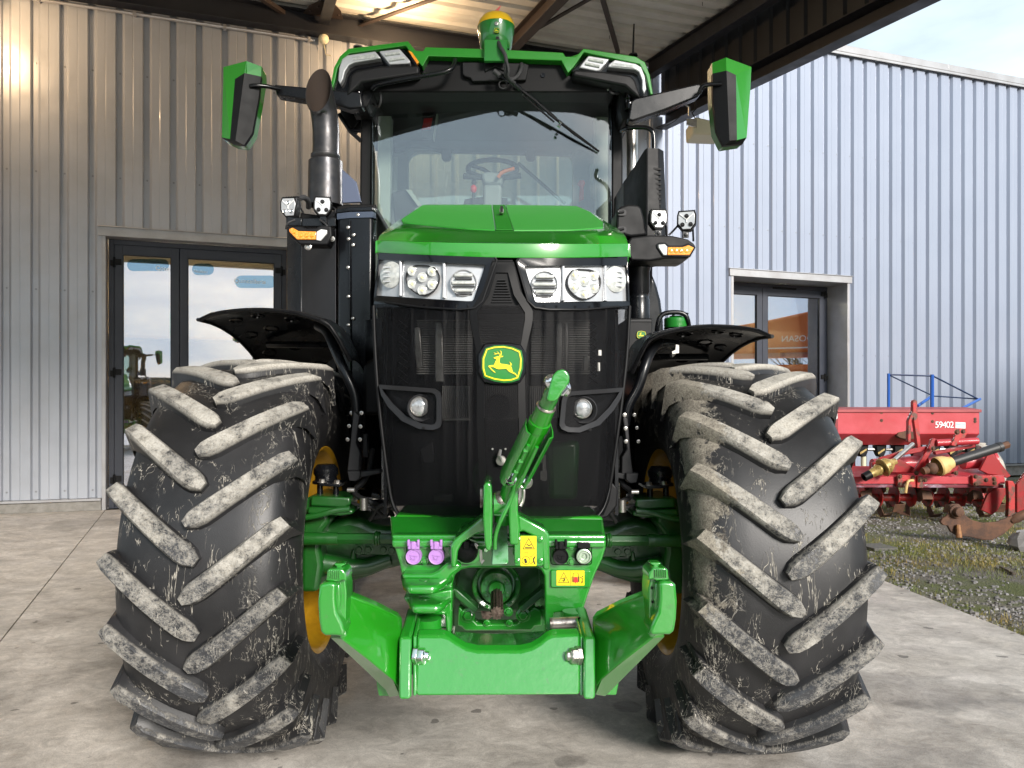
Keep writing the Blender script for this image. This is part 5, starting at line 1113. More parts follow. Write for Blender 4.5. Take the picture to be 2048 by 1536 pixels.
# ---------------------------------------------------------------- front axle
for s in (0, 1):
    T = (lambda x: x) if s == 0 else (lambda x: 1972 - x); dy = 0 if s == 0 else 4
    sg = -1 if s == 0 else 1
    ax_ = [(600, 1060), (648, 1050), (672, 1038), (700, 1032), (728, 1040), (748, 1050), (800, 1056), (985, 1060), (985, 1140), (860, 1132), (800, 1134), (768, 1142), (740, 1154), (710, 1163), (690, 1165), (660, 1160), (640, 1150), (600, 1150)]
    m = MB(); m.plate([(T(x), y + dy) for x, y in ax_], 3.16, 3.44); ax = part('front_axle_housing', m, DGRN, TR, bev=.035, seg=4)
    m = MB(); m.tube([W(T(600), 1120 + dy, 3.12), W(T(660), 1128 + dy, 3.12), W(T(720), 1138 + dy, 3.14), W(T(780), 1118 + dy, 3.16)], [.045, .055, .05, .03], 18, smoothpath=1); part('axle_rib', m, DGRN, ax, smooth=60)
    m = MB(); m.plate([(T(x), y + dy) for x, y in ((703, 1100), (710, 1098), (712, 1130), (708, 1150), (700, 1150), (697, 1130))], 3.135, 3.17); part('axle_web', m, DGRN, ax, bev=.006)
    m = MB(); m.cyl(W(T(606), 1077 + dy, 3.0), W(T(676), 1077 + dy, 3.0), px2m(13, 3.0), 20); m.cyl(W(T(676), 1077 + dy, 3.0), W(T(752), 1077 + dy, 2.98), px2m(11.5, 3.0), 6); m.cyl(W(T(753), 1077 + dy, 2.98), W(T(792), 1077 + dy, 2.98), px2m(11, 3.0), 6); m.torus(W(T(753), 1077 + dy, 2.98), (1, 0, 0), .022, .007); m.torus(W(T(758), 1077 + dy, 2.98), (1, 0, 0), .022, .006); part('tie_rod', m, DGRN, ax, bev=.002)
    m = MB()
    for x, y in ((718, 1099), (737, 1099), (767, 1099), (784, 1100)): m.bolt(W(T(x), y + dy, 3.14), .014, .012)
    part('axle_bolt', m, DGRN, ax)
    m = MB(); m.plate([(T(x), y + dy) for x, y in ((712, 1086), (800, 1088), (800, 1112), (712, 1110))], 3.142, 3.17); part('cylinder_flange', m, DGRN, ax, bev=.005)
    # steering knuckle and its cover
    kn = [(602, 1000), (625, 992), (650, 1012), (662, 1040), (645, 1062), (640, 1100), (645, 1130), (636, 1185), (600, 1186)]
    m = MB(); m.plate([(T(x), y + dy) for x, y in kn], 3.05, 3.4); part('steering_knuckle', m, DGRN, TR, bev=.02, seg=3)
    m = MB(); m.plate([(T(x), y + dy) for x, y in ((622, 992), (700, 995), (701, 1010), (690, 1016), (620, 1012))], 3.02, 3.25); m.plate([(T(x), y + dy) for x, y in ((616, 1014), (690, 1017), (706, 1020), (706, 1028), (680, 1032), (614, 1028))], 3.0, 3.2); part('knuckle_arm', m, DGRN, TR, bev=.008, seg=3)
    m = MB(); m.tube([W(T(612), 1035 + dy, 3.0), W(T(640), 1030 + dy, 3.0), W(T(672), 1020 + dy, 3.0), W(T(700), 1018 + dy, 3.0)], .012, 10, smoothpath=1); part('brake_pipe', m, DGRN, TR)
    m = MB(); m.lathe(W(T(652), 962 + dy, 3.15), (0, 0, 1), [(-.01, .055), (.0, .055), (.004, .045), (.02, .044), (.03, .050), (.05, .050), (.068, .036), (.072, 0)], 28)
    for x in (640, 672): m.cyl(W(T(x), 995 + dy, 3.1), W(T(x), 966 + dy, 3.1), .012, 12)
    m.plate([(T(x), y + dy) for x, y in ((637, 966), (680, 968), (680, 974), (637, 972))], 3.06, 3.22); part('suspension_ram', m, BLKP, TR, bev=.002)
    m = MB(); m.bolt(W(T(644), 965 + dy, 3.08), .012, .014, (0, 0, 1)); m.bolt(W(T(674), 967 + dy, 3.08), .012, .014, (0, 0, 1)); part('ram_bolt', m, ZINC, TR)
    m = MB(); m.cyl(W(T(728), 1020 + dy, 3.0), W(T(728), 996 + dy, 3.0), .0165, 20); part('accumulator', m, ZINC, TR, bev=.002)
    m = MB(); m.cyl(W(T(695), 980 + dy, 3.0), W(T(709), 980 + dy, 3.0), .009, 14); part('hose_fitting', m, ZINC, TR)
    # fender support bracket
    if s == 0: br = [(707, 822), (719, 832), (712, 886), (720, 904), (718, 942), (694, 942), (700, 890)]
    else: br = [(1245, 829), (1256, 838), (1260, 894), (1267, 950), (1243, 948), (1244, 914), (1254, 898)]
    m = MB(); m.plate(br, 3.12, 3.18); part('fender_bracket', m, GREYM, TR, bev=.004)
    m = MB(); m.plate([(T(x), y + dy) for x, y in ((694, 942), (720, 942), (720, 956), (712, 963), (698, 962))], 3.10, 3.16); m.plate([(T(x), y + dy) for x, y in ((718, 943), (760, 940), (761, 947), (720, 956))], 3.12, 3.2); m.plate([(T(x), y + dy) for x, y in ((726, 868), (734, 868), (737, 915), (724, 915))], 3.3, 3.34); part('lower_bracket', m, GREYM, TR, bev=.004)
    m = MB()
    for x, y in ((703, 826), (723, 826), (698, 852), (721, 853), (695, 879), (720, 879)): m.bolt(W(T(x), y + dy, 3.11 if x > 710 else 3.2), .005, .008)
    part('bracket_bolt', m, ZINC, TR)
    m = MB(); pts = [(636, 652, 3.35), (655, 662, 3.3), (668, 695, 3.25), (690, 745, 3.2), (712, 790, 3.2), (714, 840, 3.2)] if s == 0 else [(1352, 690, 3.35), (1325, 684, 3.3), (1304, 696, 3.25), (1290, 730, 3.2), (1278, 775, 3.2), (1256, 810, 3.2), (1250, 850, 3.2)]
    m.tube([W(*p) for p in pts], .021, 14, smoothpath=2); part('fender_strut', m, BLKP, TR)
    m = MB(); m.tube([W(T(x), y + dy, Y) for x, y, Y in ((745, 900, 3.3), (735, 960, 3.15), (700, 985, 3.1), (740, 1005, 3.0), (770, 1010, 3.1), (785, 1030, 3.2))], .011, 10, smoothpath=2); m.tube([W(T(x), y + dy, Y) for x, y, Y in ((740, 1040, 3.05), (760, 1005, 3.0), (790, 1020, 3.0))], .008, 8, smoothpath=2); m.tube([W(T(x), y + dy, Y) for x, y, Y in ((690, 1000, 3.1), (712, 1010, 3.0), (745, 1014, 3.0), (765, 1030, 3.05))], .006, 8, smoothpath=2); part('hydraulic_hose', m, HOSE, TR)
    m = MB(); m.plate([(T(x), y + dy) for x, y in ((738, 1005), (770, 1003), (776, 1035), (745, 1040))], 3.1, 3.2); m.plate([(T(x), y + dy) for x, y in ((742, 985), (762, 990), (762, 1000), (742, 996))], 3.0, 3.05); part('axle_valve', m, BLKP, TR, bev=.004)
# dark bodywork between the bonnet and the wheels
m = MB(); m.extr([Vector((X(660, 3.95), 3.95, .95)), Vector((X(763, 3.6), 3.6, .95)), Vector((X(763, 3.6), 4.5, .95)), Vector((X(640, 4.1), 4.5, .95))], (0, 0, .85)); part('side_cover', m, BLKP, TR)
m = MB(); m.extr([Vector((X(1240, 3.6), 3.6, .95)), Vector((X(1330, 3.95), 3.95, .95)), Vector((X(1330, 3.95), 4.6, .95)), Vector((X(1240, 3.6), 4.6, .95))], (0, 0, .70)); part('side_cover', m, BLKP, TR)
m = MB(); m.plate([(726, 735), (733, 722), (760, 712), (760, 830), (726, 830)], 3.35, 3.6); part('battery_cover', m, BLK, TR, bev=.015)
for x0 in (1269, 689):
    m = MB()
    for k in range(5):
        for j in range(2): m.lathe(W(x0 + 15 * j + (k % 2) * 3, 778 + 17 * k, 3.93), (0, -1, 0), [(0, .016), (.006, .015), (.008, .009), (.002, .008), (.002, 0)], 14)
    part('step_tread', m, BLK, TR)
m = MB(); m.plate([(1222, 962), (1236, 978), (1234, 1012), (1216, 1034), (1190, 1042), (1168, 1040), (1205, 1028), (1216, 1000)], 2.78, 2.90); part('grille_corner_guard', m, BLKM, TR, bev=.006)
# ---------------------------------------------------------------- front fenders
for s in (0, 1):
    sg = -1 if s == 0 else 1
    if s == 0: lip = [(400, 640, 3.26), (425, 628, 3.22), (470, 621, 3.18), (530, 619, 3.15), (590, 625, 3.12), (640, 640, 3.1), (660, 652, 3.1), (678, 680, 3.12), (700, 722, 3.16)]
    else: lip = [(1541, 673, 3.22), (1515, 661, 3.2), (1480, 655, 3.17), (1420, 652, 3.15), (1370, 656, 3.13), (1318, 668, 3.1), (1296, 680, 3.1), (1282, 706, 3.12), (1264, 745, 3.16)]
    cz = .785 if s == 0 else .745; L0 = [W(*p) for p in lip]; rows = []
    for i in range(15):
        a = R(-1 + 5.6 * i); r = []
        for j, p in enumerate(L0):
            ry, rz_ = p.y - 3.27, p.z - cz; k = 1 + .00 * i
            y = 3.27 + (ry * math.cos(a) + rz_ * math.sin(a)) * k; z = cz + (-ry * math.sin(a) + rz_ * math.cos(a)) * k
            x = p.x - sg * .16 * math.sin(a) * (1 - j / (len(L0) - 1)) ** 2
            if j >= 7: x = p.x
            r.append(Vector((x, y, z)))
        rows.append(r)
    m = MB(); m.shell(rows, (0, .004, .006)); fd = part('front_fender', m, BLKP, TR, smooth=50)
    m = MB(); m.tube([p + Vector((0, -.002, 0)) for p in L0], .009, 8, smoothpath=2); m.tube([r[0] for r in rows], .008, 8); part('fender_lip', m, BLKM, fd)
    m = MB(); m.tube([rows[5][1] * .5 + rows[5][2] * .5 + Vector((0, 0, -.02)), rows[5][6] + Vector((0, 0, -.02))], .016, 8); part('fender_stay', m, BLKP, fd)
    m = MB()
    for i, j, r_ in ((2, 1.2, .030), (4, 1.0, .034), (2, 2.2, .030), (4, 2.1, .036), (6, 1.2, .034), (3, 3.2, .036), (6, 2.5, .038), (8, 1.8, .036), (8, 3.2, .04), (10, 2.4, .04)):
        ja = int(j); p = rows[i][ja] * (1 - (j - ja)) + rows[i][ja + 1] * (j - ja); n_ = (rows[i + 1][ja] - rows[i][ja]).cross(rows[i][ja + 1] - rows[i][ja]).normalized()
        if n_.z > 0: n_ = -n_
        m.lathe(p, n_, [(.001, r_), (.006, r_ * .98), (.008, r_ * .85), (.002, r_ * .8), (.002, 0)], 20)
    part('fender_dimple', m, BLKG, fd)
m = MB(); c = W(1352, 702, 3.3); m.tube([W(1325, 690, 3.32), W(1345, 694, 3.3), W(1352, 704, 3.28), W(1342, 712, 3.26)], .008, 8); m.plate([(1352, 689), (1358, 690), (1358, 706), (1345, 708), (1344, 703), (1351, 700)], 3.24, 3.27); part('hose_hanger', m, ZINC, TR)
# ---------------------------------------------------------------- exhaust side
zt2, zb2 = Z(424, 3.72), .98
def plan(pts, z0, z1, name, mt_, bev=.006, zz=None):
    m = MB(); m.extr([Vector((X(px, Y), Y, z0)) for px, Y in pts], (0, 0, z1 - z0)); return part(name, m, mt_, TR, bev=bev)
eh = plan([(676, 3.74), (700, 3.71), (744, 3.70), (751, 3.74), (752, 4.5), (672, 4.5)], .98, Z(424, 3.71), 'exhaust_housing', BLKP, .012)
m = MB(); m.extr([Vector((X(px, Y), Y, Z(424, 3.71) - .0)) for px, Y in ((672, 3.735), (700, 3.70), (746, 3.69), (754, 3.74), (754, 4.5), (668, 4.5))], (0, 0, .022)); part('housing_flange', m, BLKP, eh, bev=.004)
m = MB(); zz_ = Z(424, 3.71) - .03; m.extr([Vector((X(px, Y), Y, zz_)) for px, Y in ((674, 3.732), (700, 3.703), (745, 3.693), (752, 3.72), (752, 3.76), (676, 3.76))], (0, 0, .028)); part('housing_band', m, mat('dusty_blue_steel', (.05, .065, .10), .35, coat=.4), eh)
m = MB()
for x, y in ((696, 455), (707, 470), (697, 478), (706, 490), (696, 535), (697, 593), (706, 637), (697, 650), (716, 430)): m.lathe(W(x, y, 3.704), (0, -1, 0), [(0, .009), (.004, .008), (.006, .004), (.006, 0)], 12)
part('rivet', m, ZINC, eh)
m = MB(); m.plate([(698, 440), (699.5, 440), (702, 900), (700.5, 900)], 3.7, 3.71); part('housing_seam', m, BLKG, eh)
plan([(604, 4.02), (672, 3.78), (676, 4.5), (604, 4.5)], 1.0, Z(440, 4.0), 'exhaust_side_panel', mat('dark_grey_panel', (.028, .028, .032), .5, rvar=(5, .42, .56)), .008)
plan([(574, 4.12), (603, 4.02), (603, 4.5), (574, 4.5)], 1.0, Z(440, 4.1), 'exhaust_rear_panel', BLKP, .006)
m = MB(); m.plate([(600, 425), (640, 430), (672, 418), (674, 412), (690, 408), (752, 408), (752, 424), (600, 444)], 3.85, 4.5); part('exhaust_deck', m, BLK, TR, bev=.008)
Y = 4.15; m = MB(); m.lathe(W(651, 412, Y), (0, 0, 1), [(0, .095), (px2m(70, Y), .092), (px2m(88, Y), .091), (px2m(92, Y), .077), (px2m(94, Y), .074)], 40)
m.lathe(W(651, 318, Y), (0, 0, 1), [(0, .074), (.006, .078), (.02, .078), (.024, .072)], 40); ex_ = part('exhaust_stack', m, SOOT, TR, smooth=40)
path = [(651, 322, Y), (652, 290, Y), (652, 262, Y), (650, 240, Y - .005)]; rows = []
rr = px2m(26.5, Y)
for i, (x, y, Yq) in enumerate(path): rows.append([W(x, y, Yq) + Vector((rr * math.cos(2 * math.pi * k / 36), rr * math.sin(2 * math.pi * k / 36), 0)) for k in range(36)])
for (x, y, Yq, rx, dz, dy_) in ((648, 224, Y - .01, 26.5, .030, .0), (643, 204, Y - .02, 26, .085, .0), (639, 189, Y - .03, 25.5, .13, 0), (637, 180, Y - .035, 25.5, .145, 0)):
    rows.append([W(x, y, Yq) + Vector((px2m(rx, Y) * math.cos(2 * math.pi * k / 36), rr * math.sin(2 * math.pi * k / 36), dz * math.sin(2 * math.pi * k / 36))) for k in range(36)])
m = MB(); m.grid(rows, 0, True)
inn = [[p + (sum(r, Vector()) / 36 - p).normalized() * .004 for p in r] for r in rows[::-1]][:5]
m.grid([rows[-1], inn[0]], 0, True); m.grid(inn, 1, True); cen = inn[-1]; m.add(cen, [list(range(36))], 1)
part('exhaust_pipe', m, [SOOT, RUSTIN], TR, smooth=50, recalc=False)
m = MB(); m.plate([(684, 338), (700, 352), (713, 364), (722, 404), (684, 406)], 4.1, 4.12); part('heat_shield', m, mat('blue_grey_shield', (.09, .11, .17), .42, metal=.3), TR, bev=.003)
# work lamps and indicators
def worklamp(cx_, cy_, w_, h_, Y, yaw, tone):
    e = empty('work_lamp', W(cx_, cy_, Y), TR); c = W(cx_, cy_, Y); M_ = Matrix.Rotation(yaw, 3, 'Z'); a, b = px2m(w_ / 2, Y), px2m(h_ / 2, Y)
    pr = [(-.98, .55), (-.85, 1), (.85, 1), (1, .55), (.95, -.35), (.45, -1), (-.45, -1), (-1, -.35)] if tone else [(-1, .6), (-.8, 1), (.75, .95), (1, .3), (.72, -1), (-.35, -1), (-1, -.3)]
    def P(u, v, d): return c + M_ @ Vector((u * a, d, v * b))
    m = MB(); m.extr([P(u, v, 0) for u, v in pr], M_ @ Vector((0, .045, 0)))
    for k in range(9): m.extr([P(-.8 + k * .2, 1.0, .008), P(-.72 + k * .2, 1.0, .008), P(-.72 + k * .2, 1.1, .008), P(-.8 + k * .2, 1.1, .008)], M_ @ Vector((0, .045, 0)))
    part('lamp_body', m, BLK, e, bev=.004)
    m = MB(); m.extr([P(u * .86, v * .86, -.003) for u, v in pr], M_ @ Vector((0, .004, 0))); part('lamp_face', m, REFL, e, bev=.002)
    for u, v in ((0, .42), (-.42, -.42), (.42, -.42)):
        m = MB(); d_ = M_ @ Vector((0, -1, 0)); m.lathe(P(u, v, -.003), d_, [(0, a * .24), (.004, a * .23), (.002, a * .16), (.001, a * .13), (.006, a * .08), (.007, 0)], 16); part('led_lens', m, CHR if not tone else GREYM, e, smooth=40)
    m = MB(); m.tube([P(-.7, .62, -.004), P(0, .06, -.006), P(.7, .62, -.004)], .003, 6); m.tube([P(0, .06, -.006), P(0, -.2, -.006)], .003, 6); part('reflector_rib', m, WHITEP, e)
    m = MB(); m.box(c.x - .014, c.x + .014, c.y + .01, c.y + .03, c.z - b - .03, c.z - b + .01); m.bolt(c + Vector((0, .008, -b - .018)), .006, .006); m.tube([c + Vector((.0, .05, 0)), c + Vector((.05, .08, .02)), c + Vector((.06, .1, -.08))], .005, 8, smoothpath=2); part('lamp_mount', m, BLKP, e)
worklamp(577, 414, 37, 41, 3.78, R(-14), False); worklamp(645, 412, 36, 38, 3.72, R(8), True)
worklamp(1318, 438, 36, 39, 3.66, R(4), True); worklamp(1373, 441, 38, 40, 3.74, R(-16), True)
m = MB(); m.tube([W(590, 402, 3.85), W(605, 393, 3.9), W(617, 400, 3.95), W(617, 415, 4.0)], .014, 10, smoothpath=2); part('lamp_cable', m, CABL, TR)
Yl = 3.66
hs = [(573, 452), (600, 452), (612, 456), (632, 455), (642, 450), (662, 452), (664, 470), (655, 490), (600, 489), (576, 470)]
m = MB(); m.plate(hs, Yl, Yl + .10); il = part('indicator_housing', m, BLKM, TR, bev=.008, seg=3)
m = MB(); m.plate([(578, 458), (585, 455), (597, 462), (632, 463), (631, 479), (594, 479), (578, 463)], Yl - .008, Yl + .01); part('indicator_lens', m, ORG, il, bev=.003)
m = MB()
for x in (588, 601, 612, 623): m.lathe(W(x, 471 if x > 590 else 464, Yl - .0085), (0, -1, 0), [(0, .010), (.002, .008), (.0035, 0)], 10)
part('indicator_optic', m, ORG, il, smooth=20)
m = MB(); m.plate([(633, 463), (642, 458), (654, 460), (654, 467), (641, 482), (632, 480)], Yl - .008, Yl + .01); part('marker_lens', m, CLRL, il, bev=.003)
m = MB(); m.plate([(574, 452), (604, 452), (604, 436), (574, 432)], Yl + .12, Yl + .14); m.plate([(604, 453), (672, 453), (672, 434), (604, 436)], Yl + .10, Yl + .3); part('lamp_bracket', m, BLKP, TR, bev=.004)
m = MB(); m.lathe(W(617, 494, Yl + .02), (0, -1, 0), [(0, .017), (.01, .017), (.012, .012), (.004, .008), (.004, 0)], 20); m.bolt(W(665, 478, Yl + .03), .008, .008); part('bracket_bolt', m, ZINC, TR)
m = MB(); m.tube([W(640, 440, 3.7), W(652, 448, 3.66), W(660, 462, 3.68), W(668, 480, 3.75)], .005, 8, smoothpath=2); m.tube([W(590, 440, 3.74), W(574, 446, 3.72), W(572, 458, 3.74)], .005, 8, smoothpath=2); part('lamp_wiring', m, CABL, TR)
# ---------------------------------------------------------------- right side (left of the tractor): intake, lamp pod, reservoir
Yp = 3.66
pod = [(1256, 484), (1262, 474), (1300, 470), (1345, 471), (1376, 478), (1390, 488), (1392, 496), (1380, 514), (1372, 517), (1330, 517), (1300, 522), (1262, 521), (1256, 505)]
m = MB(); m.plate(pod, Yp, Yp + .22); pd = part('lamp_pod', m, BLKM, TR, bev=.022, seg=4)
fr_ = [(1312, 489), (1318, 485), (1331, 485), (1338, 491), (1365, 491), (1377, 486), (1392, 494), (1381, 514), (1325, 513), (1313, 495)]
m = MB(); m.plate(fr_, Yp - .006, Yp + .02); part('lens_frame', m, BLKG, pd, bev=.003)
m = MB(); m.plate([(1336, 494), (1366, 494), (1377, 490), (1388, 495), (1379, 510), (1335, 510)], Yp - .012, Yp); part('indicator_lens', m, ORG, pd, bev=.003)
m = MB()
for x in (1342, 1352, 1362, 1373): m.lathe(W(x, 502, Yp - .0125), (0, -1, 0), [(0, .010), (.002, .008), (.0035, 0)], 10)
part('indicator_optic', m, ORG, pd, smooth=20)
m = MB(); m.plate([(1317, 489), (1330, 488), (1335, 494), (1334, 510), (1327, 510), (1317, 495)], Yp - .012, Yp); part('marker_lens', m, CLRL, pd, bev=.003)
m = MB(); m.tube([W(1358, 449, 3.8), W(1348, 460, 3.8), W(1338, 470, 3.8)], .005, 8); part('lamp_wiring', m, CABL, TR)
bx = [(1234, 422), (1240, 413), (1256, 408), (1276, 409), (1283, 416), (1292, 450), (1294, 470), (1262, 474), (1246, 470), (1232, 462)]
m = MB(); m.plate(bx, 3.70, 3.9); bb = part('step_bracket', m, BLKM, TR, bev=.012, seg=3)
m = MB()
for y in (425, 459): m.plate(rrect(1235, y - 6, 1253, y + 6, 5, 3), 3.69, 3.70); m.cyl(W(1236, y, 3.685), W(1248, y - 2, 3.685), .006, 10)
part('bracket_slot', m, GREYM, bb)
def fac(mb, pts): mb.add([W(*p) for p in pts], [list(range(len(pts)))])
m = MB(); A_ = [(1247, 364, 4.35), (1258, 350, 4.3), (1289, 300, 4.02), (1294, 296, 4.0), (1318, 297, 4.02), (1327, 302, 4.08), (1334, 468, 4.08), (1322, 472, 4.0), (1292, 474, 3.98), (1247, 470, 4.3)]
P_ = [W(*p) for p in A_]; m.add(P_, [(2, 3, 8), (0, 1, 9), (1, 2, 8, 9), (3, 4, 7, 8), (4, 5, 6, 7)]); m.add([p + Vector((0, .35, 0)) for p in P_] + P_, [list(range(10))[::-1]] + [(i, (i + 1) % 10, 10 + (i + 1) % 10, 10 + i) for i in range(10)])
part('air_intake', m, BLKM, TR, bev=.008, seg=3)
m = MB()
for k in range(9): m.plate([(1294, 334 + k * 10), (1322, 336 + k * 10), (1322, 340 + k * 10), (1294, 338 + k * 10)], 4.01 - .005, 4.02)
part('intake_louvre', m, BLK, TR)
m = MB(); m.tube([W(1244, 262, 4.3), W(1254, 256, 4.2), W(1285, 254, 4.15), W(1303, 258, 4.12), W(1308, 272, 4.12), W(1308, 300, 4.12)], .0125, 14, smoothpath=3); part('grab_handle', m, BLKG, TR)
m = MB(); m.cyl(W(1266, 470, 4.85), W(1264, 255, 4.85), .036, 24); part('intake_pipe', m, ZINC, TR)
m = MB(); m.lathe(W(1278, 640, 3.85), (0, 0, 1), [(0, .052), (.10, .053), (.105, .050), (.13, .050), (.135, .053), (.24, .053), (.25, .058), (.27, .058), (.28, .05), (.32, .05)], 32); part('intake_duct', m, BLKP, TR, smooth=40)
m = MB(); m.plate([(1297, 520), (1304, 520), (1304, 590), (1297, 600)], 4.0, 4.1); part('duct_strap', m, BLKP, TR)
m = MB(); m.plate([(1296, 560), (1304, 545), (1314, 570), (1322, 600), (1327, 640), (1329, 700), (1290, 700), (1290, 600)], 5.0, 5.8); part('rear_fender', m, BLKP, TR, bev=.02)
m = MB(); m.plate([(1254, 636), (1305, 636), (1306, 720), (1254, 720)], 3.60, 3.95); tb = part('tool_box', m, BLKM, TR, bev=.008); m = MB(); m.plate([(1255, 640), (1303, 640), (1303, 643), (1255, 643)], 3.594, 3.6); part('box_seam', m, GREYM, tb)
badge(TR, 1283, 670, 19, 17, lambda x, y, o: W(x, y, 3.598 - o * .4))
m = MB(); c = W(1352, 652, 3.9); m.lathe(c, (0, 0, 1), [(-.09, .054), (-.02, .056), (-.01, .062)], 32); tk = part('fluid_tank', m, BLKP, TR)
m = MB(); m.lathe(c, (0, 0, 1), [(-.01, .058), (.0, .060), (.035, .060), (.04, .056), (.042, .034), (.050, .032), (.050, 0)], 32); part('filler_cap', m, BADGEG, tk, smooth=30)
m = MB(); m.torus(c + Vector((.035, -.03, .058)), (0, 0, 1), .012, .004, 16, 6); m.tube([c + Vector((-.03, -.04, .05)), c + Vector((0, -.05, .065)), c + Vector((.05, -.045, .055))], .006, 8); part('cap_lanyard', m, BLK, tk)
m = MB(); m.tube([W(1312, 700, 3.9), W(1314, 650, 3.85), W(1322, 628, 3.85), W(1345, 624, 3.85), W(1368, 626, 3.85), W(1377, 640, 3.85), W(1380, 680, 3.9)], .012, 12, smoothpath=2); part('tank_guard', m, BLKP, TR)
# ---------------------------------------------------------------- cab
Yw_ = 4.62
def bow(px, Y0=Yw_): s_ = (px - 984) / 245; return Y0 + .03 * s_ * s_
WS = [(745, 180), (1222, 180), (1222, 600), (740, 600)]
TILT = 0.0
rows = []
for j in range(13):
    v = j / 12; r = []
    for i in range(33):
        u = i / 32; px = 744 + (1224 - 744) * u; Yq = bow(px); z = Z(172, Yw_) + (Z(640, Yw_) - Z(172, Yw_)) * v
        r.append(Vector((X(px, Yw_), Yq - .012 * math.sin(math.pi * v) - TILT * (v - .5), z)))
    rows.append(r)
m = MB(); m.shell(rows, (0, .005, 0)); part('windscreen', m, WSCR, TR, smooth=60)
def pil(pts, name, mt_, r=.03, **k):
    m = MB(); m.tube([W(*p) for p in pts], r, 12, smoothpath=1); return part(name, m, mt_, TR)
m = MB(); m.plate([(723, 168), (745, 170), (744, 300), (741, 600), (718, 600), (720, 300)], 4.72, 4.86); part('cab_pillar', m, BLKM, TR, bev=.012)
m = MB(); m.plate([(1222, 168), (1243, 168), (1246, 300), (1246, 600), (1222, 600), (1223, 300)], 4.72, 4.86); part('cab_pillar', m, BLKM, TR, bev=.012)
m = MB(); m.plate([(744, 180), (750, 180), (746, 600), (740, 600)], 4.70, 4.72); m.plate([(1217, 180), (1223, 180), (1223, 600), (1217, 600)], 4.70, 4.72); part('windscreen_seal', m, BLK, TR)
m = MB(); m.plate([(757, 186), (783, 188), (780, 420), (776, 600), (752, 600)], 5.0, 5.1); m.plate([(1190, 188), (1216, 186), (1220, 600), (1196, 600)], 5.0, 5.1); part('inner_trim', m, TAN, TR, bev=.01)
# rear wall with window opening, side walls, headliner, floor
Yr = 5.55
o_ = [(780, 190), (1190, 190), (1200, 480), (770, 480)]; O8 = [(775, 180), (985, 180), (1195, 180), (1200, 300), (1200, 560), (985, 560), (770, 560), (770, 300)]
i8 = rrect(816, 303, 1146, 520, 24, 5)
def ang(p): return math.atan2(p[1] - 410, p[0] - 981)
i8s = sorted(i8, key=ang); o8 = []
for p in i8s:
    dx, dy = p[0] - 981, p[1] - 410; k = min(215 / max(abs(dx), 1e-6), 232 / max(abs(dy), 1e-6)); o8.append((981 + dx * k, 410 + dy * k))
m = MB(); m.ring([W(x, y, Yr) for x, y in o8], [W(x, y, Yr) for x, y in i8s], (0, .06, 0)); part('cab_rear_frame', m, INT, TR, smooth=30)
m = MB(); m.extr([W(x, y, Yr + .03) for x, y in i8s], (0, .004, 0)); part('rear_window', m, glass('rear_glass', (.90, 1.0, .96), .10), TR, smooth=0)
xl_, xr2 = X(748, 4.9), X(1224, 4.9)
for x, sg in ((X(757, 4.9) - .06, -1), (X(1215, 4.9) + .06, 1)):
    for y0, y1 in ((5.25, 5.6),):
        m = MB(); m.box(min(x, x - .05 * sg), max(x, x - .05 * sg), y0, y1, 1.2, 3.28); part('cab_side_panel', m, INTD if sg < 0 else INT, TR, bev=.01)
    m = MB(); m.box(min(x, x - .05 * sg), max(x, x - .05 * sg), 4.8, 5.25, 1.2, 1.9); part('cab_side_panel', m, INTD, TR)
m = MB(); m.box(xl_ - .05, xr2 + .05, 4.75, 5.6, 3.30, 3.36); part('headliner', m, INTD, TR)
m = MB(); m.box(xl_, xr2, 4.6, 5.6, 1.15, 1.25); m.box(xl_ + .1, xr2 - .1, 4.72, 4.95, 1.25, 2.12); part('cab_floor', m, INTD, TR, bev=.03)
m = MB(); m.tube([W(829, 189, 4.9), W(1146, 194, 4.9)], .014, 10); part('sun_blind', m, TAN, TR)
m = MB(); m.plate([(800, 300), (820, 290), (850, 292), (880, 300), (1146, 308), (1146, 302), (1190, 290), (1190, 240), (1150, 218), (840, 218), (790, 245), (786, 300)], 5.46, 5.54); part('rear_header', m, INTD, TR, bev=.02)
for x in (893, 1062):
    m = MB(); m.plate([(x - 11, 296), (x + 10, 296), (x + 9, 316), (x + 5, 321), (x - 6, 321), (x - 10, 315)], 5.42, 5.46); part('rear_latch', m, INTD, TR, bev=.01)
m = MB(); m.plate([(960, 196), (1012, 196), (1018, 206), (1008, 222), (962, 222), (952, 206)], 5.2, 5.3); part('dome_lamp', m, INT, TR, bev=.01)
m = MB(); m.plate([(846, 222), (872, 212), (878, 222), (866, 278), (842, 276)], 5.0, 5.04); mo = part('display_screen', m, INTD, TR, bev=.006); m = MB(); m.plate([(848, 237), (865, 236), (861, 258), (844, 259)], 4.985, 4.99); part('red_sticker', m, RED, mo)
m = MB(); m.plate([(866, 276), (874, 216), (878, 218), (868, 280)], 4.96, 5.0); part('display_edge', m, TAN, mo)
m = MB(); m.plate([(783, 385), (812, 378), (838, 410), (842, 440), (790, 450)], 5.0, 5.06); part('side_monitor', m, INTD, TR, bev=.008); m = MB(); m.plate([(812, 379), (822, 380), (845, 412), (836, 412)], 4.97, 4.99); part('monitor_edge', m, TAN, TR)
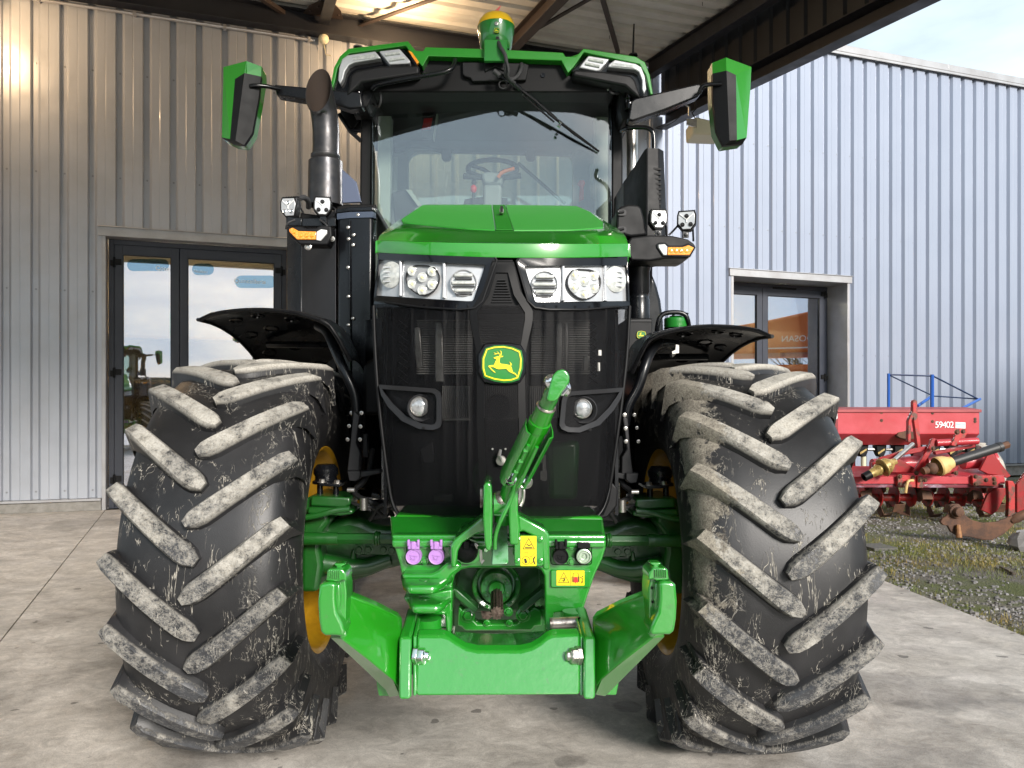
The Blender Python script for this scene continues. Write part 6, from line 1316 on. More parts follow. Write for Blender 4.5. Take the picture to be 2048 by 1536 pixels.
# steering wheel and column
c = W(985, 338, 5.15); axs = Vector((0, -.62, .78)).normalized()
m = MB(); m.torus(c, axs, px2m(49, 5.15), .017, 48, 12); m.tube([c + Vector((0, -.06, -.09)), c + Vector((-.03, -.02, -.02)), c + Vector((-.13, .03, .03))], .014, 8, smoothpath=1); m.tube([c + Vector((0, -.06, -.09)), c + Vector((.05, -.02, -.03)), c + Vector((.15, .01, .01))], .014, 8, smoothpath=1); m.tube([c + Vector((0, -.06, -.09)), c + Vector((-.09, -.05, -.06)), c + Vector((-.145, -.02, -.03))], .014, 8, smoothpath=1); part('steering_wheel', m, INTD, TR, smooth=60)
m = MB(); m.extr([W(x, y, 5.0) for x, y in ((962, 352), (968, 342), (1004, 344), (1010, 354), (1004, 370), (968, 368))], (0, .12, 0)); m.extr([W(x, y, 5.0) for x, y in ((966, 368), (1004, 368), (1002, 430), (966, 430))], (0, .10, 0)); part('steering_column', m, INT, TR, bev=.02)
m = MB(); m.tube([W(960, 356, 5.0), W(927, 352, 4.98)], [.012, .02], 10); m.tube([W(1008, 357, 5.0), W(1042, 351, 4.98)], [.012, .02], 10); part('stalk', m, INTD, TR)
m = MB(); m.tube([W(996, 355, 4.97), W(1004, 344, 4.96), W(1029, 337, 4.95)], .012, 10, smoothpath=1); part('shift_lever', m, mat('orange_lever', (.7, .18, .05), .5), TR)
m = MB(); m.ball(W(947, 378, 5.0), .022, 12, 0, (1, 1, 1.3)); part('red_knob', m, RED, TR); m = MB(); m.cyl(W(947, 384, 5.0), W(946, 404, 5.0), .008, 8); m.ball(W(948, 365, 5.02), .018, 12); m.plate([(930, 398), (975, 392), (1015, 396), (1018, 415), (925, 415)], 5.02, 5.2); part('console', m, INTD, TR, bev=.01)
m = MB(); m.plate([(1155, 366), (1160, 360), (1168, 360), (1171, 366), (1167, 374), (1168, 398), (1158, 402), (1160, 374)], 5.3, 5.33); part('emergency_hammer', m, RED, TR, bev=.004)
m = MB(); m.tube([W(790, 315, 5.4), W(788, 400, 5.4)], .02, 10); m.tube([W(1185, 330, 5.4), W(1187, 400, 5.4)], .02, 10); part('door_grip', m, TAN, TR)
m = MB(); m.tube([W(1036, 326, 5.66), W(1130, 408, 5.66)], .013, 6); part('rear_wiper', m, INTD, TR)
m = MB(); m.box(-.14, .20, 5.32, 5.45, 1.3, 2.12); part('seat_back', m, INTD, TR, bev=.05, seg=3)
m = MB(); m.box(-.22, .28, 5.0, 5.4, 1.55, 1.70); part('seat', m, INTD, TR, bev=.05, seg=3)
# ---------------------------------------------------------------- roof
Yq = 4.42
m = MB(); m.plate([(678, 130), (700, 108), (845, 112), (1125, 114), (1275, 122), (1298, 150), (1296, 180), (1240, 186), (745, 184), (700, 186), (680, 182)], 4.62, 5.70); part('cab_roof', m, BLK, TR, bev=.03)
cap = [(668, 134), (680, 112), (697, 97), (816, 82), (831, 101), (846, 102), (851, 94), (985, 98), (1126, 105), (1131, 113), (1152, 113), (1167, 97), (1272, 113), (1290, 124), (1300, 150), (1306, 188), (1301, 189), (1292, 150), (1279, 128), (1174, 106), (1168, 104), (1148, 133), (1136, 146), (1123, 121), (985, 116), (857, 112), (845, 133), (837, 124), (811, 91), (806, 92), (699, 107), (686, 118), (675, 136), (669, 165), (660, 188), (658, 186)]
m = MB(); m.plate(cap, Yq, Yq + .10); part('roof_visor', m, GRN, TR, bev=.006, seg=3)
m = MB(); m.plate([(690, 99), (816, 85), (831, 104), (985, 101), (1131, 115), (1167, 101), (1272, 115), (1290, 127), (1285, 150), (685, 150), (680, 118)], Yq + .10, 5.8); part('roof_shell', m, GRN, TR, bev=.02)
m = MB(); m.plate([(740, 168), (842, 148), (846, 136), (858, 115), (985, 119), (1122, 124), (1134, 148), (1150, 152), (1232, 164), (1232, 184), (740, 184)], Yq + .06, 4.7); part('roof_fascia', m, BLK, TR, bev=.008)
m = MB(); m.plate([(924, 124), (946, 124), (1050, 126), (1058, 130), (1052, 160), (945, 163), (941, 156), (930, 153), (925, 148)], Yq + .03, Yq + .07); m.plate([(967, 122), (1010, 123), (1008, 142), (990, 133), (970, 144)], Yq + .02, Yq + .05); part('fascia_panel', m, BLKM, TR, bev=.005)
m = MB(); m.lathe(W(1086, 151, Yq + .06), (0, -1, 0), [(0, .014), (.006, .013), (.006, .008), (.003, .007), (.003, 0)], 16); part('fascia_screw', m, BLKG, TR)
podL = [(686, 120), (700, 110), (806, 94), (836, 124), (842, 136), (838, 145), (780, 152), (722, 163), (708, 178), (700, 190), (662, 190), (670, 165), (676, 138)]
podR = [(1279, 130), (1268, 122), (1176, 108), (1150, 134), (1141, 141), (1146, 148), (1208, 158), (1258, 168), (1272, 180), (1280, 196), (1304, 192), (1300, 168), (1291, 148)]
vizL = [(700, 150), (712, 140), (760, 131), (838, 130), (839, 148), (724, 164), (708, 180), (692, 192), (697, 170)]
vizR = [(1271, 160), (1262, 150), (1208, 142), (1146, 138), (1146, 152), (1250, 172), (1270, 190), (1282, 196), (1276, 176)]
l1L = [(684, 118), (695, 110), (750, 102), (762, 116), (708, 125), (698, 130), (690, 142), (686, 158), (680, 168), (676, 160), (678, 136)]
l1R = [(1218, 128), (1230, 119), (1272, 127), (1283, 134), (1290, 152), (1293, 178), (1288, 188), (1284, 178), (1284, 160), (1278, 144), (1270, 139), (1216, 134)]
l2L = [(758, 102), (799, 97), (821, 122), (819, 127), (779, 129)]
l2R = [(1177, 111), (1219, 118), (1200, 141), (1192, 142), (1158, 135), (1160, 132)]
for pd_, vz, a1, a2 in ((podL, vizL, l1L, l2L), (podR, vizR, l1R, l2R)):
    m = MB(); m.plate(pd_, Yq + .03, Yq + .25); p0 = part('roof_lamp_pod', m, BLKG, TR, bev=.008, seg=3)
    m = MB(); m.plate(vz, Yq - .03, Yq + .12); part('pod_lip', m, BLKM, p0, bev=.014, seg=3)
    for a_ in (a1, a2):
        m = MB(); m.plate(a_, Yq - .012, Yq + .05); l_ = part('roof_lamp', m, REFL, p0, bev=.006, seg=3)
        cxq, cyq = sum(x for x, y in a_) / len(a_), sum(y for x, y in a_) / len(a_)
        m = MB()
        if a_ in (a2,):
            for t in (.32, .72):
                L0 = (a_[0][0] + (a_[-1][0] - a_[0][0]) * t, a_[0][1] + (a_[-1][1] - a_[0][1]) * t); R0 = (a_[1][0] + (a_[2][0] - a_[1][0]) * t, a_[1][1] + (a_[2][1] - a_[1][1]) * t)
                if pd_ is podR: L0 = (a_[0][0] + (a_[-1][0] - a_[0][0]) * t, a_[0][1] + (a_[-1][1] - a_[0][1]) * t)
                m.tube([W(L0[0] * .85 + R0[0] * .15, L0[1] * .85 + R0[1] * .15, Yq - .014), W(L0[0] * .15 + R0[0] * .85, L0[1] * .15 + R0[1] * .85, Yq - .014)], .009, 8)
        else:
            q_ = [(704, 114), (750, 107), (756, 115), (706, 120)] if pd_ is podL else [(1226, 125), (1266, 130), (1268, 136), (1222, 131)]
            m.plate(q_, Yq - .016, Yq - .01)
        part('led_lens', m, LENS, l_, smooth=50)
m = MB(); m.plate([(816, 100), (824, 104), (838, 124), (834, 128), (826, 116)], Yq - .004, Yq + .02); part('amber_edge', m, ORG, TR, bev=.002)
# brackets, mirror arms, mirrors
m = MB(); m.plate([(722, 160), (738, 158), (748, 170), (746, 190), (734, 214), (700, 216), (701, 186), (716, 182)], 4.5, 4.7); m.plate([(1240, 170), (1254, 172), (1262, 198), (1262, 236), (1246, 240), (1240, 220)], 4.5, 4.7); part('mirror_bracket', m, BLKM, TR, bev=.008)
m = MB(); m.lathe(W(754, 156, 4.48), (0, 0, 1), [(-.03, .012), (-.01, .016), (.02, .015), (.024, .008)], 14); m.lathe(W(1218, 172, 4.48), (0, 0, 1), [(-.03, .010), (-.01, .015), (.01, .016), (.014, .008)], 14); part('washer_cap', m, TAN, TR)
m = MB(); m.tube([W(744, 178, 4.44), W(752, 170, 4.42), (W(800, 160, 4.38)), W(870, 148, 4.36), W(898, 142, 4.36), W(908, 132, 4.38), W(910, 120, 4.42)], .013, 12, smoothpath=2); part('grab_rail', m, BLKP, TR)
m = MB(); m.tube([W(760, 178, 4.5), W(763, 200, 4.46), W(757, 216, 4.5), W(744, 206, 4.6), W(734, 202, 4.6)], .006, 8, smoothpath=2); m.tube([W(1218, 176, 4.48), W(1222, 188, 4.44), W(1240, 186, 4.5), W(1248, 196, 4.55), W(1240, 225, 4.6)], .006, 8, smoothpath=2); part('mirror_cable', m, CABL, TR)
Ym = 4.34
for s in (0, 1):
    if s == 0:
        arm = [(548, 168), (556, 169), (700, 182), (722, 184), (726, 214), (700, 218), (662, 206), (600, 198), (553, 190)]
        rod = [(500, 173, Ym - .02), (508, 171, Ym - .02), (530, 172, Ym), (560, 178, Ym + .04)]
        tri_ = [(722, 282, 4.7), (700, 262, 4.7), (678, 228, 4.7)]; tri2 = [(722, 262, 4.7), (698, 260, 4.7)]
    else:
        arm = [(1262, 202), (1270, 196), (1394, 167), (1402, 168), (1405, 182), (1396, 193), (1330, 220), (1266, 242), (1256, 240)]
        rod = [(1398, 186, Ym + .02), (1403, 174, Ym), (1412, 169, Ym), (1444, 168, Ym - .02)]
        tri_ = [(1250, 262, 4.6), (1262, 240, 4.6)]; tri2 = None
    m = MB(); m.plate(arm, Ym + .06, Ym + .14); ma = part('mirror_arm', m, BLKP, TR, bev=.010, seg=3)
    m = MB(); m.tube([W(*p) for p in rod], .012, 12, smoothpath=1); part('mirror_rod', m, BLKG, ma)
    m = MB(); m.tube([W(*p) for p in tri_], .013, 10)
    if tri2: m.tube([W(*p) for p in tri2], .012, 10)
    part('side_stay', m, BLKP, TR)
    xs = [728, 724] if s == 0 else [1246, 1250]
    m = MB(); px_ = 717 if s == 0 else 1258; m.lathe(W(px_, 196, 4.46), (0, 0, 1), [(-.07, .02), (-.07, .026), (-.03, .026), (-.028, .018), (-.01, .018), (-.008, .026), (.03, .026), (.03, .01)], 18); m.obox(W(px_, 204, 4.48), .05, .06, .05); part('arm_pivot', m, BLKG, ma, bev=.003)
Yb = Ym + .20
mirL = dict(out=[(446, 134), (494, 122), (523, 134), (524, 152), (516, 202), (504, 266), (488, 290), (466, 287), (443, 275)],
            g=[(447, 134, .0), (493, 122, -.06), (493, 145, -.06), (470, 158, -.03), (460, 278, -.02), (444, 275, .02)], g2=[(493, 122, -.06), (523, 133, -.01), (522, 153, -.01), (489, 146, -.06)],
            b=[(489, 146, -.06), (470, 158, -.03), (460, 278, -.02), (471, 281, -.04)], b2=[(489, 146, -.06), (522, 153, -.01), (516, 202, -.01), (504, 266, 0), (488, 290, -.02), (471, 281, -.04)], bt=[(444, 275, .02), (471, 281, -.04), (488, 290, -.02), (466, 287, .02)])
mirR = dict(out=[(1424, 126), (1452, 115), (1503, 133), (1502, 170), (1494, 275), (1486, 286), (1447, 292), (1432, 262), (1425, 200)],
            g=[(1503, 134, .0), (1452, 115, -.06), (1453, 141, -.06), (1472, 150, -.04), (1474, 280, -.03), (1493, 275, .02)], g2=[(1452, 115, -.06), (1424, 126, -.01), (1425, 147, -.01), (1453, 141, -.06)],
            b=[(1453, 141, -.06), (1472, 150, -.04), (1474, 280, -.03), (1459, 281, -.04)], b2=[(1453, 141, -.06), (1425, 147, -.01), (1426, 200, -.01), (1433, 262, 0), (1447, 291, -.01), (1459, 281, -.04)], bt=[(1493, 275, .02), (1459, 281, -.04), (1447, 291, -.01), (1486, 287, .02)])
for d in (mirL, mirR):
    m = MB(); m.plate(d['out'], Ym + .05, Ym + .15); mi = part('mirror', m, GRN, TR, bev=.006)
    m = MB()
    for kx in ('g', 'g2'): m.extr([W(x, y, Ym + .02 + dy_) for x, y, dy_ in d[kx]], (0, .03, 0))
    part('mirror_cover', m, GRN, mi)
    m = MB()
    for kx in ('b', 'b2', 'bt'): m.extr([W(x, y, Ym + .018 + dy_) for x, y, dy_ in d[kx]], (0, .03, 0))
    part('mirror_back', m, BLKM, mi)
    cxm = sum(p[0] for p in d['out']) / len(d['out']); m = MB(); m.extr([W(cxm + (x - cxm) * .86, 206 + (y - 206) * .88, Ym + .15) for x, y in d['out']], (0, .006, 0)); part('mirror_glass', m, CHR, mi)
# wiper, beacon receiver, antenna
m = MB(); m.tube([W(1000, 150, 4.44), W(1018, 160, 4.40), W(1040, 178, 4.44)], .014, 10); m.tube([W(1030, 170, 4.46), W(1072, 202, 4.5), W(1112, 238, 4.55)], .010, 8); m.tube([W(1045, 190, 4.5), W(1108, 244, 4.56)], .006, 8); wi = part('wiper_arm', m, BLKP, TR)
m = MB(); m.tube([W(1096, 226, 4.54), W(1150, 268, 4.58), W(1198, 303, 4.62)], [.008, .010, .006], 8); part('wiper_blade', m, BLK, wi)
m = MB(); m.cyl(W(1119, 243, 4.53), W(1124, 247, 4.53), .008, 8); m.cyl(W(1116, 250, 4.53), W(1121, 254, 4.53), .008, 8); part('wiper_clip', m, CHR, wi)
rb = empty('gps_receiver', W(992, 80, 4.45), TR); c = W(992, 66, 4.55); k_ = px2m(1.03, 4.45)
m = MB(); m.lathe(c, (0, 0, 1), [(-36 * k_, 27 * k_), (-30 * k_, 31 * k_), (-12 * k_, 34 * k_), (4 * k_, 36.5 * k_), (11 * k_, 36.8 * k_)], 48); m.lathe(c, (0, 0, 1), [(-14 * k_, 33 * k_), (-14 * k_, 20 * k_)], 48); part('receiver_body', m, BADGEG, rb, smooth=40)
m = MB(); m.lathe(c + Vector((0, 0, 11.5 * k_)), (0, 0, 1), [(-1 * k_, 37.2 * k_), (1.5 * k_, 37 * k_), (10 * k_, 34 * k_), (18 * k_, 28 * k_), (24 * k_, 18 * k_), (27 * k_, 8 * k_), (27.6 * k_, 0)], 48); part('receiver_dome', m, YELP, rb, smooth=60)
m = MB(); fy = 4.55; m.plate([(986, 27), (991, 20), (998, 13), (1002, 10), (999, 16), (997, 21), (999, 27)], fy - .01, fy + .01); part('dome_fin', m, mat('pink_plastic', (.75, .16, .14), .4), rb, bev=.002)
m = MB(); m.plate([(968, 78), (1015, 79), (1014, 112), (1012, 122), (968, 122)], 4.38, 4.41); m.plate([(968, 84), (1015, 84), (1015, 98), (968, 98)], 4.41, 4.56); part('receiver_bracket', m, BADGEG, rb, bev=.005)
badge(rb, 993.5, 60.5, 11.5, 10.5, lambda x, y, o: W(x, y, 4.55 - 36 * k_ - o * .3))
m = MB(); m.bolt(W(993, 47, 4.55 - 37 * k_), .007, .006); part('receiver_bolt', m, ZINC, rb)
m = MB(); m.tube([W(995, 76, 4.42), W(999, 92, 4.36), W(1010, 108, 4.35), W(1013, 122, 4.35), W(1011, 140, 4.36), W(1012, 152, 4.38), W(1020, 160, 4.39), W(1032, 156, 4.4), W(1040, 145, 4.4), W(1043, 135, 4.42), W(1043, 128, 4.44)], .011, 10, smoothpath=2); m.tube([W(1013, 122, 4.34), W(1018, 140, 4.34), W(1015, 156, 4.36), W(1030, 166, 4.4)], .008, 10, smoothpath=2); m.torus(W(1006, 169, 4.42), (0, 1, 0), .023, .004, 24, 8); m.cyl(W(988, 142, 4.38), W(1000, 152, 4.38), .016, 12); part('receiver_cable', m, CABL, rb)
m = MB(); m.lathe(W(1266, 112, 4.9), (0, 0, 1), [(0, .03), (.01, .028), (.016, .012), (.02, .008)], 16); m.tube([W(1266, 108, 4.9), W(1268, 48, 4.9)], [.007, .005], 8); part('antenna', m, BLK, TR)
m = MB(); m.lathe(W(716, 96, 4.7), (0, 0, 1), [(0, .03), (.01, .028), (.016, .012), (.016, 0)], 16); part('roof_plug', m, ZINC, TR)
m = MB(); m.plate([(682, 190), (720, 188), (722, 240), (706, 262), (690, 245), (680, 225)], 4.75, 4.85); part('rear_speaker', m, BLK, TR, bev=.01)
# ---------------------------------------------------------------- seed drill
Yd_ = 10.6; SD = empty('seed_drill', W(1800, 950, Yd_)); tag(SD, 'red seed drill with a long closed hopper and blue rail by the wall', 'seed drill')
x0, x1 = X(1667, Yd_), X(1959, Yd_); zt_, zm_ = Z(822, Yd_), Z(868, Yd_); zb_ = Z(890, Yd_ + .22)
m = MB(); m.extr([Vector((x0, y, z)) for y, z in ((Yd_, zt_), (Yd_, zm_), (Yd_ + .20, zb_), (Yd_ + .50, zb_), (Yd_ + .70, zm_), (Yd_ + .70, zt_))], (x1 - x0, 0, 0)); hp = part('hopper', m, REDP, SD, bev=.008)
m = MB(); m.extr([Vector((x0 - .02, y, z)) for y, z in ((Yd_ - .02, zt_ - .02), (Yd_ - .02, zt_ + .02), (Yd_ + .35, zt_ + .055), (Yd_ + .72, zt_ + .02), (Yd_ + .72, zt_ - .02))], (x1 - x0 + .04, 0, 0)); part('hopper_lid', m, mat('dusty_red_lid', (.36, .07, .075), .6, var=(3, (.24, .035, .04), .4, .65, (1, 1, 4))), SD, bev=.006)
m = MB()
for x, y in ((1763, 825), (1763, 841), (1865, 826), (1865, 843), (1950, 838), (1950, 843)): m.bolt(W(x, y, Yd_), .014, .008)
part('hopper_bolt', m, RUST, SD)
m = MB(); c = W(1653, 829, Yd_ + .3); 
t = text_mesh('59402', .125, WHT, 'marker_number', SD, Matrix.Translation(W(1889, 850, Yd_ - .006)) @ Matrix.Rotation(R(90), 4, 'X'), .001, .82)
m = MB(); m.plate([(1911, 844), (1931, 845), (1931, 857), (1911, 856)], Yd_ - .004, Yd_); st = part('hopper_sticker', m, WHITEP, SD); m = MB(); m.plate([(1912, 846), (1930, 847), (1930, 850), (1923, 849), (1918, 851), (1912, 850)], Yd_ - .006, Yd_ - .004); part('sticker_print', m, STKB, st)
m = MB(); m.plate([(1668, 822), (1676, 822), (1676, 866), (1668, 866)], Yd_ - .003, Yd_); part('hopper_end_band', m, mat('deep_red_paint', (.20, .012, .016), .5), SD)
m = MB(); m.plate(rrect(1669, 826, 1675, 838, 2, 3), Yd_ - .006, Yd_ - .003); part('hopper_end_mark', m, WHITEP, SD)
m = MB(); m.plate([(1793, 872), (1797, 865), (1808, 863), (1814, 861), (1830, 864), (1834, 870), (1830, 878), (1815, 880), (1800, 876)], Yd_ - .02, Yd_ + .08); part('mud_lump', m, RUST, SD, bev=.01)
for px in (1694, 1727, 1763, 1799, 1835, 1871, 1907, 1943):
    m = MB(); Y = Yd_ + .25; m.plate([(px - 11, 889), (px + 11, 889), (px + 9, 905), (px + 5, 913), (px - 4, 914), (px - 9, 904)], Y, Y + .12); u = part('metering_unit', m, BLK, SD, bev=.012)
    m = MB(); m.plate([(px - 7, 905), (px + 6, 897), (px + 7, 900), (px - 6, 909)], Y - .01, Y); part('shut_off_lever', m, PTOY, u)
    m = MB(); m.cyl(W(px, 913, Y + .05), W(px, 960, Y + .05), .035, 12); part('seed_tube', m, CREAM, u)
m = MB(); m.cyl(W(1690, 899, Yd_ + .3), W(1950, 899, Yd_ + .3), .02, 8); part('metering_shaft', m, ZINC, SD)
m = MB(); m.box(X(1690, Yd_ + .4), X(1955, Yd_ + .4), Yd_ + .4, Yd_ + .5, .34, .44); m.box(X(1700, Yd_ + .4), X(1700, Yd_ + .4) + .08, Yd_ + .4, Yd_ + .5, .0, 1.0); m.box(X(1940, Yd_ + .4), X(1940, Yd_ + .4) + .08, Yd_ + .4, Yd_ + .5, .0, 1.0); part('drill_frame', m, REDP2, SD, bev=.006)
m = MB(); c = Vector((X(1962, 10.9), 11.0, .44)); m.lathe(c, (1, .25, 0), [(-.08, .28), (-.10, .36), (-.07, .42), (.07, .42), (.10, .36), (.08, .28), (-.08, .28)], 36)
for k in range(18):
    a = 2 * math.pi * k / 18; m.obox(c + Vector((0, math.cos(a) * .42, math.sin(a) * .42)), .15, .05, .04, Matrix.Rotation(a, 3, 'X'))
dw = part('drill_wheel', m, TYRE_L, SD, bev=.004)
# blue loading-platform rail
BL = empty('platform_rail', (0, 0, 0), SD); SDr = []
def rail(a, b, r, mt_, nm='rail_bar'): 
    q = MB(); q.tube([W(*a), W(*b)], r, 8); part(nm, q, mt_, SD)
BL2 = [o for o in COL.objects if o.name == 'platform_rail'][0]; bpy.data.objects.remove(BL2)
rail((1777, 747, 11.42), (1777, 820, 11.42), .021, BLUE, 'rail_post'); rail((1864, 749, 11.42), (1864, 822, 11.42), .028, BLUE, 'rail_post')
rail((1775, 749, 11.42), (1863, 752, 11.42), .012, BLUD); rail((1780, 751, 11.42), (1862, 790, 11.9), .010, BLUD); rail((1866, 752, 11.42), (1958, 799, 12.1), .012, BLUD); rail((1866, 792, 11.9), (1955, 798, 12.1), .010, BLUD); rail((1835, 812, 11.5), (1864, 792, 11.9), .022, BLUE); rail((1925, 816, 11.5), (1960, 798, 12.1), .020, BLUE)
# ---------------------------------------------------------------- rotary tiller
Yt_ = 9.25; RTL = empty('rotary_tiller', W(1860, 1046, Yt_)); tag(RTL, 'red rotary tiller with rusty curved blades in front of the seed drill', 'tiller')
def rp(pl, Y0, Y1, nm='frame_plate', mt_=REDP2, bev=.006, par=None):
    m = MB(); m.plate(pl, Y0, Y1); return part(nm, m, mt_, par or RTL, bev=bev)
rp([(1690, 953), (2006, 953), (2010, 956), (2010, 968), (1690, 968)], Yt_, Yt_ + .12, 'front_beam', REDP)
rp([(1690, 969), (2008, 969), (2008, 976), (1690, 975)], Yt_ + .01, Yt_ + .10, 'beam_lip', mat('worn_purple_red', (.16, .02, .035), .35, coat=.5, var=(3, (.35, .28, .36), .55, .7, (1, 1, 3))))
m = MB(); m.add([W(1690, 952, Yt_ + .12), W(2008, 952, Yt_ + .12), W(1998, 934, Yt_ + .75), W(1700, 932, Yt_ + .75)], [(0, 1, 2, 3)]); q = MB(); q.extr(m.v, (0, 0, -.02)); part('rotor_hood', q, REDP, RTL)
rp([(1978, 905), (1988, 908), (2022, 952), (2014, 956), (1996, 950), (1976, 948), (1960, 940)], Yt_ + .2, Yt_ + .24, 'end_plate', REDP2)
rp([(1990, 976), (2012, 976), (2012, 988), (1995, 1022), (1984, 1030), (1962, 1020), (1975, 990)], Yt_ + .1, Yt_ + .14, 'end_plate', REDP2)
m = MB(); m.cyl(W(1745, 932, Yt_ + .4), W(1845, 925, Yt_ + .4), .09, 24); m.cyl(W(1838, 922, Yt_ + .4), W(1852, 922, Yt_ + .4), .15, 24); part('torque_tube', m, REDP, RTL, bev=.006)
m = MB(); m.cyl(W(1925, 925, Yt_ + .4), W(1984, 922, Yt_ + .4), .085, 24); m.cyl(W(1980, 922, Yt_ + .4), W(1986, 922, Yt_ + .4), .13, 24); part('torque_tube', m, REDP, RTL, bev=.006)
m = MB(); m.cyl(W(1845, 930, Yt_ + .35), W(1890, 930, Yt_ + .35), .16, 20); part('gearbox', m, REDP2, RTL, bev=.02)
rp([(1826, 945), (1836, 947), (1874, 887), (1876, 880), (1868, 876), (1863, 879), (1858, 893), (1832, 936)], Yt_ - .0, Yt_ + .04, 'mast_arm'); rp([(1758, 916), (1800, 903), (1850, 893), (1858, 892), (1864, 898), (1858, 901), (1800, 912), (1762, 922)], Yt_ + .05, Yt_ + .09, 'mast_arm')
rp([(1745, 926), (1757, 920), (1800, 918), (1830, 936), (1830, 946), (1745, 944)], Yt_ + .1, Yt_ + .14, 'frame_plate')
rp([(1870, 903), (1950, 888), (1952, 894), (1872, 910)], Yt_ + .06, Yt_ + .12, 'mast_arm'); rp([(1893, 947), (1898, 920), (1930, 905), (1938, 908), (1918, 932), (1912, 949)], Yt_ - .02, Yt_ + .04, 'mast_arm')
m = MB(); m.cyl(W(1872, 886, Yt_), W(1955, 882, Yt_), .042, 20); part('mast_tube', m, REDP, RTL, bev=.004)
rp([(1902, 890), (1915, 862), (1920, 857), (1927, 859), (1928, 866), (1912, 893)], Yt_ - .06, Yt_ - .03, 'link_lug', REDRUST); rp([(1915, 890), (1926, 862), (1932, 858), (1935, 862), (1934, 868), (1922, 891)], Yt_ + .02, Yt_ + .05, 'link_lug', REDRUST)
m = MB(); m.bolt(W(1914, 864, Yt_ - .06), .022, .02); m.bolt(W(1926, 863, Yt_ - .06), .018, .02); part('link_bolt', m, RUST, RTL)
rp([(1826, 802), (1831, 799), (1835, 803), (1835, 824), (1838, 850), (1843, 899), (1836, 900), (1829, 850), (1826, 828)], Yt_ + .30, Yt_ + .36, 'hitch_mast', REDRUST); rp([(1826, 822), (1829, 832), (1823, 842), (1822, 885), (1816, 884), (1817, 842), (1822, 830)], Yt_ + .30, Yt_ + .36, 'hitch_mast', REDRUST)
rp([(1795, 950), (1830, 951), (1832, 975), (1796, 973)], Yt_ - .05, Yt_ - .0, 'mount_block', REDRUST); rp([(1835, 952), (1846, 952), (1847, 976), (1834, 976)], Yt_ - .04, Yt_, 'mount_block', REDRUST); rp([(1945, 951), (1996, 952), (1997, 973), (1946, 971)], Yt_ - .05, Yt_, 'mount_block', REDRUST)
m = MB()
for x, y in ((1800, 953), (1800, 968), (1825, 956), (1840, 960), (1850, 960), (1951, 953), (1951, 968), (1972, 960), (1988, 958), (1989, 966), (1866, 897), (1833, 946), (1912, 946)): m.bolt(W(x, y, Yt_ - .05), .018, .018)
part('frame_bolt', m, RUST, RTL)
m = MB(); m.tube([W(1826, 961, Yt_ - .08), W(1818, 961, Yt_ - .10), W(1814, 966, Yt_ - .10), W(1811, 986, Yt_ - .10)], .017, 10, smoothpath=1); part('bent_pin', m, PTOP, RTL)
rp([(2016, 962), (2026, 962), (2034, 975), (2033, 1000), (2029, 1035), (2016, 1034), (2018, 1000)], Yt_ - .1, Yt_ - .04, 'stand_leg', REDRUST)
m = MB(); m.cyl(Vector((X(1715, Yt_ + .5), Yt_ + .5, .24)), Vector((X(1990, Yt_ + .5), Yt_ + .5, .24)), .05, 16); part('rotor_shaft', m, REDRUST, RTL)
rb_ = random.Random(5); k = 0; px = 1722
while px < 1990:
    xc = X(px, Yt_ + .5); m = MB(); m.lathe((xc, Yt_ + .5, .26), (1, 0, 0), [(-.006, .02), (-.006, .14), (.006, .14), (.006, .02)], 24); fl_ = part('rotor_flange', m, REDRUST, RTL)
    for j in range(3):
        a = R(40 * k + 120 * j); sgn = 1 if (j + k) % 2 else -1; cY = Yt_ + .5
        def q_(rad, da, dx): return Vector((xc + dx, cY - rad * math.cos(a + da), .26 + rad * math.sin(a + da)))
        out = [q_(.08, -.45, 0), q_(.20, -.30, 0), q_(.262, .0, 0), q_(.255, .40, 0), q_(.15, .30, 0), q_(.08, .4, 0)]
        m = MB(); m.extr([p + Vector((.008, 0, 0)) for p in out], (.008, 0, 0)); tipo = [q_(.255, .42, .008), q_(.258, -.05, .008), q_(.258, -.05, .008 + .13 * sgn), q_(.235, .36, .008 + .12 * sgn)]
        m.extr(tipo, Vector((0, -math.cos(a), math.sin(a))) * .01); part('blade', m, RUST, fl_, bev=.002)
    px += 33; k += 1
# drive shafts lying on the tiller
P1 = empty('drive_shaft', W(1765, 940, Yt_)); tag(P1, 'bare steel drive shaft with an ochre universal joint, left one on the tiller', 'drive shaft', 'drive shafts lying on the tiller')
m = MB(); a, b = W(1783, 925, Yt_ - .08), W(1826, 888, Yt_ + .1); m.cyl(a, b, .026, 12); d_ = (b - a).normalized(); n_ = d_.cross(Vector((0, 1, 0))).normalized() * .018; m.cyl(a + n_, b + n_, .010, 8); m.cyl(a - n_, b - n_, .010, 8); part('profile_tube', m, ZINC, P1)
m = MB(); ax_ = (W(1783, 925, Yt_ - .08) - W(1735, 950, Yt_ - .12)).normalized(); c = W(1760, 938, Yt_ - .1)
m.lathe(c + ax_ * .04, ax_, [(-.012, .05), (-.012, .105), (-.004, .115), (.004, .115), (.012, .105), (.012, .05)], 24); m.lathe(c + ax_ * .04, ax_, [(.02, .09), (.06, .095), (.10, .07), (.14, .04), (.18, .038)], 20); m.lathe(c, ax_, [(-.16, .045), (-.12, .05), (-.06, .06), (-.03, .075)], 20); m.ball(c, .055, 12); part('universal_joint', m, PTOY, P1, smooth=35)
m = MB(); m.lathe(c, ax_, [(-.23, .03), (-.23, .05), (-.14, .052), (-.14, .03)], 20); part('shaft_collar', m, BLK, P1)
P2 = empty('drive_shaft', W(1950, 910, Yt_)); tag(P2, 'black tubed drive shaft with a yellow plastic cone, right one on the tiller', 'drive shaft', 'drive shafts lying on the tiller')
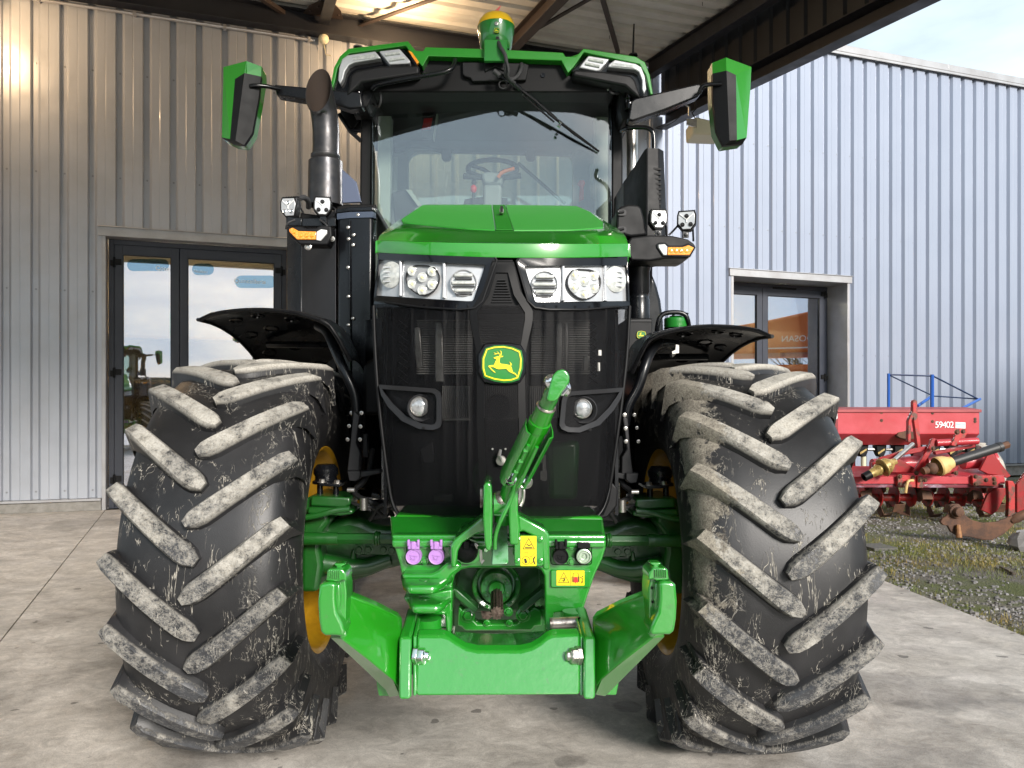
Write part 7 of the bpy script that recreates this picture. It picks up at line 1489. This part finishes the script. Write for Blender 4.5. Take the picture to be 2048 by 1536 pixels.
a, b = W(1898, 926, Yt_ - .15), W(1999, 894, Yt_ - .1); ax_ = (b - a).normalized(); m = MB(); m.cyl(a, b, .056, 24); m.cyl(a + (b - a) * .96, b + ax_ * .02, .060, 24); part('guard_tube', m, HOSE, P2, smooth=35)
m = MB(); m.lathe(a, ax_, [(-.16, .11), (-.14, .118), (-.06, .105), (.0, .075), (.03, .07), (.03, .055)], 28); part('guard_cone', m, PTOP, P2, smooth=30)
m = MB(); m.cyl(b, b + ax_ * .11, .045, 6); part('tube_end', m, RUST, P2, bev=.004)
m = MB(); m.ball(a - ax_ * .22, .075, 12); m.cyl(a - ax_ * .34, a - ax_ * .16, .045, 12); part('universal_joint', m, RUST, P2, smooth=35)
# rusty share standing on the grass, red board beside it, stone
Ys = 8.05; sh_ = [(1881, 1044), (1886, 1036), (1893, 1033), (1900, 1024), (1900, 1012), (1906, 1008), (1918, 1008), (1926, 1016), (1930, 1030), (1944, 1040), (1968, 1046), (1995, 1044), (2024, 1032), (2033, 1040), (2026, 1052), (2006, 1070), (1985, 1080), (1964, 1080), (1940, 1074), (1916, 1072), (1902, 1064), (1896, 1052), (1886, 1050)]
SH = empty('plough_share', W(1960, 1079, Ys)); tag(SH, 'curved rusty steel plough share lying on the gravel before the tiller', 'plough share')
m = MB(); m.plate(sh_, Ys, Ys + .035); part('share_plate', m, RUST, SH, bev=.006)
m = MB(); m.lathe(W(1912, 1023, Ys), (0, -1, 0), [(0, .075), (.02, .072), (.022, .05), (.07, .045), (.075, .03), (.075, 0)], 20); part('share_hub', m, RUST, SH, bev=.003); m = MB(); m.tube([W(1916, 1050, Ys - .02), W(1918, 1076, Ys - .06)], [.022, .030], 10); part('share_pin', m, mat('light_rust', (.30, .14, .05), .7, var=(20, (.14, .06, .03), .4, .65), bump=(60, .4, .004)), SH)
m = MB(); m.tube([W(2022, 1042, Ys + .02), W(2034, 1036, Ys), W(2056, 1024, Ys)], [.035, .05, .04], 10); part('share_tip', m, RUST, SH)
m = MB(); m.plate([(2034, 968), (2056, 940), (2090, 930), (2092, 1000), (2056, 1016), (2034, 1026)], 8.7, 8.74); tag(part('red_side_board', m, REDP2, None, bev=.006), 'flat red steel board at the right edge beside the tiller', 'machine board')
st_ = MB(); c = W(2052, 1066, 7.6); rs = random.Random(2)
st_.ball((c.x, c.y, .05), .16, 10, 0, (1, .8, .75)); st_.v = [(x + rs.uniform(-.02, .02), y + rs.uniform(-.02, .02), z + rs.uniform(-.02, .02)) for x, y, z in st_.v]; tag(part('stone_block', st_, STON, None, smooth=0), 'pale grey stone block at the right edge of the gravel', 'stone')
m = MB(); m.obox(W(2015, 1145, 6.6) + Vector((0, 0, .02)), .03, .28, .02, Matrix.Rotation(R(-14), 3, 'Z')); tag(part('wood_scrap', m, BARKM, None, bev=.003), 'short grey wood scrap lying on the gravel at the right', 'wood scrap')
m = MB(); p = W(1765, 1092, 7.7); m.obox((p.x - .05, p.y, -.018), .26, .26, .03, Matrix.Rotation(R(10), 3, 'Z')); tag(part('paving_stone', m, mat('damp_grey_stone', (.11, .105, .095), .8, bump=(40, .4, .01)), None, bev=.004), 'flat grey stone slab in the grass beside the right tyre', 'paving stone')
# ---------------------------------------------------------------- what the two glass doors mirror: machines and bare trees out of frame
def MIR(px, py, D):                                  # real place of something seen mirrored in the right door glass
    p = W(px, py, D); g = wp(0, 0, -.46); g.z = 0; d = (p - g).dot(VD); return p - VD * (2 * d)
exc = MIR(1592, 815, 24.0)
EX = empty('orange_excavator', (exc.x, exc.y, 0)); tag(EX, 'orange excavator with white lettering mirrored in the right glass door', 'excavator')
ex_a = math.atan2(-.57, .91)                         # local +x points away from the door
Mx = Matrix.Translation((exc.x, exc.y, 0)) @ Matrix.Rotation(ex_a, 4, 'Z') @ Matrix.Scale(1.28, 4)
def xb(nm, mt_, boxes, bev=.05, par=None):
    m = MB()
    for x0_, x1_, y0_, y1_, z0_, z1_ in boxes: m.box(x0_, x1_, y0_, y1_, z0_, z1_)
    m.v = [tuple(Mx @ Vector(v)) for v in m.v]; return part(nm, m, mt_, par or EX, bev=bev, seg=3)
m = MB(); m.extr([Mx @ Vector((x, y, 1.05)) for x, y in ((-1.3, -1.5), (-1.0, -1.9), (1.2, -1.9), (1.2, 1.9), (-1.0, 1.9), (-1.3, 1.5))], (0, 0, 1.3)); part('counterweight', m, ORNG, EX, bev=.15, seg=4)
m = MB(); m.extr([Mx @ Vector((-1.1, y, z)) for y, z in ((-1.8, 2.35), (1.8, 2.35), (1.8, 3.25), (.6, 3.35), (-.6, 3.12), (-1.8, 2.95))], Mx.to_3x3() @ Vector((2.2, 0, 0))); part('engine_cover', m, ORNG, EX, bev=.08, seg=3)
xb('crawler_track', BLK, [(-1.5, -1.0, -2.2, 2.2, .05, .95)], .2); xb('crawler_track', BLK, [(1.0, 1.5, -2.2, 2.2, .05, .95)], .2); xb('undercarriage', BLKM, [(-1.0, 1.0, -1, 1, .4, 1.02)])
xb('boom', ORNG, [(.1, .5, 1.8, 4.6, 2.4, 2.9), (.1, .5, 4.3, 4.7, 1.2, 2.5)])
tx = Mx @ Matrix.Translation((-1.105, .1, 2.66)) @ Matrix.Rotation(R(-90), 4, 'Z') @ Matrix.Rotation(R(90), 4, 'X'); text_mesh('DOOSAN', .20, WHT, 'side_lettering', EX, tx, .004)
xb('hood_strip', WHT, [(-1.11, -1.09, -.9, .8, 2.44, 2.47)], .0)
def bare_tree(p, h, seed, lab):
    r_ = random.Random(seed); tr, br = MB(), MB()
    def grow(mb, a, d, l, r, lv):
        pts = [a]; q = a
        for k in range(3): d = (d + Vector((r_.uniform(-.16, .16), r_.uniform(-.16, .16), r_.uniform(-.02, .1)))).normalized(); q = q + d * l / 3; pts.append(q)
        mb.tube(pts, [r, r * .55], 6 if lv < 3 else 4, cap=False)
        if lv >= 5: return
        for k in range(3 if lv < 4 else 2):
            t = r_.uniform(.45, 1); s_ = pts[min(3, int(t * 3) + 0)]; an = r_.uniform(0, 6.28); sp = r_.uniform(.35, .75)
            grow(br, s_, (d + Vector((math.cos(an) * sp, math.sin(an) * sp, r_.uniform(-.1, .35)))).normalized(), l * r_.uniform(.6, .8), r * .5, lv + 1)
    grow(tr, Vector(p), Vector((0, 0, 1)), h * .36, h * .018, 0)
    e = empty('bare_tree', p); tag(e, lab, 'tree', 'bare trees mirrored in the right door'); part('trunk', tr, BARKM, e); part('crown', br, BARKM, e, smooth=0, recalc=False)
bare_tree((27, 2.5, 0), 10, 4, 'tall bare tree mirrored behind the excavator in the wide door pane'); bare_tree((25.5, 9.5, 0), 7.5, 9, 'smaller bare tree mirrored in the narrow pane of the right door')
for loc_, rz_, lab in (((-2.0, -6.6, 0), 186, 'parked green tractor mirrored in the narrow pane of the left door'), ((-6.3, -8.0, 0), 178, 'parked green tractor mirrored further left in the left door')):
    c_ = copy_tree(TR); c_.location = loc_; c_.rotation_euler = (0, 0, R(rz_)); c_['label'] = lab; c_['category'] = 'tractor'; c_['group'] = 'tractors parked in the yard opposite'
m = MB(); rh = random.Random(8)
for k in range(160):
    a = math.pi + math.pi * k / 160; d = 120; m.ball((math.cos(a) * d, math.sin(a) * d, 1 + rh.uniform(0, 2)), rh.uniform(4, 7), 8, 0, (1, 1, .8))
tag(part('treeline', m, mat('distant_woods', (.05, .055, .035), .9, var=(.3, (.09, .08, .06), .4, .6)), None, smooth=0), 'distant line of winter woods across the yard', 'woods', kind='stuff')
# ---------------------------------------------------------------- small fittings that come in numbers become objects of their own
def explode(names):
    for o in [o for o in COL.objects if o.type == 'MESH' and o.name.split('.')[0] in names and o.parent]:
        me = o.data; n = len(me.vertices); par = list(range(n))
        def f(a):
            while par[a] != a: par[a] = par[par[a]]; a = par[a]
            return a
        for e in me.edges: a, b = f(e.vertices[0]), f(e.vertices[1]); par[a] = b
        isl = {}
        for p in me.polygons: isl.setdefault(f(p.vertices[0]), []).append(p)
        cl = []
        for ps in isl.values():
            vs = [me.vertices[i].co for p in ps for i in p.vertices]; lo = [min(v[k] for v in vs) - .0015 for k in range(3)]; hi = [max(v[k] for v in vs) + .0015 for k in range(3)]; cl.append([ps, lo, hi])
        ch = True
        while ch:
            ch = False
            for i in range(len(cl)):
                for j in range(len(cl) - 1, i, -1):
                    if all(cl[i][1][k] <= cl[j][2][k] and cl[j][1][k] <= cl[i][2][k] for k in range(3)):
                        cl[i][0] = cl[i][0] + cl[j][0]; cl[i][1] = [min(a, b) for a, b in zip(cl[i][1], cl[j][1])]; cl[i][2] = [max(a, b) for a, b in zip(cl[i][2], cl[j][2])]; cl.pop(j); ch = True
        if len(cl) < 2: continue
        for ps, _, _ in cl:
            ix = {}; vs = []; fs = []
            for p in ps:
                fc = []
                for i in p.vertices:
                    if i not in ix: ix[i] = len(vs); vs.append(tuple(me.vertices[i].co))
                    fc.append(ix[i])
                fs.append(fc)
            nm = bpy.data.meshes.new(me.name); nm.from_pydata(vs, [], fs)
            for q, p in zip(nm.polygons, ps): q.material_index = p.material_index; q.use_smooth = p.use_smooth
            for mt_ in me.materials: nm.materials.append(mt_)
            if any(p.use_smooth for p in ps): nm.set_sharp_from_angle(angle=R(35))
            c_ = bpy.data.objects.new(o.name.split('.')[0], nm); COL.objects.link(c_); c_.parent = o.parent; c_.matrix_local = o.matrix_local.copy()
            for md in o.modifiers:
                if md.type == 'BEVEL': b_ = c_.modifiers.new('bevel', 'BEVEL'); b_.width = md.width; b_.segments = md.segments; b_.limit_method = 'ANGLE'; b_.angle_limit = md.angle_limit
        bpy.data.objects.remove(o)
EXPL = {'mirror_bracket', 'plate_bolt', 'lower_bracket', 'bracket_bolt', 'fender_dimple', 'deck_screw_tips', 'service_block', 'clip', 'panel_bolt', 'plate_screw', 'axle_bolt', 'ram_bolt', 'rivet', 'step_tread', 'washer_cap', 'channel_bolt', 'hopper_bolt', 'frame_bolt', 'link_bolt', 'wiper_clip', 'cover_screw', 'mirror_cable', 'hydraulic_hose', 'lamp_wiring', 'stalk', 'door_grip', 'windscreen_seal', 'inner_trim', 'axle_valve', 'bracket_slot', 'nose_louvre', 'screen_stiffener', 'knuckle_arm', 'indicator_optic', 'cheek_hole', 'hook_ball', 'side_stay'}
explode(EXPL)
